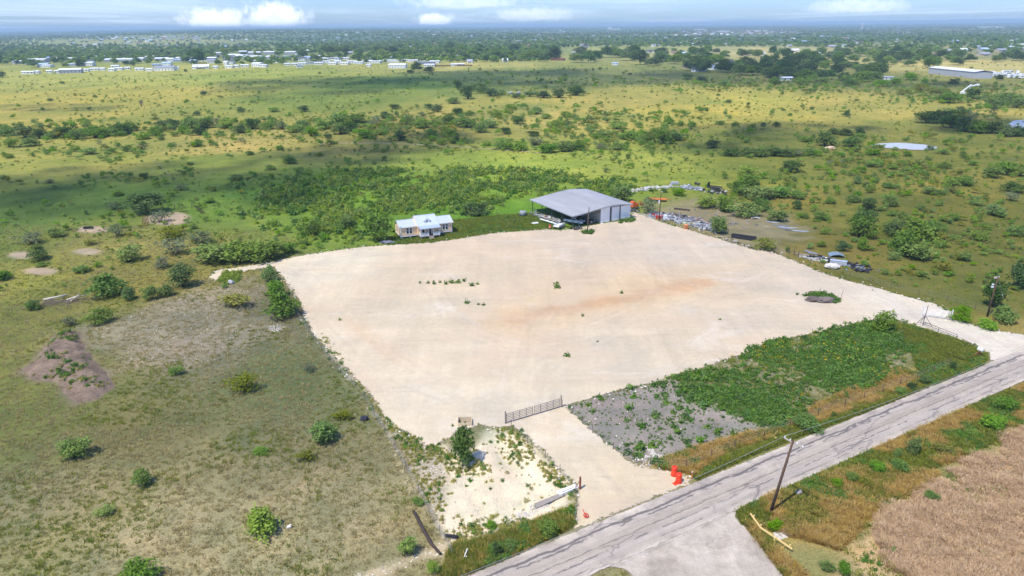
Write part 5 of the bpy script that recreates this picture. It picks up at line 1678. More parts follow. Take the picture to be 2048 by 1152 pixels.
for x in (pf0, pf1 - 0.06):
    r = MB().box(x, x + 0.06, py0 + 0.12, -0.78, Z0 + 0.82, Z0 + 0.90).build('railing', white, cab)
    for i in range(11):
        y = py0 + 0.18 + i * 0.125
        MB().box(x + 0.01, x + 0.05, y, y + 0.075, Z0 - 0.02, Z0 + 0.82).build('baluster', white, r)
st = MB()
for i in range(3):
    st.box(sx0, sx1, py0 - 0.32 * (i + 1), py0 - 0.32 * i - 0.001, -0.05, Z0 - 0.16 - 0.15 * i)
st.build('steps', woodp, cab)
for x in (pf0 + 0.1, (pf0 + pf1) / 2, pf1 - 0.3):
    MB().box(x, x + 0.25, py0 + 0.1, py0 + 0.35, -0.1, Z0 - 0.16).build('pier', block, cab)
door = MB().box(sx0 + 0.12, sx0 + 1.02, -0.80, -0.752, Z0, Z0 + 2.0).build('door', dark_in, cab)
MB().box(sx0 + 0.02, sx0 + 0.12, -0.81, -0.752, Z0, Z0 + 2.1).build('jamb', white, door)
MB().box(sx0 + 1.02, sx0 + 1.12, -0.81, -0.752, Z0, Z0 + 2.1).build('jamb', white, door)
window(pf0 + 0.75, pf0 + 1.55, Z0 + 0.5, Z0 + 1.95, -0.75, cab)
# dormer on the centre roof
dx0, dx1 = (x1 + x2) / 2 - 0.75, (x1 + x2) / 2 + 0.75
dzb, dze, dzr = ZE + 0.28, ZE + 1.05, ZE + 1.55
dm = MB().prism([(dx0, dzb), (dx1, dzb), (dx1, dze), ((dx0 + dx1) / 2, dzr), (dx0, dze)], 0.0, 2.2, 'y').build('dormer', white, cab)
for sgn in (-1, 1):
    cxm = (dx0 + dx1) / 2
    e = cxm + sgn * 0.95
    MB().prism([(cxm, dzr), (e, dze - 0.12), (e, dze - 0.06), (cxm, dzr + 0.06)], -0.22, 2.5, 'y').build('dormer_roof', tin, dm)
window((dx0 + dx1) / 2 - 0.32, (dx0 + dx1) / 2 + 0.32, ZE + 0.42, ZE + 1.12, 0.0, dm)

# ---------------- metal barn
A = W(1144, 456)
Bp = W(1260, 437)
bang = math.atan2(Bp.y - A.y, Bp.x - A.x)
BW = (Bp - A).length
BD = 21.0
barn = thing('metal_barn', (A.x, A.y, 0.05), bang, 'grey metal barn with low curved roof, open bays on its left half', 'barn')
sheetm, t = new_mat('barn_sheet')
pos = t.n('ShaderNodeTexCoord').outputs['Object']
wv = t.n('ShaderNodeTexWave', {'Vector': pos, 'Scale': 1.6, 'Distortion': 0.0}, wave_type='BANDS', bands_direction='X').outputs['Fac']
n_ = t.noise(pos, 0.5, 4, 0.6)
t.out(t.bsdf(t.mix(t.lin(n_, 0.3, 0.7), s2l((232, 233, 234)), s2l((246, 247, 248))), 0.5, Normal=t.bump(wv, 0.25, 0.03), Metallic=0.1))
roofm, t = new_mat('barn_roof_sheet')
pos = t.n('ShaderNodeTexCoord').outputs['Object']
n_ = t.noise(t.map(pos, (0.25, 0.06, 1)), 1.0, 5, 0.6)
n2_ = t.noise(pos, 0.9, 4, 0.7)
c = t.mix(t.lin(n_, 0.3, 0.7), s2l((150, 150, 150)), s2l((174, 173, 172)))
c = t.mix(t.ss(n2_, 0.55, 0.72, 0, 0.3), c, s2l((160, 150, 140)))
t.out(t.bsdf(c, 0.55))
steel = M('dark_steel', (88, 88, 92), 0.6, 0.15, 3, metal=0.4)
rust = M('rusty_steel', (128, 76, 52), 0.9, 0.3, 5, dirt=(92, 62, 50))
PROF = [(-0.02, 3.25), (0.16, 3.55), (0.34, 4.05), (0.5, 4.40), (0.62, 4.62), (0.74, 4.68), (0.88, 4.42), (1.02, 4.02)]


def roof_z(s):
    return float(np.interp(s, [p[0] for p in PROF], [p[1] for p in PROF]))


NS = 26
SV = np.linspace(-0.02, 1.02, NS + 1)
zf = np.interp(SV, [p[0] for p in PROF], [p[1] for p in PROF])
zf = np.convolve(np.pad(zf, 2, mode='edge'), np.ones(5) / 5, 'valid')
rf = None
broof = bpy.data.objects.new('roof', None)
broof = MB().box(SV[0] * BW, SV[-1] * BW, -0.5, -0.42, zf[0] - 0.3, zf[0] - 0.24).build('roof', roofm, barn)
broof.data = MB().prism([(SV[i] * BW, zf[i]) for i in range(NS + 1)] + [(SV[i] * BW, zf[i] - 0.06) for i in range(NS, -1, -1)], -0.55, BD + 0.55, 'y').mesh('roof', roofm, smooth=False)
for i in range(NS):                         # each long sheet of the roof, its lap proud of the next
    xa, xb = SV[i] * BW, SV[i + 1] * BW
    b = MB().add([(xa, -0.58, zf[i] + 0.006), (xb + 0.05, -0.58, zf[i + 1] + 0.02), (xb + 0.05, BD + 0.58, zf[i + 1] + 0.02), (xa, BD + 0.58, zf[i] + 0.006),
                  (xa, -0.58, zf[i] + 0.001), (xb + 0.05, -0.58, zf[i + 1] + 0.002), (xb + 0.05, BD + 0.58, zf[i + 1] + 0.002), (xa, BD + 0.58, zf[i] + 0.001)],
                 [(0, 1, 2, 3), (7, 6, 5, 4), (0, 4, 5, 1), (1, 5, 6, 2), (2, 6, 7, 3), (3, 7, 4, 0)])
    b.build('roof_sheet', roofm, broof)
edge = M('barn_trim', (168, 172, 178), 0.5, 0.06, 2, metal=0.2)
for yy in (-0.62, BD + 0.585):
    MB().prism([(SV[i] * BW, zf[i] + 0.05) for i in range(NS + 1)] + [(SV[i] * BW, zf[i] - 0.22) for i in range(NS, -1, -1)], yy, yy + 0.035, 'y').build('gable_trim', edge, broof)
MB().box(SV[0] * BW - 0.06, SV[0] * BW - 0.01, -0.55, BD + 0.55, zf[0] - 0.2, zf[0] + 0.06).build('eave_trim', edge, broof)
S0 = 0.475                                   # the enclosed right part begins here


def wall_panels(parent, xa, xb, y, n, name='wall_panel', thick=0.05):
    for i in range(n):
        p, q = xa + (xb - xa) * i / n + 0.006, xa + (xb - xa) * (i + 1) / n - 0.006
        za, zb = np.interp([p / BW, q / BW], SV, zf) - 0.07
        b = MB()
        b.add([(p, y, 0), (q, y, 0), (q, y, zb), (p, y, za), (p, y + thick, 0), (q, y + thick, 0), (q, y + thick, zb), (p, y + thick, za)],
              [(0, 1, 2, 3), (7, 6, 5, 4), (0, 4, 5, 1), (1, 5, 6, 2), (2, 6, 7, 3), (3, 7, 4, 0)])
        b.build(name, sheetm, parent)


fwall = MB().box(S0 * BW, S0 * BW + 0.08, 0, 0.1, 0, roof_z(S0) - 0.1).build('front_wall', edge, barn)
wall_panels(fwall, S0 * BW + 0.08, 0.655 * BW, 0.0, 4)
wall_panels(fwall, 0.815 * BW, BW - 0.05, 0.0, 4)
# sliding door hung proud of the wall with its track
dmt = M('door_sheet', (236, 236, 237), 0.55, 0.05, 2)
sd_ = MB().box(0.655 * BW, 0.815 * BW, 0.06, 0.12, 0.03, 3.9).build('sliding_door', dmt, barn)
for i in range(5):
    x = 0.655 * BW + 0.03 + i * (0.16 * BW - 0.06) / 5
    MB().box(x, x + (0.16 * BW - 0.06) / 5 - 0.02, 0.03, 0.058, 0.06, 3.86).build('door_panel', dmt, sd_)
MB().box(0.635 * BW, 0.665 * BW, -0.08, -0.002, 0.0, 3.95).build('door_post', steel, barn)
MB().box(0.805 * BW, 0.822 * BW, -0.08, -0.002, 0.0, 4.0).build('door_post', steel, barn)
MB().box(0.64 * BW, BW - 0.1, -0.09, -0.003, 3.96, 4.08).build('door_track', steel, barn)
b = MB()
za = np.interp(0.815, SV, zf) - 0.07
MB().box(0.655 * BW, 0.815 * BW, 0.0, 0.05, 4.09, 4.55).build('wall_panel', sheetm, fwall)
rwall = MB().box(BW - 0.05, BW, 0.0, BD, 0, 4.0).build('side_wall', sheetm, barn)
for i in range(14):
    y = i * BD / 14 + 0.01
    MB().box(BW + 0.002, BW + 0.03, y, y + BD / 14 - 0.03, 0.0, 3.98).build('wall_panel', sheetm, rwall)
MB().box(S0 * BW, S0 * BW + 0.06, 0.1, BD - 0.1, 0, roof_z(S0) - 0.15).build('partition_wall', M('inner_sheet', (196, 192, 184), 0.7, 0.1, 1), barn)
bwall = MB().box(S0 * BW, BW, BD - 0.06, BD, 0, 4.0).build('back_wall', sheetm, barn)
for i in range(5):
    y = i * BD / 4
    for s in (0.012, 0.25):
        MB().box(s * BW, s * BW + 0.16, y - 0.08 if i else 0.0, y + 0.16 - (0.08 if i else 0), -0.1, roof_z(s) - 0.1).build('post', steel, barn)
    MB().box(0.0, S0 * BW, y, y + 0.12, 3.0, 3.16).build('beam', steel, barn)
MB().box(0.012 * BW, 0.012 * BW + 0.14, 0, BD, 2.95, 3.1).build('eave_beam', steel, barn)


def in_barn(x, y):
    c_, s_ = math.cos(bang), math.sin(bang)
    return Vector((A.x + x * c_ - y * s_, A.y + x * s_ + y * c_, 0.06))


# ---------------- vehicles under and by the barn
tyre = M('tyre_rubber', (38, 38, 40), 0.9, 0.15, 6)
rim = M('wheel_rim', (168, 168, 170), 0.4, 0.1, 6, metal=0.6)
glass = M('vehicle_glass', (40, 48, 56), 0.08, 0.05, 2, spec=0.9)


def wheel(parent, x, y, r=0.37, w=0.24):
    t_ = MB().rod((x, y - w / 2, r), (x, y + w / 2, r), r, r, 14).build('wheel', tyre, parent)
    MB().rod((x, y - w / 2 - 0.012, r), (x, y + w / 2 + 0.012, r), r * 0.58, r * 0.58, 12).build('rim', rim, t_)


def pickup(loc, rz, paint, label, bed_dark=True):
    t_ = thing('pickup_truck', loc, rz, label, 'truck')
    pm_ = M('truck_' + paint, {'white': (232, 232, 230), 'dark': (60, 62, 66)}[paint], 0.35, 0.05, 2)
    L, Wd = 5.6, 1.95
    body = MB().prism([(-L / 2, 0.5), (-L / 2, 1.1), (-0.4, 1.12), (-0.38, 1.08), (1.35, 1.08), (2.62, 0.98), (2.8, 0.8), (2.8, 0.45)], -Wd / 2, Wd / 2, 'y').build('body', pm_, t_, 0.04)
    cab_ = MB().prism([(-0.35, 1.09), (-0.28, 1.78), (0.55, 1.80), (1.3, 1.09)], -Wd / 2 + 0.1, Wd / 2 - 0.1, 'y').build('cabin', pm_, t_, 0.04)
    MB().prism([(0.66, 1.74), (0.60, 1.76), (1.26, 1.13), (1.33, 1.12)], -Wd / 2 + 0.2, Wd / 2 - 0.2, 'y').build('windscreen', glass, cab_)
    for s in (-1, 1):
        y = s * (Wd / 2 - 0.095)
        MB().prism([(-0.22, 1.14), (-0.18, 1.68), (0.5, 1.70), (1.08, 1.14)], y - 0.012, y + 0.012, 'y').build('side_window', glass, cab_)
        MB().obox((2.78, s * 0.7, 0.8), 0.06, 0.35, 0.18).build('headlight', M('lamp_glass', (230, 232, 236), 0.15, 0.02, 3), t_)
        MB().box(-0.35, 0.55, y + s * 0.083, y + s * 0.10, 0.55, 1.05).build('door', pm_, t_)
    MB().box(-L / 2 + 0.1, -0.5, -Wd / 2 + 0.12, Wd / 2 - 0.12, 1.121, 1.13).build('load_bed', steel, t_)
    MB().box(2.8, 2.92, -0.9, 0.9, 0.42, 0.62).build('bumper', steel, t_)
    MB().box(2.802, 2.83, -0.5, 0.5, 0.66, 0.88).build('grille', tyre, t_)
    for x in (-1.75, 1.75):
        for y in (-0.86, 0.86):
            wheel(t_, x, y)
    return t_


pickup(in_barn(3.0, 3.4), bang + math.radians(-62), 'white', 'white pickup parked nose out beneath the open barn bay')
pickup(in_barn(5.6, 2.6), bang + math.radians(-66), 'dark', 'dark pickup under the barn between white pickup and partition')


def trailer(loc, rz, L, Wd, colour, label, name='flatbed_trailer', h=0.7, side=0.0):
    t_ = thing(name, loc, rz, label, 'trailer')
    mm = M('trailer_' + colour, {'white': (228, 228, 226), 'black': (44, 44, 46), 'orange': (206, 120, 40), 'rust': (128, 84, 58), 'grey': (150, 156, 164)}[colour], 0.6, 0.12, 2)
    fr = MB().box(-L / 2, L / 2, -Wd / 2, -Wd / 2 + 0.1, h - 0.16, h).box(-L / 2, L / 2, Wd / 2 - 0.1, Wd / 2, h - 0.16, h).box(-L / 2, -L / 2 + 0.1, -Wd / 2 + 0.1, Wd / 2 - 0.1, h - 0.16, h)
    fr.box(L / 2 - 0.1, L / 2, -Wd / 2 + 0.1, Wd / 2 - 0.1, h - 0.16, h).build('frame', mm, t_)
    n = 6
    for i in range(n):
        y = -Wd / 2 + 0.11 + i * (Wd - 0.22) / n
        MB().box(-L / 2 + 0.1, L / 2 - 0.1, y, y + (Wd - 0.22) / n - 0.02, h - 0.05, h - 0.005).build('plank', mm if colour in ('white', 'orange') else woodp, t_)
    if side:
        for y in (-Wd / 2, Wd / 2 - 0.05):
            MB().box(-L / 2, L / 2, y, y + 0.05, h + 0.002, h + side).build('side_board', mm, t_)
    tg_ = MB().rod((L / 2, -Wd / 2 + 0.1, h - 0.1), (L / 2 + 1.3, 0, h - 0.15), 0.06, 0.05, 6).rod((L / 2, Wd / 2 - 0.1, h - 0.1), (L / 2 + 1.3, 0, h - 0.15), 0.06, 0.05, 6)
    tg_.build('drawbar', mm, t_)
    MB().rod((L / 2 + 1.2, 0, 0.0), (L / 2 + 1.2, 0, h - 0.1), 0.05, 0.05, 6).build('jack', steel, t_)
    for x in (-0.45, 0.4):
        for y in (-Wd / 2 - 0.14, Wd / 2 + 0.14):
            wheel(t_, x, y, 0.33, 0.2)
    return t_


trailer(in_barn(-3.0, 1.6), bang + 0.5, 3.4, 1.7, 'white', 'small white utility trailer on the grass before the barn corner', 'utility_trailer', 0.8, 0.3)
p = base_of(1104, 449)
tube_ = thing('pipe', p, 0, 'long white pipe slanting from the grass towards the white trailer', 'pipe')
MB().tube([(-3.1, 2.6, 0.9), (0.4, -0.6, 0.55), (2.0, -2.0, 0.45)], 0.16, 8).build('barrel', white, tube_)
p = base_of(1070, 447)
o = MB().obox((0, 0, 0.10), 1.7, 1.1, 0.12, 0.4).obox((0.1, 0.05, 0.2), 1.5, 1.0, 0.06, 0.5).build('board', white, None, 0.01, loc=p)
tag(o, 'white board lying flat on the grass left of the barn', 'board')
red = M('hazard_orange', (232, 62, 30), 0.5, 0.08, 3)
p = base_of(1100, 457)
o = thing('barrier_drum', p, 0.3, 'red barrier drum on the yard edge left of the barn', 'drum')
MB().lathe([(0.30, 0), (0.32, 0.05), (0.28, 0.1), (0.28, 0.85), (0.24, 0.95)], 14).build('body', red, o)
MB().lathe([(0.283, 0.42), (0.288, 0.43), (0.288, 0.55), (0.283, 0.56)], 14).build('band', white, o)
o = thing('water_tank', base_of(1046, 431), 0, 'small grey water tank on the grass left of the barn', 'tank')
MB().lathe([(0.0, 0), (1.0, 0.0), (1.0, 1.15), (0.85, 1.32), (0.25, 1.42)], 18).build('body', M('tank_grey', (150, 152, 154), 0.6, 0.1, 2), o, 0, True)
MB().lathe([(0.26, 1.42), (0.26, 1.5), (0.0, 1.52)], 12).build('lid', M('tank_lid', (96, 98, 100), 0.6, 0.1, 2), o)
for k, (bx_, by_) in enumerate([(-0.8, 0.6), (-0.1, 0.2), (0.6, 0.6), (1.2, 0.3)]):
    o = thing('wheel_frame', in_barn(bx_, by_ - 2.3), random.uniform(0, 3), 'scrap axle with wheel before the barn corner post, %s from the left' % ordinal(k + 1), 'axle', 'scrap axles before the barn')
    wheel(o, 0, -0.5, 0.4, 0.22)
    wheel(o, 0, 0.5, 0.4, 0.22)
    MB().rod((0, -0.5, 0.4), (0, 0.5, 0.4), 0.06, 0.06, 6).obox((0.3, 0, 0.55), 1.2, 0.3, 0.08, 0.3, 0, 0.3).build('axle', M('white_scrap', (214, 214, 214), 0.6, 0.1, 3) if k % 2 else steel, o)
SC = [M('scrap_%d' % i, c, 0.7, 0.2, 3) for i, c in enumerate([(172, 176, 182), (128, 132, 140), (192, 190, 184), (112, 112, 116), (172, 160, 146), (120, 90, 72)])]


def heap(name, pts, n, size, label, cat, mats=None, hz=0.9, seed=1, spread=1.0):
    """a heap of mixed small scrap too fine to pick apart: joined lengths, sheets and lumps"""
    rg_ = random.Random(seed)
    o = thing(name, (0, 0, 0), 0, label, cat)
    q = [W(*p) for p in pts]
    seg_ = [(q[i + 1] - q[i]).length for i in range(len(q) - 1)]
    bs = [MB() for _ in (mats or SC)]
    for k in range(n):
        r = rg_.uniform(0, sum(seg_))
        i = 0
        while r > seg_[i] and i < len(seg_) - 1:
            r -= seg_[i]
            i += 1
        c_ = q[i].lerp(q[i + 1], min(1, r / seg_[i]))
        c_ = c_ + Vector((rg_.gauss(0, spread), rg_.gauss(0, spread), 0))
        d_ = abs(rg_.gauss(0, 0.4)) * hz + 0.08
        c_.z = gz(c_.x, c_.y) + d_ * 0.6
        b_ = bs[rg_.randrange(len(bs))]
        ty = rg_.random()
        s = size * rg_.uniform(0.4, 1.3)
        if ty < 0.35:
            b_.obox(c_, s * 1.6, s * 0.25, s * 0.14, rg_.uniform(0, 6.3), rg_.uniform(-.3, .3), rg_.uniform(-.3, .3))
        elif ty < 0.6:
            b_.obox(c_, s, s * 0.7, s * 0.08, rg_.uniform(0, 6.3), rg_.uniform(-.4, .4), rg_.uniform(-.4, .4))
        elif ty < 0.8:
            a_ = rg_.uniform(0, 6.3)
            v_ = Vector((math.cos(a_), math.sin(a_), rg_.uniform(-.15, .15))) * s
            b_.rod(c_ - v_, c_ + v_, s * 0.1, None, 6)
        else:
            b_.obox(c_, s * 0.6, s * 0.5, s * 0.5, rg_.uniform(0, 6.3), rg_.uniform(-.2, .2))
    for b_, m_ in zip(bs, mats or SC):
        if b_.v:
            x = b_.build('scrap', m_, o)
            x['kind'] = 'stuff'
    return o


heap('scrap_heap', [(1072, 428), (1095, 437), (1118, 446)], 130, 0.9, 'grey scrap heaped along the open side of the barn', 'scrap heap', None, 1.2, 3, 0.9)
heap('scrap_heap', [(1300, 432), (1330, 436), (1365, 443), (1400, 452), (1432, 462)], 620, 0.85, 'long row of pale scrap piled between grass strip and scrapyard', 'scrap heap', [SC[0], SC[1], SC[2], SC[0], SC[3]], 1.1, 4, 1.1)
heap('panel_row', [(1262, 382), (1300, 378), (1345, 374)], 150, 1.5, 'ragged row of white panels behind the scrapyard pole', 'scrap heap', [SC[2], SC[2], SC[0], SC[4]], 0.5, 5, 0.6)
heap('panel_row', [(1366, 374), (1382, 377), (1396, 378)], 60, 2.0, 'bluish steel lengths stacked right of the white panel row', 'scrap heap', [SC[0], SC[1]], 0.5, 6, 0.8)
heap('scrap_heap', [(1262, 420), (1272, 424)], 46, 0.9, 'small white and dark scrap clump at the barn back corner', 'scrap heap', [SC[2], SC[3], tyre], 0.8, 7, 0.7)
heap('scrap_heap', [(1422, 383), (1440, 386)], 60, 1.1, 'white and black litter below the black trailer', 'scrap heap', [SC[2], tyre, tyre], 0.5, 8, 1.2)
heap('scrap_heap', [(1628, 514), (1660, 522), (1700, 532), (1735, 540)], 110, 1.0, 'black hoses and dark scrap strewn beside the drive', 'scrap heap', [tyre, tyre, SC[3], SC[1]], 0.6, 9, 0.9)
heap('scrap_heap', [(1600, 512), (1640, 524)], 36, 0.7, 'pale broken slabs on the drive edge left of the bundled tarp', 'scrap heap', [SC[2], SC[4]], 0.4, 10, 0.6)

heap('scrap_heap', [(1300, 427), (1350, 432), (1400, 443), (1440, 456)], 380, 1.0, 'dark upper row of scrap along the back of the pale scrap row', 'scrap heap', [SC[3], SC[1], tyre, SC[5], SC[4]], 0.9, 14, 0.9)
heap('scrap_heap', [(1440, 474), (1500, 495), (1560, 508)], 70, 0.6, 'broken litter along the yard edge below the black trough', 'scrap heap', [SC[2], SC[5], SC[4], tyre], 0.3, 15, 0.6)
heap('scrap_heap', [(1375, 418), (1420, 432), (1500, 455)], 60, 0.8, 'sparse scrap strewn over the bare scrapyard ground', 'scrap heap', [SC[1], SC[3], SC[4]], 0.3, 16, 3.5)
# orange machine at the barn's back corner
orange = M('machine_orange', (226, 104, 44), 0.5, 0.12, 2, dirt=(150, 84, 50))
o = thing('orange_machine', base_of(1268, 418), bang, 'orange machine with bucket behind the right barn corner', 'machine')
MB().prism([(-1.1, 0.7), (-1.1, 2.2), (-0.3, 2.4), (0.6, 1.7), (1.1, 1.5), (1.1, 0.7)], -0.7, 0.7, 'y').build('body', orange, o, 0.05)
MB().rod((0.9, 0.2, 1.4), (2.3, 0.2, 2.1), 0.14, 0.1, 8).rod((2.3, 0.2, 2.1), (2.9, 0.2, 1.2), 0.1, 0.08, 8).build('arm', orange, o)
MB().prism([(2.6, 0.7), (3.3, 0.7), (3.4, 1.3), (2.7, 1.25)], -0.4, 0.8, 'y').build('bucket', rust, o)
for x in (-0.7, 0.7):
    for y in (-0.85, 0.85):
        wheel(o, x, y, 0.45, 0.3)
# orange flatbed, black trailer with headboard
trailer(base_of(1314, 402), math.radians(-10), 5.4, 2.2, 'orange', 'orange flatbed trailer behind the scrapyard pole', 'flatbed_trailer', 0.75)
t_ = trailer(base_of(1429, 380), math.radians(-38), 4.2, 2.0, 'black', 'black trailer with tall headboard at the back of the scrapyard', 'flatbed_trailer', 0.8, 0.35)
MB().box(-2.15, -2.105, -1.0, 1.0, 0.82, 2.3).build('headboard', M('trailer_black', (44, 44, 46)), t_)
o = thing('axle_frame', base_of(1394, 370), 0.4, 'dark axle frame with wheels beside the bluish steel lengths', 'axle')
for y in (-0.8, 0.8):
    wheel(o, 0, y, 0.45, 0.25)
MB().rod((0, -0.8, 0.45), (0, 0.8, 0.45), 0.08, None, 6).obox((0.5, 0, 0.6), 1.6, 0.8, 0.1).build('axle', steel, o)
o = MB().obox((0, 0, 0.35), 2.6, 1.4, 0.5, 0.1, 0.05).obox((0.1, 0, 0.75), 2.3, 1.2, 0.25, 0.2).build('crate', SC[0], None, 0.03, loc=base_of(1349, 369))
tag(o, 'pale grey flat crate standing behind the bright scrapyard bush', 'crate')
o = thing('steel_rack', base_of(1364, 420), math.radians(-28), 'dark rusty rack lying on the bare scrapyard ground', 'rack')
for y in (-0.45, 0.0, 0.45):
    MB().obox((0, y, 0.25), 4.6, 0.14, 0.16).build('rail', M('dark_rust', (74, 62, 56), 0.9, 0.2, 4), o)
for x in (-2.0, -0.7, 0.7, 2.0):
    MB().obox((x, 0, 0.11), 0.14, 1.1, 0.12).build('cross_bar', M('dark_rust', (74, 62, 56)), o)
# red barrels and white cabinet by the scrapyard pole
for i, (x, y) in enumerate([(1307, 434), (1313, 437), (1318, 438), (1324, 437)]):
    o = thing('red_barrel', base_of(x, y), i, 'red barrel in the junk row by the scrapyard pole, %s from the left' % ordinal(i + 1), 'barrel', 'red barrels in the junk row')
    MB().lathe([(0.36, 0), (0.38, 0.04), (0.36, 0.08), (0.36, 0.4), (0.38, 0.43), (0.36, 0.46), (0.36, 0.84), (0.38, 0.88)], 12).build('body', M('barrel_red', (186, 54, 40), 0.55, 0.15, 3), o)
    MB().lathe([(0.0, 0.85), (0.34, 0.85), (0.34, 0.87), (0.0, 0.87)], 12).build('lid', rust, o)
o = thing('cabinet', base_of(1330, 439), 0.3, 'white metal cabinet at the right of the red barrels', 'cabinet')
MB().box(-0.5, 0.5, -0.35, 0.35, 0, 1.3).build('body', white, o, 0.02)
MB().box(-0.46, 0.46, -0.38, -0.352, 0.06, 1.24).build('door', white, o)
MB().obox((0.36, -0.395, 0.7), 0.03, 0.025, 0.2).build('handle', steel, o)
# orange cage and yellow frame
o = thing('wire_cage', base_of(1372, 458), 0.3, 'orange wire cage on the grass strip below the scrap row', 'cage')
for a in range(12):
    x, y = 0.5 * math.cos(a * math.pi / 6), 0.5 * math.sin(a * math.pi / 6)
    MB().rod((x, y, 0), (x, y, 1.1), 0.03, None, 5).build('bar', M('cage_orange', (226, 130, 62), 0.6, 0.1, 3), o)
for z in (0.1, 0.55, 1.08):
    MB().lathe([(0.52, z), (0.55, z), (0.55, z + 0.05), (0.52, z + 0.05)], 12).build('hoop', M('cage_orange', (226, 130, 62)), o)
o = thing('yellow_frame', base_of(1376, 452), bang * 0 - 0.35, 'yellow sawhorse frame behind the orange cage', 'frame')
yel = M('yellow_paint', (226, 214, 70), 0.6, 0.1, 3)
MB().rod((-1.4, 0, 0.9), (1.4, 0, 0.9), 0.05, None, 6).build('rail', yel, o)
for x in (-1.3, 1.3):
    for s in (-1, 1):
        MB().rod((x, 0, 0.9), (x + 0.35 * s, 0.25 * s, 0), 0.04, None, 6).build('leg', yel, o)
# black trough
o = thing('black_trough', base_of(1487, 478), math.radians(-33), 'long black trough at the yard edge beside the olive bush', 'trough')
bl = M('black_plastic', (42, 42, 46), 0.6, 0.15, 3)
MB().box(-2.9, 2.9, -0.55, -0.47, 0, 0.95).build('side_panel', bl, o)
MB().box(-2.9, 2.9, 0.47, 0.55, 0, 0.95).build('side_panel', bl, o)
MB().box(-2.98, -2.902, -0.55, 0.55, 0, 0.95).build('end_panel', bl, o)
MB().box(2.902, 2.98, -0.55, 0.55, 0, 0.95).build('end_panel', bl, o)
MB().box(-2.9, 2.9, -0.468, 0.468, 0.02, 0.35).build('bottom', bl, o)
# pipes and boards on the far grass
for i, (x, y, L, a, c_) in enumerate([(1545, 445, 3.6, -24, 0), (1560, 452, 4.2, -20, 1), (1575, 456, 4.6, -22, 0), (1590, 462, 5.0, -20, 2), (1600, 463, 4.0, -16, 0), (1566, 457, 3.0, -30, 1)]):
    o = MB().obox((0, 0, 0.15), L, 0.26, 0.14, 0, 0.05).obox((0.1, 0.35, 0.1), L * 0.9, 0.16, 0.10, 0.06).obox((-0.2, -0.32, 0.1), L * 0.7, 0.12, 0.1, -0.05).build('steel_length', SC[(c_ + 1) % 2 * 3 if c_ == 2 else c_], None, 0.01, loc=base_of(x, y), rz=math.radians(a))
    tag(o, 'pale steel length lying in the grass right of the scrap row, %s from the left' % ordinal([0, 1, 3, 4, 5, 2][i] + 1), 'steel length', 'steel lengths in the grass')
o = MB().prism([(-1.2, 0.05), (0.0, 0.35), (1.2, 0.05), (1.2, 0.15), (0, 0.45), (-1.2, 0.15)], -0.7, 0.7, 'y').build('bent_sheet', SC[2], None, 0, loc=base_of(1511, 437), rz=-0.2)
tag(o, 'white bent sheet lying alone in the grass above the steel lengths', 'sheet')
# junk cluster by the drive: bundled tarp, grey tank, blue sheet, boards
o = thing('tarp_bundle', base_of(1664, 537), -0.25, 'white bundled tarp in the junk cluster beside the drive', 'tarp')
bm = bmesh.new()
bmesh.ops.create_icosphere(bm, subdivisions=3, radius=1.0)
for v in bm.verts:
    n_ = mnoise.noise(v.co * 2.3) * 0.28 + mnoise.noise(v.co * 6) * 0.1
    v.co = Vector((v.co.x * 1.5, v.co.y * 0.9, v.co.z * 0.62)) * (1 + n_) + Vector((0, 0, 0.55))
    v.co.z = max(v.co.z, 0)
me = bpy.data.meshes.new('cover')
bm.to_mesh(me)
bm.free()
me.materials.append(M('tarp_white', (204, 198, 188), 0.85, 0.12, 2))
link(bpy.data.objects.new('cover', me), o)
MB().tube([(-1.5, -0.5, 0.25), (0, -0.85, 0.5), (1.4, -0.4, 0.3)], 0.03, 5).build('rope', tyre, o)
o = thing('steel_box', base_of(1676, 530), -0.42, 'long grey steel box behind the white bundled tarp', 'box')
MB().box(-1.7, 1.7, -0.5, 0.5, 0, 1.0).build('body', SC[0], o, 0.03)
MB().box(-1.74, 1.74, -0.54, 0.54, 1.003, 1.07).build('lid', M('lid_blue_grey', (170, 180, 196), 0.5, 0.06, 2), o, 0.01)
o = MB().prism([(-1.6, 0.1), (-0.8, 0.5), (0.4, 0.62), (1.6, 0.25), (1.6, 0.33), (0.4, 0.72), (-0.8, 0.6), (-1.6, 0.2)], -1.2, 1.2, 'y').build('blue_sheet', M('blue_grey_sheet', (120, 138, 150), 0.6, 0.15, 2), None, 0, loc=base_of(1672, 512), rz=-0.2)
tag(o, 'buckled blue-grey sheet behind the junk cluster', 'sheet')
for i, (x, y, L, a, w_, c_) in enumerate([(1612, 511, 4.6, -25, 0.3, woodp), (1622, 506, 3.4, -58, 0.7, SC[1]), (1626, 518, 4.8, -22, 0.22, SC[2]), (1640, 523, 3.2, -24, 0.16, SC[2])]):
    o = MB().obox((0, 0, 0.16), L, w_, 0.14, 0, 0.06, 0.02 * i).obox((0.05, 0.02, 0.06), L * 0.3, w_ * 1.8, 0.1).build('timber', c_, None, 0.01, loc=base_of(x, y), rz=math.radians(a))
    tag(o, ['grey timber beam lying left of the junk cluster', 'leaning pale board at the head of the junk cluster', 'long white board in front of the junk cluster', 'short pale board touching the bundled tarp'][i], 'timber')
o = MB().tube([(0.9 * math.cos(a), 0.9 * math.sin(a), 0.2) for a in np.linspace(0.3, 5.6, 16)], 0.16, 8).build('hose_coil', white, None, 0, True, loc=base_of(1651, 520))
tag(o, 'white coiled hose lying behind the bundled tarp', 'hose')
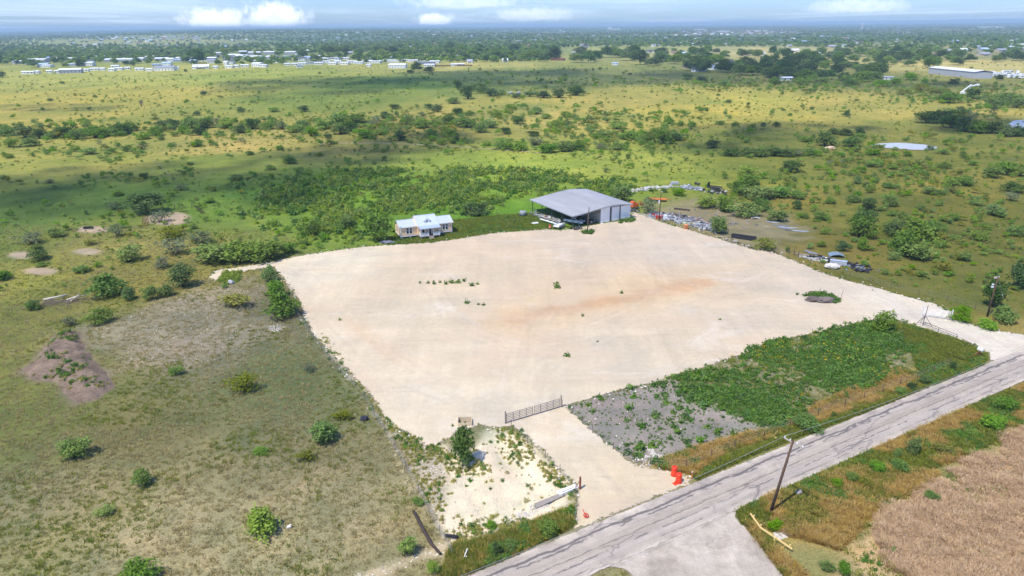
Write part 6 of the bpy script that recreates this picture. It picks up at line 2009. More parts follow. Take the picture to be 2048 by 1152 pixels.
for i, pts in enumerate([[(1706, 533), (1718, 534), (1738, 533), (1741, 541)], [(1695, 527), (1708, 531), (1714, 528)], [(1712, 540), (1722, 545), (1727, 543)]]):
    q = [base_of(*p) + Vector((0, 0, 0.25)) for p in pts]
    o = MB().tube(q, 0.24, 8).build('culvert_hose', bl, None, 0, True)
    tag(o, ['long black hose at the right end of the junk cluster', 'black hose behind the dark scrap', 'short black hose in the grass below the long one'][i], 'hose')

# ================================================================== poles, gates and fences
wood = M('pole_wood', (92, 72, 58), 0.95, 0.25, 5)
galv = M('galvanised', (176, 178, 182), 0.5, 0.1, 4, metal=0.3)
porc = M('porcelain', (226, 228, 230), 0.3, 0.03, 4)
pipe_rust = M('brown_pipe', (116, 96, 84), 0.8, 0.2, 4)


def utility_pole(px, py, h, lean, label, arms=(), r=0.15, extra=None):
    o = thing('utility_pole', base_of(px, py), 0, label, 'utility pole')
    top = Vector((lean[0], lean[1], h))
    MB().tube([(0, 0, -0.2), top * 0.5, top], [r, r * 0.85, r * 0.65], 10).build('pole', wood, o, 0, True)
    for (z, L, a) in arms:
        c_ = top * (z / h)
        d_ = Vector((math.cos(a), math.sin(a), 0)) * L / 2
        ar = MB().obox(c_ + Vector((0, 0, 0)) + Vector((-math.sin(a), math.cos(a), 0)) * 0.2, L, 0.11, 0.13, a).build('crossarm', M('arm_wood', (176, 166, 154), 0.9, 0.15, 5), o)
        for s in (-0.92, -0.35, 0.35, 0.92):
            q = c_ + d_ * s + Vector((-math.sin(a), math.cos(a), 0)) * 0.2
            MB().lathe([(0.03, 0.07), (0.07, 0.1), (0.05, 0.16), (0.08, 0.2), (0.04, 0.28)], 8, q).build('insulator', porc, ar)
    return o, top


near_pole, ntop = utility_pole(1541, 1024, 9.1, (1.25, -0.1), 'tall leaning wooden utility pole with crossarm beside the near road', [(8.75, 2.4, math.radians(-58))], 0.17)
MB().tube([ntop * 0.75, ntop * 0.74 + Vector((0.2, 0, 0)), ntop * 0.6 + Vector((0.12, 0.05, 0))], 0.02, 5).build('ground_wire', galv, near_pole)
barn_pole, btop = utility_pole(1175, 464, 6.4, (0.25, 0.3), 'bare wooden pole standing in the yard before the barn', [], 0.15)
scrap_pole, stop_ = utility_pole(1318, 442, 8.4, (0.1, 0.1), 'dark wooden pole with a white box at the scrapyard edge', [], 0.14)
MB().box(-0.42, -0.16, -0.2, 0.2, 4.9, 5.7).build('meter_box', porc, scrap_pole, 0.02)
MB().lathe([(0.05, 0), (0.11, 0.05), (0.11, 0.3), (0.05, 0.34)], 8, (0.25, 0, 7.9)).build('insulator', porc, scrap_pole)
right_pole, rtop = utility_pole(1974, 633, 7.6, (0.35, 0.1), 'utility pole with white insulators beside the dark tree', [(7.3, 1.2, 0.4)], 0.16)
MB().box(-0.5, -0.2, -0.14, 0.14, 5.6, 5.9).box(-0.45, -0.2, -0.14, 0.14, 6.1, 6.3).build('meter_box', porc, right_pole)
MB().rod(rtop * 0.98, (4.8, 1.6, -0.1), 0.018, None, 5).build('guy_wire', galv, right_pole)
MB().rod(rtop * 0.98 + (Vector((4.8, 1.6, -0.1)) - rtop) * 0.46, rtop * 0.98 + (Vector((4.8, 1.6, -0.1)) - rtop) * 0.50, 0.06, None, 6).build('guy_insulator', porc, right_pole)

# overhead line from the near pole along the road
wdir = Vector((RDD[0], RDD[1], 0))
w0 = near_pole.location + ntop * (8.75 / 9.1) + Vector((-math.sin(math.radians(-58)), math.cos(math.radians(-58)), 0)) * 0.2 + Vector((math.cos(math.radians(-58)), math.sin(math.radians(-58)), 0)) * (-1.1) + Vector((0, 0, 0.26))
for sgn in (-1, 1):
    pts = []
    for k in range(25):
        s = k / 24
        q = w0 + wdir * sgn * 62 * s
        q.z = w0.z - 4 * 1.15 * s * (1 - s)
        pts.append(q)
    o = MB().tube(pts, 0.014, 5).build('power_line', M('aluminium_wire', (196, 198, 200), 0.4, 0.05, 3, metal=0.4), None, 0, True)
    tag(o, ['overhead wire running left from the near pole crossarm', 'overhead wire running right from the near pole crossarm'][sgn > 0], 'wire')


def pipe_gate(A, B, h, n_rails, n_up, mat, label, r=0.035, leaves=2, posts=True, sag=0.0):
    A, B = Vector((A.x, A.y, 0.06)), Vector((B.x, B.y, 0.06))
    L = (B - A).length
    o = thing('pipe_gate', A, math.atan2(B.y - A.y, B.x - A.x), label, 'gate')
    for x in ((0, L) if posts else ()):
        MB().rod((x, 0, -0.1), (x, 0, h + 0.45), 0.09, None, 10).build('gate_post', mat, o)
    for k in range(leaves):
        xa, xb = 0.2 + k * (L - 0.2) / leaves, (k + 1) * (L - 0.2) / leaves - 0.05
        zo = sag * k
        for i in range(n_rails):
            z = 0.18 + zo + i * (h - 0.18) / (n_rails - 1)
            MB().rod((xa, 0, z), (xb, 0, z), r, None, 6).build('rail', mat, o)
        for i in range(n_up):
            x = xa + i * (xb - xa) / (n_up - 1)
            MB().rod((x, 0.045, 0.14 + zo), (x, 0.045, h + 0.04 + zo), r, None, 6).build('upright', mat, o)
    return o


gate_grey = M('gate_pipe', (136, 126, 120), 0.7, 0.2, 4)
pipe_gate(W(1011, 848), W(1122, 815), 1.4, 6, 5, gate_grey, 'double grey pipe gate across the near driveway', 0.045)
pipe_gate(W(1843, 632), W(1902, 640), 1.5, 7, 4, M('white_pipe', (226, 222, 216), 0.6, 0.08, 3), 'open white pipe gate at the far drive entrance', 0.05, 1)
# tripod stand and low pipe fence at the drive entrance
o = thing('gate_tripod', base_of(1845, 652), 0, 'tall dark pipe tripod standing at the drive entrance', 'gate stand')
dk = M('dark_pipe', (92, 84, 84), 0.7, 0.15, 4)
MB().rod((0, 0, 0), (0.25, 0, 3.9), 0.06, 0.05, 8).build('mast', dk, o)
for a, L in ((math.radians(165), 1.25), (math.radians(-18), 1.5), (math.radians(80), 1.2)):
    MB().rod((0.12, 0, 1.9), (L * math.cos(a), L * math.sin(a), 0), 0.045, None, 6).build('leg', dk, o)
MB().rod((-0.9, 0.3, 0.5), (1.1, -0.3, 0.5), 0.03, None, 6).build('brace', dk, o)


def pipe_fence(pts, h, label, mat, rails=(1.0,), every=3.5, r=0.05, name='pipe_fence', cat='fence', wires=False, post_r=0.06, lean=0.0, top_wire=None):
    q = [base_of(*p) for p in pts]
    o = thing(name, q[0], 0, label, cat)
    org = q[0]
    for i in range(len(q) - 1):
        a, b_ = q[i] - org, q[i + 1] - org
        n = max(1, round((b_ - a).length / every))
        for k in range(n + (1 if i == len(q) - 2 else 0)):
            c_ = a.lerp(b_, k / n)
            c_.z = gz(c_.x + org.x, c_.y + org.y) - org.z
            lx, ly = random.gauss(0, lean), random.gauss(0, lean)
            MB().rod(c_ + Vector((0, 0, -0.15)), c_ + Vector((lx, ly, h * random.uniform(0.95, 1.05))), post_r, post_r * 0.9, 6).build('post', mat, o)
        for rz_ in rails:
            MB().rod(a + Vector((0, 0, h * rz_)), b_ + Vector((0, 0, h * rz_)), r, None, 5).build('wire' if wires else 'rail', galv if wires else mat, o)
    return o


pipe_fence([(1845, 652), (1876, 664), (1913, 678)], 0.75, 'low dark pipe fence beside the far drive entrance', dk, (1.0, 0.55), 2.6, 0.05)
pipe_fence([(1913, 678), (1940, 692), (1962, 704)], 0.55, 'thin pipe fence running from the low dark fence to the road corner', dk, (1.0,), 3.0, 0.035, post_r=0.04)
o = thing('mailbox', base_of(1958, 712), RDA, 'white mailbox on a rusty bracket at the road corner', 'mailbox')
MB().rod((0, 0, -0.1), (0, 0, 1.0), 0.06, None, 8).build('post', rust, o)
MB().prism([(-0.22, 1.0), (0.22, 1.0), (0.22, 1.3), (0.15, 1.44), (0, 1.5), (-0.15, 1.44), (-0.22, 1.3)], -0.4, 0.4, 'y').build('box', white, o)
for s in (0, 1):
    MB().rod((-0.2 - s * 0.8, 0, 0.0), (0.0 - s * 0.1, 0, 0.95), 0.05, None, 6).build('brace', rust, o)
MB().rod((-2.2, -0.1, 0.7), (0, 0, 0.85), 0.05, None, 6).build('rail', rust, o)
MB().rod((-2.2, -0.1, -0.1), (-2.2, -0.1, 0.75), 0.05, None, 6).build('post', rust, o)

tpost = M('steel_t_post', (112, 96, 84), 0.85, 0.2, 5)
wp = M('cedar_post', (104, 90, 78), 0.95, 0.25, 5)
pipe_fence([(540, 545), (600, 640), (660, 722), (730, 800), (790, 900), (838, 985), (880, 1070), (905, 1110)], 1.25, 'wire fence of thin posts along the left side of the yard', tpost, (0.95, 0.7, 0.45, 0.2), 4.6, 0.008, 'wire_fence', 'fence', True, 0.035, 0.04)
pipe_fence([(1022, 856), (1055, 885), (1090, 915), (1120, 945), (1152, 985), (1151, 1045)], 1.3, 'wire fence of thin posts along the left side of the near driveway', tpost, (0.95, 0.6, 0.3), 3.4, 0.008, 'wire_fence', 'fence', True, 0.04, 0.03)
pipe_fence([(1125, 815), (1145, 829), (1185, 866), (1226, 899), (1264, 921)], 1.3, 'wire fence of thin posts along the right side of the near driveway', tpost, (0.95, 0.6, 0.3), 3.4, 0.008, 'wire_fence', 'fence', True, 0.04, 0.03)
pipe_fence([(1300, 930), (1372, 935), (1470, 893), (1580, 851), (1690, 810), (1800, 769), (1900, 730)], 1.2, 'wire fence of wooden posts between the road and the weedy lot', wp, (0.95, 0.6, 0.3), 4.4, 0.008, 'wire_fence', 'fence', True, 0.06, 0.05)
pipe_fence([(1620, 528), (1700, 552), (1780, 577), (1895, 602), (1950, 618), (2048, 655)], 1.2, 'wire fence of leaning posts beyond the far drive', wp, (0.95, 0.6, 0.3), 5.0, 0.008, 'wire_fence', 'fence', True, 0.05, 0.06)
pipe_fence([(1577, 507), (1588, 510), (1597, 514)], 1.5, 'three short wooden posts with a rail where the track leaves the yard', wp, (0.5,), 2.2, 0.05, 'post_and_rail', 'fence', False, 0.1, 0.05)
for i, (px, py) in enumerate([(1160, 979)]):
    o = thing('gate_post', base_of(px, py), 0, 'rusty brace post beside the white culvert slab', 'post')
    MB().rod((0, 0, -0.1), (0, 0, 1.7), 0.12, None, 10).build('post', rust, o)
    MB().rod((0, 0, 1.4), (-0.5, 0.25, 0), 0.04, None, 6).build('brace', rust, o)
o = thing('steel_brace', base_of(1272, 928), 0.4, 'thin steel brace at the right mouth of the near driveway', 'post')
MB().rod((0, 0, 0), (0, 0, 1.5), 0.04, None, 6).build('post', steel, o)
MB().rod((0, 0, 1.3), (0.8, -0.3, 0), 0.03, None, 6).build('brace', steel, o)
# rusty leaning panels of the old corral
o = thing('rusty_corral', base_of(292, 452), 0.2, 'rusty corral posts under the wide dark mesquite', 'corral')
for k in range(5):
    MB().tube([(k * 0.35 - 0.7, k * 0.12, -0.1), (k * 0.30 - 0.6, k * 0.12 + 0.2, 2.6 + 0.5 * random.random())], [0.1, 0.06], 6).build('post', rust, o)
MB().rod((-0.8, 0, 1.6), (0.9, 0.7, 1.8), 0.06, None, 6).build('rail', rust, o)
o = thing('leaning_trellis', base_of(400, 428), 0.3, 'leaning dark mesh panel right of the rusty corral', 'panel')
for k in range(7):
    MB().rod((-1.7 + k * 0.18, 0, 2.9 - k * 0.05), (0.6 + k * 0.18, 0.2, 0.1), 0.035, None, 5).build('bar', M('dark_rust', (74, 62, 56)), o)
for s in (0.15, 0.5, 0.85):
    MB().rod((-1.7 + 2.3 * s, 0, 2.9 - 2.8 * s), (-0.6 + 2.3 * s, 0.05, 2.6 - 2.5 * s), 0.04, None, 5).build('cross_bar', rust, o)
for i, (px, py) in enumerate([(350, 418), (364, 419), (384, 416)]):
    o = MB().tube([(0, 0, -0.2), (0.05, 0, 0.9), (0.12, 0.05, 1.8)], [0.09, 0.08, 0.06], 7).build('cedar_post', wp, None, 0, True, loc=base_of(px, py))
    tag(o, 'old cedar post behind the corral, %s from the left' % ordinal(i + 1), 'post', 'cedar posts behind the corral')
o = thing('feed_trough', base_of(177, 457), 0.1, 'black trough on the bare ring left of the corral', 'trough')
MB().box(-1.1, 1.1, -0.4, -0.34, 0, 0.5).build('side_panel', bl, o)
MB().box(-1.1, 1.1, 0.34, 0.4, 0, 0.5).build('side_panel', bl, o)
MB().box(-1.16, -1.102, -0.4, 0.4, 0, 0.5).box(1.102, 1.16, -0.4, 0.4, 0, 0.5).build('end_panel', bl, o)
MB().box(-1.1, 1.1, -0.338, 0.338, 0.01, 0.3).build('bottom', bl, o)

# ================================================================== things on the near ground
# traffic drums
for i, (px, py) in enumerate([(1348, 951), (1357, 965)]):
    o = thing('traffic_drum', base_of(px, py), i, ['upper red traffic drum at the driveway mouth', 'lower red traffic drum nearest the road'][i], 'traffic drum')
    MB().lathe([(0.36, 0.07), (0.37, 0.1), (0.37, 0.32), (0.36, 0.34), (0.36, 0.58), (0.35, 0.6), (0.35, 0.85), (0.34, 0.87), (0.34, 1.1), (0.28, 1.16)], 16).build('body', red, o)
    MB().lathe([(0.0, 0.0), (0.42, 0.0), (0.42, 0.05), (0.37, 0.07), (0.0, 0.07)], 12).build('base', M('drum_base', (170, 52, 34), 0.8, 0.2, 4), o)
    MB().obox((0, 0, 1.19), 0.3, 0.05, 0.08, 0.4).build('handle', red, o)
    for z in (0.35, 0.62):
        MB().lathe([(0.362 if z < 0.5 else 0.352, z + 0.02), (0.366 if z < 0.5 else 0.356, z + 0.03), (0.366 if z < 0.5 else 0.356, z + 0.16), (0.362 if z < 0.5 else 0.352, z + 0.17)], 16).build('band', M('faded_band', (232, 74, 44), 0.5, 0.1, 4), o)
o = MB().obox((0, 0, 0.05), 0.75, 0.5, 0.07, 0.5).obox((0.1, 0, 0.11), 0.4, 0.3, 0.05, 0.8).build('flattened_cone', red, None, 0.01, loc=base_of(1352, 968))
tag(o, 'flattened red rubber base at the foot of the lower drum', 'rubber base')
o = thing('reflector_post', base_of(1383, 958), 0, 'short orange marker post at the road end of the driveway', 'marker post')
MB().rod((0, 0, -0.1), (0, 0, 0.9), 0.05, None, 8).build('post', M('marker_orange', (222, 130, 70), 0.6, 0.1, 4), o)
MB().rod((0, 0, 0.9), (0, 0, 1.05), 0.055, None, 8).build('cap', white, o)
o = thing('water_valve', base_of(1172, 1035), 0.6, 'small red valve wheel on the gravel beside the road', 'valve')
b = MB().tube([(0.26 * math.cos(a), 0.26 * math.sin(a) * 0.9, 0.22 + 0.1 * math.sin(a)) for a in np.linspace(0, 2 * math.pi, 15)], 0.06, 6)
b.build('wheel', M('valve_red', (200, 66, 48), 0.6, 0.15, 4), o, 0, True)
MB().rod((0, 0, -0.05), (0, 0, 0.24), 0.08, None, 8).rod((0, 0, 0.22), (0.12, 0.75, 0.5), 0.05, None, 6).build('stem', M('valve_red', (200, 66, 48)), o)
# concrete trough (three-sided box)
o = thing('concrete_trough', base_of(930, 852), 0.05, 'open tan box lying on the yard behind the oak sapling', 'trough')
tan = M('tan_board', (206, 188, 156), 0.9, 0.12, 3)
MB().box(-0.95, 0.95, -0.08, 0.0, 0, 0.45).build('front_board', tan, o)
MB().box(-0.95, -0.87, 0.002, 1.3, 0, 0.75).build('side_board', tan, o)
MB().box(0.87, 0.95, 0.002, 1.3, 0, 0.45).build('side_board', tan, o)
MB().box(-0.868, 0.868, 1.22, 1.3, 0, 0.6).build('back_board', tan, o)
MB().box(-0.868, 0.868, 0.004, 1.218, 0.01, 0.06).build('bottom', M('tan_board_dark', (150, 136, 112), 0.95, 0.15, 3), o)
# fallen post
q = [base_of(828, 1026), base_of(846, 1062), base_of(862, 1090), base_of(881, 1111)]
o = MB().tube([p_ + Vector((0, 0, 0.22)) for p_ in q], [0.16, 0.19, 0.18, 0.15], 8).build('fallen_post', M('charred_wood', (70, 58, 52), 0.95, 0.3, 4), None, 0, True)
tag(o, 'long dark post fallen in the grass along the left fence', 'log')
# concrete culvert slab with grey apron
o = thing('culvert_slab', base_of(1135, 981), math.radians(31), 'white concrete culvert slab beside the near driveway', 'culvert')
MB().box(-1.3, 1.3, -0.36, 0.36, -0.1, 0.24).build('slab', M('white_concrete', (228, 226, 220), 0.85, 0.08, 3), o, 0.03)
MB().box(-1.2, 1.2, -0.46, -0.362, -0.1, 0.32).build('parapet', M('white_concrete', (228, 226, 220)), o, 0.02)
MB().box(-0.9, 0.7, -0.2, -0.14, 0.242, 0.26).build('groove', tyre, o)
apr = M('grey_apron', (150, 140, 130), 0.95, 0.15, 4)
o = MB().prism([(-2.1, -0.35), (2.1, -0.28), (2.0, 0.32), (-1.7, 0.45)], 0.0, 0.06, 'z').build('apron', apr, None, 0.01, loc=base_of(1098, 1001), rz=math.radians(33))
tag(o, 'grey dirt apron running off the culvert slab', 'apron')
rip = [stone_mesh('riprap', M('white_rubble', (198, 190, 178), 0.95, 0.1, 5), 30 + i) for i in range(4)]


def rubble(name, pgpx, n, label, smin=0.15, smax=0.5, cat='rubble', seed=1, hz=0.25):
    rg_ = np.random.default_rng(seed)
    pg = poly(pgpx)
    xy = in_poly(pg, n, rg_)
    P = on_land(xy)
    sd__ = sdist(pg, xy[:, 0], xy[:, 1])
    P[:, 2] += np.clip(sd__, 0, 1.2) * hz * rg_.uniform(0.3, 1, len(xy))
    return scatter(name, P, rg_.uniform(smin, smax, len(xy)), rg_.integers(0, 4, len(xy)), rip, label, seed)


rubble('white_riprap', [(1292, 893), (1302, 890), (1312, 908), (1342, 914), (1340, 921), (1308, 916), (1296, 905)], 170, 'curved band of white rubble on the grey lot by the driveway', 0.12, 0.32, seed=41)
rubble('white_riprap', [(1262, 912), (1300, 908), (1312, 925), (1290, 935), (1270, 930)], 60, 'scatter of white rubble at the driveway mouth', 0.1, 0.35, seed=42, hz=0.05)
rubble('white_riprap', [(1545, 1068), (1560, 1050), (1598, 1047), (1612, 1055), (1590, 1068), (1560, 1080)], 520, 'white gravel spill beside the yellow wooden rail', 0.08, 0.3, seed=43, hz=0.12)
rubble('white_riprap', [(535, 652), (560, 648), (572, 655), (555, 664), (538, 662)], 160, 'pale gravel patch in the pasture near the yard edge', 0.1, 0.3, seed=44, hz=0.02)
rubble('white_riprap', [(1000, 1045), (1060, 1008), (1112, 992), (1095, 1012), (1040, 1040), (1005, 1056)], 420, 'bank of white cobbles below the culvert slab', 0.1, 0.28, seed=45, hz=0.08)
# yellow wooden rail on stubs
o = thing('wooden_rail', base_of(1503, 1040), 0, 'yellow wooden guard rail on short stubs by the side road', 'rail')
ylw = M('yellow_timber', (220, 190, 122), 0.8, 0.1, 4)
org = base_of(1503, 1040)
q = [base_of(*p_) - org for p_ in [(1500, 1034), (1520, 1062), (1545, 1079), (1583, 1105)]]
for i in range(3):
    a, b_ = q[i], q[i + 1]
    c_ = (a + b_) / 2
    MB().obox((c_.x, c_.y, 0.42), (b_ - a).length + 0.05, 0.14, 0.2, math.atan2(b_.y - a.y, b_.x - a.x)).build('beam', ylw, o, 0.015)
for s, (px, py) in enumerate([(1507, 1039), (1521, 1058), (1548, 1084), (1579, 1098)]):
    p_ = base_of(px, py) - org
    MB().rod((p_.x, p_.y, -0.2), (p_.x, p_.y, 0.55), 0.09, None, 8).build('stub', ylw, o)
o = MB().obox((0, 0, 0.5), 0.1, 0.06, 1.3, 0.2, 0.35, 0.15).obox((0, -0.2, 0.02), 0.3, 0.3, 0.1).build('stake', ylw, None, 0.005, loc=base_of(1550, 874))
tag(o, 'leaning pale stake in the gold grass above the road', 'stake')
o = MB().rod((-0.15, -0.3, 0.15), (0.15, 0.3, 0.7), 0.05, 0.05, 8).obox((0, -0.2, 0.1), 0.3, 0.2, 0.16, 0.3).build('white_marker', white, None, 0.01, loc=base_of(932, 1112))
tag(o, 'white plastic marker leaning on the left verge', 'marker')
o = MB().tube([(-0.7, 0.2, 0.2), (0.2, 0.0, 0.25), (0.7, -0.15, 0.22)], [0.16, 0.17, 0.16], 10).build('culvert_pipe', tyre, None, 0, True, loc=base_of(903, 1076))
tag(o, 'dark pipe end at the foot of the eroded bank', 'pipe')
o = MB().obox((0, 0, 0.15), 0.5, 0.35, 0.3, 0.5, 0.1).obox((0.1, 0.1, 0.25), 0.3, 0.25, 0.25, 1.0).build('white_rock', STONE, None, 0.06, loc=base_of(578, 1056))
tag(o, 'single white rock right of the large pasture mesquite', 'rock')
o = MB().obox((0, 0, 0.2), 0.7, 0.5, 0.35, 0.5, 0.1).obox((0.2, 0.1, 0.35), 0.3, 0.3, 0.3, 1.0, 0.5).build('concrete_lump', STONEG, None, 0.06, loc=base_of(1597, 988))
tag(o, 'pale lump at the tip of the near pole shadow', 'lump')


def crumple(name, px, py, sx, sy, sz, mat, label, cat, seed):
    bm = bmesh.new()
    bmesh.ops.create_icosphere(bm, subdivisions=3, radius=1.0)
    for v in bm.verts:
        n_ = mnoise.noise(v.co * 1.9 + Vector((seed, 0, 0))) * 0.5 + mnoise.noise(v.co * 5 + Vector((0, seed, 0))) * 0.22
        v.co = Vector((v.co.x * sx, v.co.y * sy, v.co.z * sz)) * (1 + n_) + Vector((0, 0, sz * 0.7))
        v.co.z = max(v.co.z, 0)
    me = bpy.data.meshes.new(name)
    bm.to_mesh(me)
    bm.free()
    me.materials.append(mat)
    o = link(bpy.data.objects.new(name, me))
    o.location = base_of(px, py)
    return tag(o, label, cat)


crumple('plastic_bag', 728, 840, 0.6, 0.45, 0.3, M('black_bag', (36, 36, 46), 0.35, 0.1, 3), 'crumpled black bag at the yard fence', 'bag', 3)
o = crumple('plastic_bag', 462, 567, 0.55, 0.4, 0.45, M('black_white_bag', (190, 190, 196), 0.5, 0.1, 1.2, dirt=(24, 24, 30)), 'black and white bag beside the lime weeds of the turning loop', 'bag', 5)
crumple('tarp', 775, 486, 1.6, 0.9, 0.35, M('grey_tarp', (112, 116, 126), 0.7, 0.15, 2), 'grey tarp crumpled under the tree at the cabin end', 'tarp', 8)
crumple('soil_pile', 1630, 602, 1.7, 0.9, 0.5, M('dark_soil', (98, 88, 82), 1, 0.2, 4), 'left pile of dark soil on the weedy island in the yard', 'soil pile', 9)
crumple('soil_pile', 1649, 604, 1.8, 0.9, 0.55, M('grey_soil', (116, 106, 100), 1, 0.2, 4), 'right pile of grey soil on the weedy island in the yard', 'soil pile', 11)
crumple('tan_spoil', 1660, 299, 2.2, 1.4, 0.8, M('tan_soil', (206, 178, 142), 1, 0.15, 3), 'pale spoil heap beside the thicket left of the pond', 'soil pile', 12)
for i, (px, py, hh) in enumerate([(1639, 590, 1.3), (1681, 598, 1.6), (1743, 583, 1.7)]):
    o = thing('steel_stake', base_of(px, py), 0, ['thin stake behind the soil piles', 'thin leaning stake right of the soil piles', 'thin stake on the drive margin beyond the island'][i], 'stake')
    MB().rod((0, 0, -0.1), (0.25 * i, 0, hh), 0.035, None, 6).build('rod', tpost, o)
    MB().rod((0.25 * i, 0, hh), (0.25 * i, 0, hh + 0.08), 0.05, None, 6).build('cap', steel, o)
# lone weeds standing on the pale yard
YW = [(680, 641, 7, 6), (840, 567, 6, 6), (856, 567, 8, 6), (868, 569, 9, 9), (880, 566, 7, 6), (892, 569, 10, 8), (903, 566, 12, 10), (916, 566, 14, 10), (928, 563, 10, 8), (944, 572, 14, 8), (955, 569, 8, 6),
      (934, 607, 12, 8), (957, 610, 7, 5), (967, 611, 8, 6), (1113, 576, 18, 14), (1243, 587, 9, 6), (1165, 633, 8, 6), (1134, 713, 15, 9), (1195, 684, 5, 4), (1440, 640, 6, 4), (1594, 590, 8, 6), (905, 853, 6, 6)]
for i, (px, py, w_, h_) in enumerate(sorted(YW)):
    p = W(px, py)
    k = mpp(px, py)
    o = bpy.data.objects.new('weed', cw[i % 4])
    link(o)
    o.location = (p.x, p.y, 0.06)
    o.scale = (w_ * k, w_ * k, h_ * k * 0.95 / 0.62)
    o.rotation_euler = (0, 0, i)
    tag(o, 'small dark weed clump growing on the pale yard, %s from the left' % ordinal(i + 1), 'weed', 'weeds on the open yard')
for nm, pts, n, lab in [('island_weeds', [(1608, 592), (1640, 585), (1660, 590), (1686, 602), (1670, 607), (1650, 600), (1625, 600)], 120, 'low weeds round the soil piles in the yard'),
                        ('pole_weeds', [(1162, 463), (1185, 462), (1188, 468), (1168, 469)], 40, 'weeds round the foot of the yard pole'),
                        ('barn_weeds', [(1236, 441), (1268, 437), (1272, 444), (1240, 447)], 50, 'weed strip along the barn front wall'),
                        ('loop_weeds', [(436, 562), (450, 545), (480, 545), (480, 560), (455, 570)], 150, 'lime green weeds inside the dirt turning loop')]:
    xy = in_poly(poly(pts), n, rg)
    scatter(nm, np.concatenate([xy, np.full((n, 1), 0.05)], 1), rg.uniform(0.5, 1.3, n), rg.integers(0, 4, n), cl_ if nm == 'loop_weeds' else cw, lab, n)

# dirt mound with its weeds
mound_mat, t = new_mat('mound_soil')
pos = t.n('ShaderNodeNewGeometry').outputs['Position']
n1, n2_, n3_ = t.noise(pos, 0.5, 5, 0.65), t.noise(pos, 3.0, 4, 0.7), t.noise(pos, 10, 2)
c = t.mix(t.lin(n1, 0.3, 0.7), s2l((118, 102, 88)), s2l((162, 142, 122)))
c = t.mix(1.0, c, t.mix(t.lin(n2_, 0.3, 0.7), (0.7, 0.7, 0.7), (1.25, 1.22, 1.2)), 'MULTIPLY')
t.out(t.bsdf(c, 1.0, Normal=t.bump(t.math('ADD', n2_, n3_), 0.9, 0.25), **{'Specular IOR Level': 0.1}))


def mound_z(x, y):
    sd__ = sdist(MOUND, x, y) + (fbm(x, y, 3, 300) - 0.5) * 1.4
    return land_z(x, y) - 0.12 + 1.0 * sstep(sd__, -0.2, 2.6) * (0.7 + 0.6 * fbm(x, y, 5, 305)) + (fbm(x, y, 0.9, 310) - 0.5) * 0.8 * sstep(sd__, 0, 2)


lo, hi = MOUND.min(0) - 2, MOUND.max(0) + 2
me, _ = grid_mesh('dirt_mound', np.arange(lo[0], hi[0], 0.3), np.arange(lo[1], hi[1], 0.3), mound_z, mound_mat, None, lambda x, y: sdist(MOUND, x, y) > -0.6)
o = link(bpy.data.objects.new('dirt_mound', me))
tag(o, 'lumpy brown dirt mound with weeds in the left pasture', 'mound')
xy = in_poly(MOUND, 190, rg, lambda x, y: np.clip((fbm(x, y, 4, 320) - 0.42) * 4, 0.02, 1), 0.8)
scatter('mound_weeds', np.concatenate([xy, mound_z(xy[:, 0], xy[:, 1])[:, None]], 1), rg.uniform(0.3, 0.95, len(xy)), rg.integers(0, 7, len(xy)), cw + cs, 'weeds growing on the dirt mound', 31)
# brush pile
o = thing('brush_pile', base_of(120, 606), 0.3, 'grey brush pile with pale logs in the left pasture', 'brush pile')
tw = MB()
rg_ = random.Random(4)
for k in range(170):
    c_ = Vector((rg_.gauss(0, 3.0), rg_.gauss(0, 1.1), abs(rg_.gauss(0, 0.25)) + 0.05))
    a_ = rg_.uniform(0, 6.3)
    v_ = Vector((math.cos(a_), math.sin(a_), rg_.uniform(-0.2, 0.3))) * rg_.uniform(0.4, 1.2)
    tw.rod(c_ - v_, c_ + v_, rg_.uniform(0.02, 0.06), 0.015, 5)
x = tw.build('twigs', M('grey_twigs', (128, 116, 104), 0.95, 0.25, 4), o)
x['kind'] = 'stuff'
pale = M('bleached_log', (206, 196, 180), 0.9, 0.12, 4)
MB().tube([(-3.2, 1.6, 0.5), (-1.0, 2.3, 0.55), (0.6, 2.9, 0.6)], [0.2, 0.18, 0.14], 8).build('log', pale, o, 0, True)
MB().tube([(1.2, 0.2, 0.4), (2.6, 0.8, 0.7), (4.4, 1.6, 0.5)], [0.16, 0.14, 0.1], 8).build('log', pale, o, 0, True)
MB().tube([(2.0, -0.6, 0.3), (3.0, 0.6, 0.9), (3.4, 1.2, 1.3)], [0.12, 0.1, 0.05], 7).build('log', pale, o, 0, True)
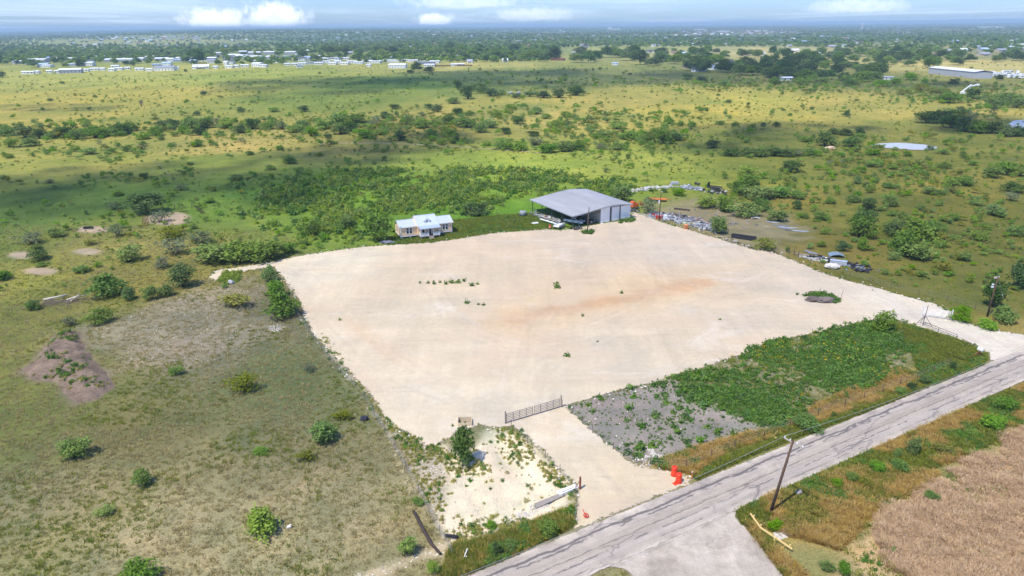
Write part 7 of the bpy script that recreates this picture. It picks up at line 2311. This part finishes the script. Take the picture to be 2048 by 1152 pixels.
# ================================================================== far land: woods, town, sheds
def far_house_mesh(name, L, D, h, rise, wallm, roofm_, porch=False):
    b = MB()
    b.cur = 0
    b.prism([(0 - D / 2, -0.5), (D / 2, -0.5), (D / 2, h), (0, h + rise), (-D / 2, h)], -L / 2, L / 2)
    b.cur = 1
    o_ = 0.45
    k = rise / (D / 2)
    for s in (-1, 1):
        b.prism([(s * (D / 2 + o_), h - o_ * k), (0.001 * s, h + rise), (0.001 * s, h + rise + 0.18), (s * (D / 2 + o_), h - o_ * k + 0.18)], -L / 2 - o_, L / 2 + o_)
    b.cur = 2
    n = max(2, int(L / 3.5))
    for i in range(n):
        x = -L / 2 + L * (i + 0.5) / n
        b.box(x - 0.55, x + 0.55, -D / 2 - 0.06, -D / 2 - 0.002, 0.9, 2.2)
    if porch:
        b.cur = 1
        b.prism([(-D / 2 - 2.2, h - 0.75), (-D / 2 - 0.01, h - 0.2), (-D / 2 - 0.01, h - 0.05), (-D / 2 - 2.2, h - 0.6)], -L / 4, L / 4)
        b.cur = 0
        b.box(-L / 4, -L / 4 + 0.2, -D / 2 - 2.1, -D / 2 - 1.9, -0.5, h - 0.7).box(L / 4 - 0.2, L / 4, -D / 2 - 2.1, -D / 2 - 1.9, -0.5, h - 0.7)
    return b.mesh(name, [wallm, roofm_, dark_in])


fw_ = {'white': M('far_white', (236, 236, 232), 0.7, 0.05, 0.5), 'grey': M('far_grey', (176, 178, 184), 0.7, 0.06, 0.5), 'tan': M('far_tan', (206, 190, 166), 0.8, 0.06, 0.5), 'brick': M('far_brick', (150, 108, 90), 0.85, 0.1, 0.5)}
fr_ = {'white': M('far_roof_white', (232, 234, 236), 0.5, 0.05, 0.5), 'blue': M('far_roof_blue', (176, 198, 222), 0.5, 0.06, 0.5), 'dark': M('far_roof_dark', (84, 84, 92), 0.8, 0.1, 0.5), 'brown': M('far_roof_brown', (146, 118, 104), 0.85, 0.1, 0.5),
       'red': M('far_roof_red', (148, 84, 72), 0.85, 0.1, 0.5), 'grey': M('far_roof_grey', (156, 160, 168), 0.5, 0.06, 0.5)}
FH = {}


def far_house(px, py, wpx, style, label, group=None, hpx=None, cat='house', rz=None):
    wl, rf_, low = style
    p = W(px, py)
    p.z = float(terrain(p.x, p.y)) - 0.03
    k = mpp(px, py)
    L = wpx * k
    key = (style, round(L / 2))
    if key not in FH:
        LL = max(6, 2 * round(L / 2))
        D = min(LL * 0.7, 12 if low != 'shed' else 14)
        FH[key] = far_house_mesh('%s_building' % wl, LL, D, {'house': 2.9, 'trailer': 2.7, 'shed': 4.2}[low], {'house': 2.2, 'trailer': 0.7, 'shed': 1.4}[low], fw_[wl], fr_[rf_], low == 'house')
    o = link(bpy.data.objects.new({'house': 'house', 'trailer': 'mobile_home', 'shed': 'shed'}[low], FH[key]))
    o.location = p
    o.rotation_euler = (0, 0, (random.uniform(-0.35, 0.35) if rz is None else rz))
    tag(o, label, cat, group)
    return o


rg2 = random.Random(77)
# big distinct ones
for a in [(1385, 137, 38, ('tan', 'dark', 'house'), 'dark roofed house at the left edge of the right-hand wood'), (1397, 143, 30, ('white', 'dark', 'house'), 'dark roofed house in front of the other dark roofed one'),
          (1435, 139, 32, ('white', 'blue', 'house'), 'house with bright pale blue roof by the right-hand wood'), (1449, 127, 32, ('grey', 'dark', 'house'), 'grey house with slate roof behind the pale blue roof'),
          (1551, 130, 24, ('brick', 'red', 'house'), 'red roofed house half hidden in the right-hand wood'), (1690, 107, 42, ('brick', 'brown', 'house'), 'large brown roofed house among the far right trees'),
          (1677, 111, 40, ('white', 'white', 'shed'), 'long white roofed shed before the brown roofed house'), (1572, 161, 20, ('white', 'white', 'trailer'), 'low white trailer at the foot of the right-hand wood'),
          (1000, 100, 22, ('white', 'white', 'shed'), 'white barrel shed standing alone above the town trees'), (1045, 100, 36, ('grey', 'white', 'trailer'), 'long low pale shed right of the white barrel shed'),
          (1116, 121, 26, ('brick', 'red', 'trailer'), 'low red brown roof at the edge of the dark wood'), (1776, 160, 18, ('white', 'grey', 'trailer'), 'white broken trailer below the far right wood'),
          (143, 146, 38, ('grey', 'white', 'shed'), 'long open white roofed shed at the left pasture edge'), (332, 141, 36, ('white', 'grey', 'shed'), 'pale shed group at the pasture edge, left of centre'),
          (335, 132, 18, ('white', 'blue', 'shed'), 'small blue roofed shed behind the pale shed group'), (403, 137, 30, ('white', 'white', 'house'), 'white building pair along the left pasture edge'),
          (796, 136, 34, ('white', 'white', 'shed'), 'wide white shed in front of the trailer rows'), (852, 128, 36, ('grey', 'grey', 'trailer'), 'grey long home behind the brown board fence'),
          (915, 132, 28, ('white', 'white', 'trailer'), 'white trailer at the right end of the brown board fence'), (1230, 130, 13, ('white', 'blue', 'trailer'), 'small pale roof poking out of the dark wood'),
          (2030, 93, 30, ('white', 'white', 'shed'), 'long white building at the far right edge above the fields')]:
    far_house(a[0], a[1], a[2], a[3], a[4], 'buildings of the far town')
ROWSH = [('white mobile home in the long rows left of centre', 'mobile home rows', ('white', 'white', 'trailer'),
          [(638, 129, 16), (652, 126, 14), (666, 129, 16), (676, 126, 14), (690, 129, 18), (704, 126, 20), (718, 128, 16), (735, 125, 18), (752, 126, 22), (770, 124, 20), (790, 124, 22), (808, 123, 24), (826, 124, 18), (842, 121, 18),
           (870, 126, 20), (742, 120, 16), (762, 118, 18), (784, 117, 18), (804, 117, 20), (650, 120, 18), (668, 119, 16), (690, 119, 18), (640, 116, 14), (738, 133, 10), (860, 133, 20)]),
         ('pale shed in the industrial strip at upper left', 'industrial sheds', ('grey', 'white', 'shed'),
          [(46, 128, 32), (77, 124, 42), (132, 122, 32), (240, 124, 52), (283, 122, 18), (325, 122, 24), (372, 121, 34), (470, 114, 28), (487, 107, 16), (510, 109, 24), (540, 108, 22), (582, 108, 22), (545, 118, 22),
           (505, 118, 28), (440, 110, 14), (425, 121, 18), (300, 118, 18), (200, 118, 26), (600, 113, 16), (620, 105, 16)]),
         ('small white hut or trailer on the left pasture margin', 'huts on the left pasture margin', ('white', 'white', 'trailer'),
          [(50, 148, 11), (62, 148, 13), (76, 147, 9), (100, 146, 10), (116, 146, 8), (172, 143, 12), (190, 141, 14), (206, 141, 10), (225, 142, 12), (240, 140, 12), (256, 139, 10), (280, 141, 16), (300, 142, 14), (352, 138, 12),
           (390, 138, 10), (432, 137, 10), (460, 136, 16), (474, 135, 10), (490, 134, 14), (528, 134, 14), (575, 131, 12), (590, 131, 10), (605, 130, 14)]),
         ('house among the trees of the middle town', 'houses of the middle town', ('tan', 'brown', 'house'),
          [(855, 114, 11), (915, 116, 12), (933, 118, 10), (985, 108, 11), (1012, 114, 12), (1036, 120, 15), (1095, 112, 12), (960, 105, 10), (900, 104, 10), (875, 108, 12), (940, 126, 12), (1010, 124, 12), (700, 108, 12), (790, 104, 14),
           (725, 104, 12), (660, 108, 11), (1150, 108, 12), (1215, 108, 12), (1060, 118, 12)]),
         ('house along the pale fields at upper right', 'houses along the pale fields', ('white', 'grey', 'house'),
          [(1300, 105, 14), (1325, 108, 16), (1350, 108, 16), (1372, 110, 16), (1402, 110, 14), (1490, 110, 16), (1520, 110, 16), (1587, 103, 18), (1637, 109, 16), (1665, 95, 16), (1730, 109, 16), (1252, 104, 14), (1270, 101, 12),
           (1895, 104, 14), (1925, 102, 16), (1958, 96, 18), (1966, 101, 18), (1982, 95, 14), (2002, 103, 18), (1966, 111, 20), (2020, 98, 14), (1945, 93, 12), (2040, 100, 16), (1750, 98, 10), (1800, 80, 12), (1690, 78, 10),
           (1870, 112, 14), (1900, 117, 14), (2010, 110, 16), (2035, 112, 16)])]
styles = [('white', 'white'), ('white', 'grey'), ('grey', 'blue'), ('tan', 'brown'), ('white', 'dark'), ('tan', 'grey')]
for stem, grp, st_, mem in ROWSH:
    for i, (px, py, w_) in enumerate(sorted(mem)):
        s = st_
        if st_[2] == 'house':
            s = (*styles[rg2.randrange(6)], 'house')
        far_house(px, py, w_, s, '%s, %s from the left' % (stem, ordinal(i + 1)), grp, rz=rg2.uniform(-0.25, 0.25))
exs = sorted([(rg2.uniform(0, 700), rg2.uniform(113, 136), rg2.uniform(9, 24)) for _ in range(46)])
for i, (px, py, w_) in enumerate(exs):
    far_house(px, py, w_, (*styles[rg2.choice((0, 0, 1, 2, 4))], rg2.choice(('shed', 'trailer', 'trailer'))), 'pale outbuilding tucked among the upper left town trees, %s from the left' % ordinal(i + 1), 'outbuildings of the upper left town', rz=rg2.uniform(-0.4, 0.4))
# far specks of the suburbs
spk = []
for k in range(225):
    u = rg2.random()
    py = 61 + 37 * u ** 1.1
    px = rg2.uniform(0, 2048)
    if py > 95 and not 600 < px < 1100:
        continue
    spk.append((px, py))
for k in range(36):
    spk.append((rg2.uniform(200, 400), rg2.uniform(74, 81)))
for k in range(36):
    spk.append((rg2.uniform(1370, 1600), rg2.uniform(62, 72)))
cnt_ = {}
for i, (px, py) in enumerate(sorted(spk)):
    st_n = 0 if px < 420 else 1 if px < 900 else 2 if px < 1360 else 3 if px < 1610 else 4
    cnt_[st_n] = cnt_.get(st_n, 0) + 1
    far_house(px, py, max(4.5, rg2.uniform(11, 20) / mpp(px, py)), (*styles[rg2.randrange(6)], 'house' if rg2.random() < 0.7 else 'shed'),
              'tiny pale roof in the distant %s, %s from the left' % (('suburb on the left hillside' if px < 420 else 'town strip under the left horizon' if px < 900 else 'town strip under the middle horizon' if px < 1360 else 'brownish suburb right of centre' if px < 1610 else 'town strip under the right horizon'), ordinal(cnt_[st_n])), 'roofs of the distant suburbs', rz=rg2.uniform(-0.4, 0.4))

# long metal warehouse on the right
P0, P1 = W(1856, 147), W(1946, 157)
ang = math.atan2(P1.y - P0.y, P1.x - P0.x)
L = (P1 - P0).length
wh = thing('warehouse', (P0.x, P0.y, float(terrain(P0.x, P0.y)) - 0.1), ang, 'long low pale metal warehouse beside the parked trailers', 'warehouse')
hw = 6.0
MB().box(0, L, 0, 18, -1, hw).build('wall', fw_['grey'], wh)
for i in range(12):
    x = i * L / 12
    MB().box(x + 0.15, x + L / 12 - 0.15, -0.12, -0.003, -0.8, hw - 0.1).build('wall_panel', fw_['grey'], wh)
MB().prism([(-0.6, hw + 0.01), (9, hw + 1.3), (18.6, hw + 0.01), (18.6, hw + 0.2), (9, hw + 1.5), (-0.6, hw + 0.2)], -0.6, L + 0.6).build('roof', fr_['white'], wh)
MB().box(0.3, L * 0.45, -0.2, -0.125, hw - 0.9, hw - 0.3).build('fascia', fr_['grey'], wh)
# parked caravans and trucks beside it
cw_ = M('caravan_white', (236, 236, 236), 0.4, 0.04, 0.6)


def caravan_meshes(L, h):
    body = MB().prism([(-L / 2, 0.7), (-L / 2, h - 0.4), (-L / 2 + 0.5, h), (L / 2 - 0.3, h), (L / 2, h - 0.9), (L / 2 - 0.2, 0.7)], -1.25, 1.25, 'y').mesh('body', cw_)
    win = MB().box(-L * 0.3, -L * 0.08, -1.28, -1.252, 1.7, 2.4).box(L * 0.1, L * 0.3, -1.28, -1.252, 1.7, 2.4).mesh('window', dark_in)
    wl = MB().rod((-0.5, -1.2, 0.4), (-0.5, 1.2, 0.4), 0.4, None, 10).rod((0.5, -1.2, 0.4), (0.5, 1.2, 0.4), 0.4, None, 10).mesh('wheel', tyre)
    dr = MB().box(L * 0.34, L * 0.42, -1.28, -1.252, 0.8, 2.6).mesh('door', fr_['grey'])
    return body, win, wl, dr


CM = [caravan_meshes(8, 3.3), caravan_meshes(10, 3.6), caravan_meshes(6.5, 2.9)]
for i, (px, py) in enumerate(sorted([(1958, 152), (1970, 154), (1979, 152), (1990, 154), (1996, 150), (2006, 155), (2014, 151), (2022, 156), (2030, 152), (2038, 157), (2044, 153), (1984, 149), (2034, 148), (2010, 148), (2020, 147)])):
    p = W(px, py)
    p.z = float(terrain(p.x, p.y)) - 0.03
    o = thing('caravan', p, rg2.uniform(-0.5, 0.5) + (0.9 if i % 3 == 0 else 0), 'white caravan parked right of the long warehouse, %s from the left' % ordinal(i + 1), 'caravan', 'parked caravans')
    for nm, me in zip(('body', 'window', 'wheel', 'door'), CM[i % 3]):
        link(bpy.data.objects.new(nm, me), o)
# white boom lift in the scrub
p = W(1926, 188)
k = mpp(1926, 188)
bo = thing('boom_lift', p, 0, 'white jointed boom sticking up from the scrub at right', 'boom lift')
MB().obox((0, 0, 1.0), 4, 2.2, 1.6).build('base', fw_['white'], bo, 0.1)
MB().rod((-1.0, 0, 1.8), (5 * k + 3, 0, 18 * k), 0.5, 0.45, 8).build('lower_boom', cw_, bo)
MB().rod((12 * k, 0.5, 10 * k), (13 * k, 0.5, 14.5 * k), 0.45, None, 8).rod((13 * k, 0.5, 14.5 * k), (27 * k, 0.5, 18 * k), 0.5, 0.45, 8).build('upper_boom', cw_, bo)
MB().obox((27.5 * k, 0.5, 17.6 * k), 1.4, 1.4, 1.3).build('basket', fw_['white'], bo, 0.05)
# white rubble seen through the mid thicket
for i, (px, py) in enumerate([(1002, 186), (1020, 188), (1036, 188), (1052, 190), (1066, 189)]):
    p = W(px, py)
    o = MB().obox((0, 0, 0.8), 3.5, 1.6, 1.4, 0.5, 0.1).obox((1.2, 0.6, 1.2), 1.6, 1.2, 1.6, 1.1).build('rubble_heap', SC[0], None, 0.2, loc=p)
    tag(o, 'pale rubble heap glimpsed in the mid pasture thicket, %s from the left' % ordinal(i + 1), 'rubble', 'rubble in the thicket')
# brown board fence before the grey home
pA, pB = W(868, 133), W(945, 132)
o = thing('board_fence', pA, math.atan2(pB.y - pA.y, pB.x - pA.x), 'long brown board fence at the town edge above the pasture', 'fence')
Lf = (pB - pA).length
for i in range(16):
    MB().box(i * Lf / 16 + 0.05, (i + 1) * Lf / 16 - 0.05, 0, 0.12, -0.6, 2.0).build('fence_panel', M('fence_brown', (122, 100, 82), 0.9, 0.15, 1), o)
# water towers and pale tall blocks on the horizon
for i, (px, py, hpx) in enumerate([(1723, 62, 15), (1175, 60, 8)]):
    p = W(px, py)
    p.z = float(terrain(p.x, p.y))
    h = min(hpx * mpp(px, py), 82 - p.z)
    o = thing('water_tower', p, 0, ['pale water tower rising to the horizon at right', 'pale water tower on the horizon right of centre'][i], 'water tower')
    r_ = h * 0.13
    MB().lathe([(r_ * 0.5, -1), (r_ * 0.26, h * 0.12), (r_ * 0.24, h * 0.68)], 12).build('stem', fw_['white'], o, 0, True)
    MB().lathe([(r_ * 0.24, h * 0.68), (r_ * 0.8, h * 0.76), (r_, h * 0.84), (r_ * 0.85, h * 0.93), (r_ * 0.3, h * 0.99), (0.01, h)], 14).build('bowl', fw_['white'], o, 0, True)
for i, (px, py, w_, h_) in enumerate([(1220, 60, 6, 6), (1228, 60, 26, 2.2), (1450, 64, 26, 2), (1520, 63, 28, 2.4), (1400, 60, 20, 2), (1985, 56, 44, 2.6), (1740, 58, 14, 1.6)]):
    p = W(px, py)
    p.z = float(terrain(p.x, p.y))
    k = mpp(px, py)
    LL, hh = w_ * k, min(h_ * k, 80 - p.z)
    o = thing('far_block', p, 0, 'pale block on the horizon skyline, %s from the left' % ordinal([0, 1, 3, 4, 2, 6, 5][i] + 1), 'building', 'pale blocks on the skyline')
    MB().box(-LL / 2, LL / 2, 0, LL * 0.3, -4, hh).build('wall', fw_['white'], o)
    MB().box(-LL / 2 - 1, LL / 2 + 1, -1, LL * 0.3 + 1, hh + 0.02, hh + 1.2).build('roof', fr_['white'], o)

# ------------------------------------------------------------------ trees of the far woods
CLEAR = [(1460, 104, 340, 10), (1290, 99, 160, 5), (1960, 134, 110, 10), (300, 86, 270, 6), (1480, 66, 120, 5), (330, 76, 90, 4), (900, 131, 240, 5), (1900, 110, 150, 8), (1680, 100, 60, 5), (1960, 153, 120, 8),
         (300, 143, 330, 7), (760, 130, 160, 6), (200, 128, 240, 4), (520, 111, 120, 6), (1880, 148, 80, 9), (640, 126, 80, 6)]


def clear_amt(px, py):
    v = np.zeros(np.shape(px))
    for a, b_, w_, h_ in CLEAR:
        v = np.maximum(v, sstep(1.25 - np.hypot((px - a) / w_, (py - b_) / h_), 0, 0.35))
    return v


BANDS = [('tree of the dark wood right of centre', 'trees of the dark wood', 120, [(1105, 126), (1240, 128), (1330, 137), (1480, 153), (1600, 164), (1750, 166), (1765, 138), (1600, 126), (1480, 138), (1400, 118), (1200, 110), (1100, 114)], (0.55, 0.45, 0.0), (24, 40)),
         ('tree among the far right houses', 'trees among the far right houses', 64, [(1560, 126), (1700, 128), (1850, 138), (1950, 128), (2048, 122), (2048, 112), (1860, 112), (1800, 104), (1700, 112), (1560, 110)], (0.4, 0.45, 0.15), (20, 34)),
         ('tree in the middle of the town', 'trees of the middle town', 66, [(640, 112), (760, 114), (900, 118), (1000, 124), (1100, 124), (1120, 106), (960, 100), (760, 104), (640, 104)], (0.35, 0.5, 0.15), (16, 28)),
         ('tree along the pale field houses', 'trees along the pale fields', 30, [(1340, 112), (1460, 116), (1560, 116), (1580, 108), (1450, 106), (1340, 106)], (0.5, 0.5, 0.0), (14, 24)),
         ('tree on the left pasture margin', 'trees on the left pasture margin', 26, [(0, 152), (100, 138), (260, 134), (420, 124), (640, 122), (640, 108), (400, 110), (100, 122), (0, 128)], (0.5, 0.5, 0.0), (14, 26))]
rg3 = np.random.default_rng(99)
for stem, grp, n, pg, wts, (w0_, w1_) in BANDS:
    pts = []
    pgp = np.array(pg, float)
    while len(pts) < n:
        px, py = rg3.uniform(pgp[:, 0].min(), pgp[:, 0].max()), rg3.uniform(pgp[:, 1].min(), pgp[:, 1].max())
        if sdist(pgp, np.array([px]), np.array([py]))[0] > 0:
            pts.append((px, py))
    for i, (px, py) in enumerate(sorted(pts)):
        w_ = rg3.uniform(w0_, w1_)
        kind = rg3.choice(['dark', 'green', 'mesq'], p=wts)
        plant('tree', px, py, w_, w_ * rg3.uniform(0.5, 0.75), kind, '%s, %s from the left' % (stem, ordinal(i + 1)), 'tree', grp, False, True)
for i, (px, py, w_) in enumerate([(5, 155, 20), (253, 131, 20), (395, 126, 44), (372, 144, 9), (634, 121, 22), (835, 142, 30), (860, 145, 26), (640, 148, 8), (820, 147, 16)]):
    plant('tree', px, py, w_, w_ * 0.62, 'dark', 'dark round tree on the pasture edge before the town, %s from the left' % ordinal([0, 1, 3, 2, 4, 7, 8, 5, 6][i] + 1), 'tree', 'dark trees at the pasture edge', False, False)

ft = []
for i in range(6):
    rgx = random.Random(60 + i)
    lobes = [(rgx.uniform(-.2, .2), rgx.uniform(-.2, .2), rgx.uniform(.35, .7), rgx.uniform(.2, .34), rgx.uniform(.2, .34), rgx.uniform(.2, .3)) for _ in range(6)]
    ft.append(crown_mesh('far_tree', lobes, 150, 0.2, leaf_mat(('green', 'green', 'mesq', 'dark', 'mesq', 'green')[i] + '_leaves', (0, 0, 0), (0, 0, 0)), 700 + i, 0.1))
n = 96000
y = 900 * (26000 / 900) ** (rg3.uniform(0, 1, n) ** 0.92)
x = rg3.uniform(-1.05, 1.05, n) * y
z = terrain(x, y)
px, py = PX(x, y, z)
k = (px > -500) & (px < 2550)
edge_y = np.interp(px, [0, 640, 700, 1100, 1130, 1660, 1700, 2048], [132, 130, 128, 124, 96, 96, 112, 112])
k &= py < edge_y
cl = clear_amt(px, py)
dens = np.clip(0.25 + 1.5 * (fbm(x, y, 300, 400) - 0.30), 0.06, 1) * (1 - 0.86 * cl)
k &= rg3.uniform(size=n) < dens
x, y, z = x[k], y[k], z[k]
s = rg3.uniform(7, 13, len(x)) * (1 + np.clip((y - 3500) / 5000, 0, 1.9))
scatter('far_woodland', np.stack([x, y, z - 0.4], -1), np.stack([s, s, s * rg3.uniform(0.55, 0.85, len(x)) / (1 + np.clip((y - 3500) / 7000, 0, 0.8))], -1), rg3.integers(0, 6, len(x)), ft, 'distant woodland and suburban trees up to the horizon', 50)
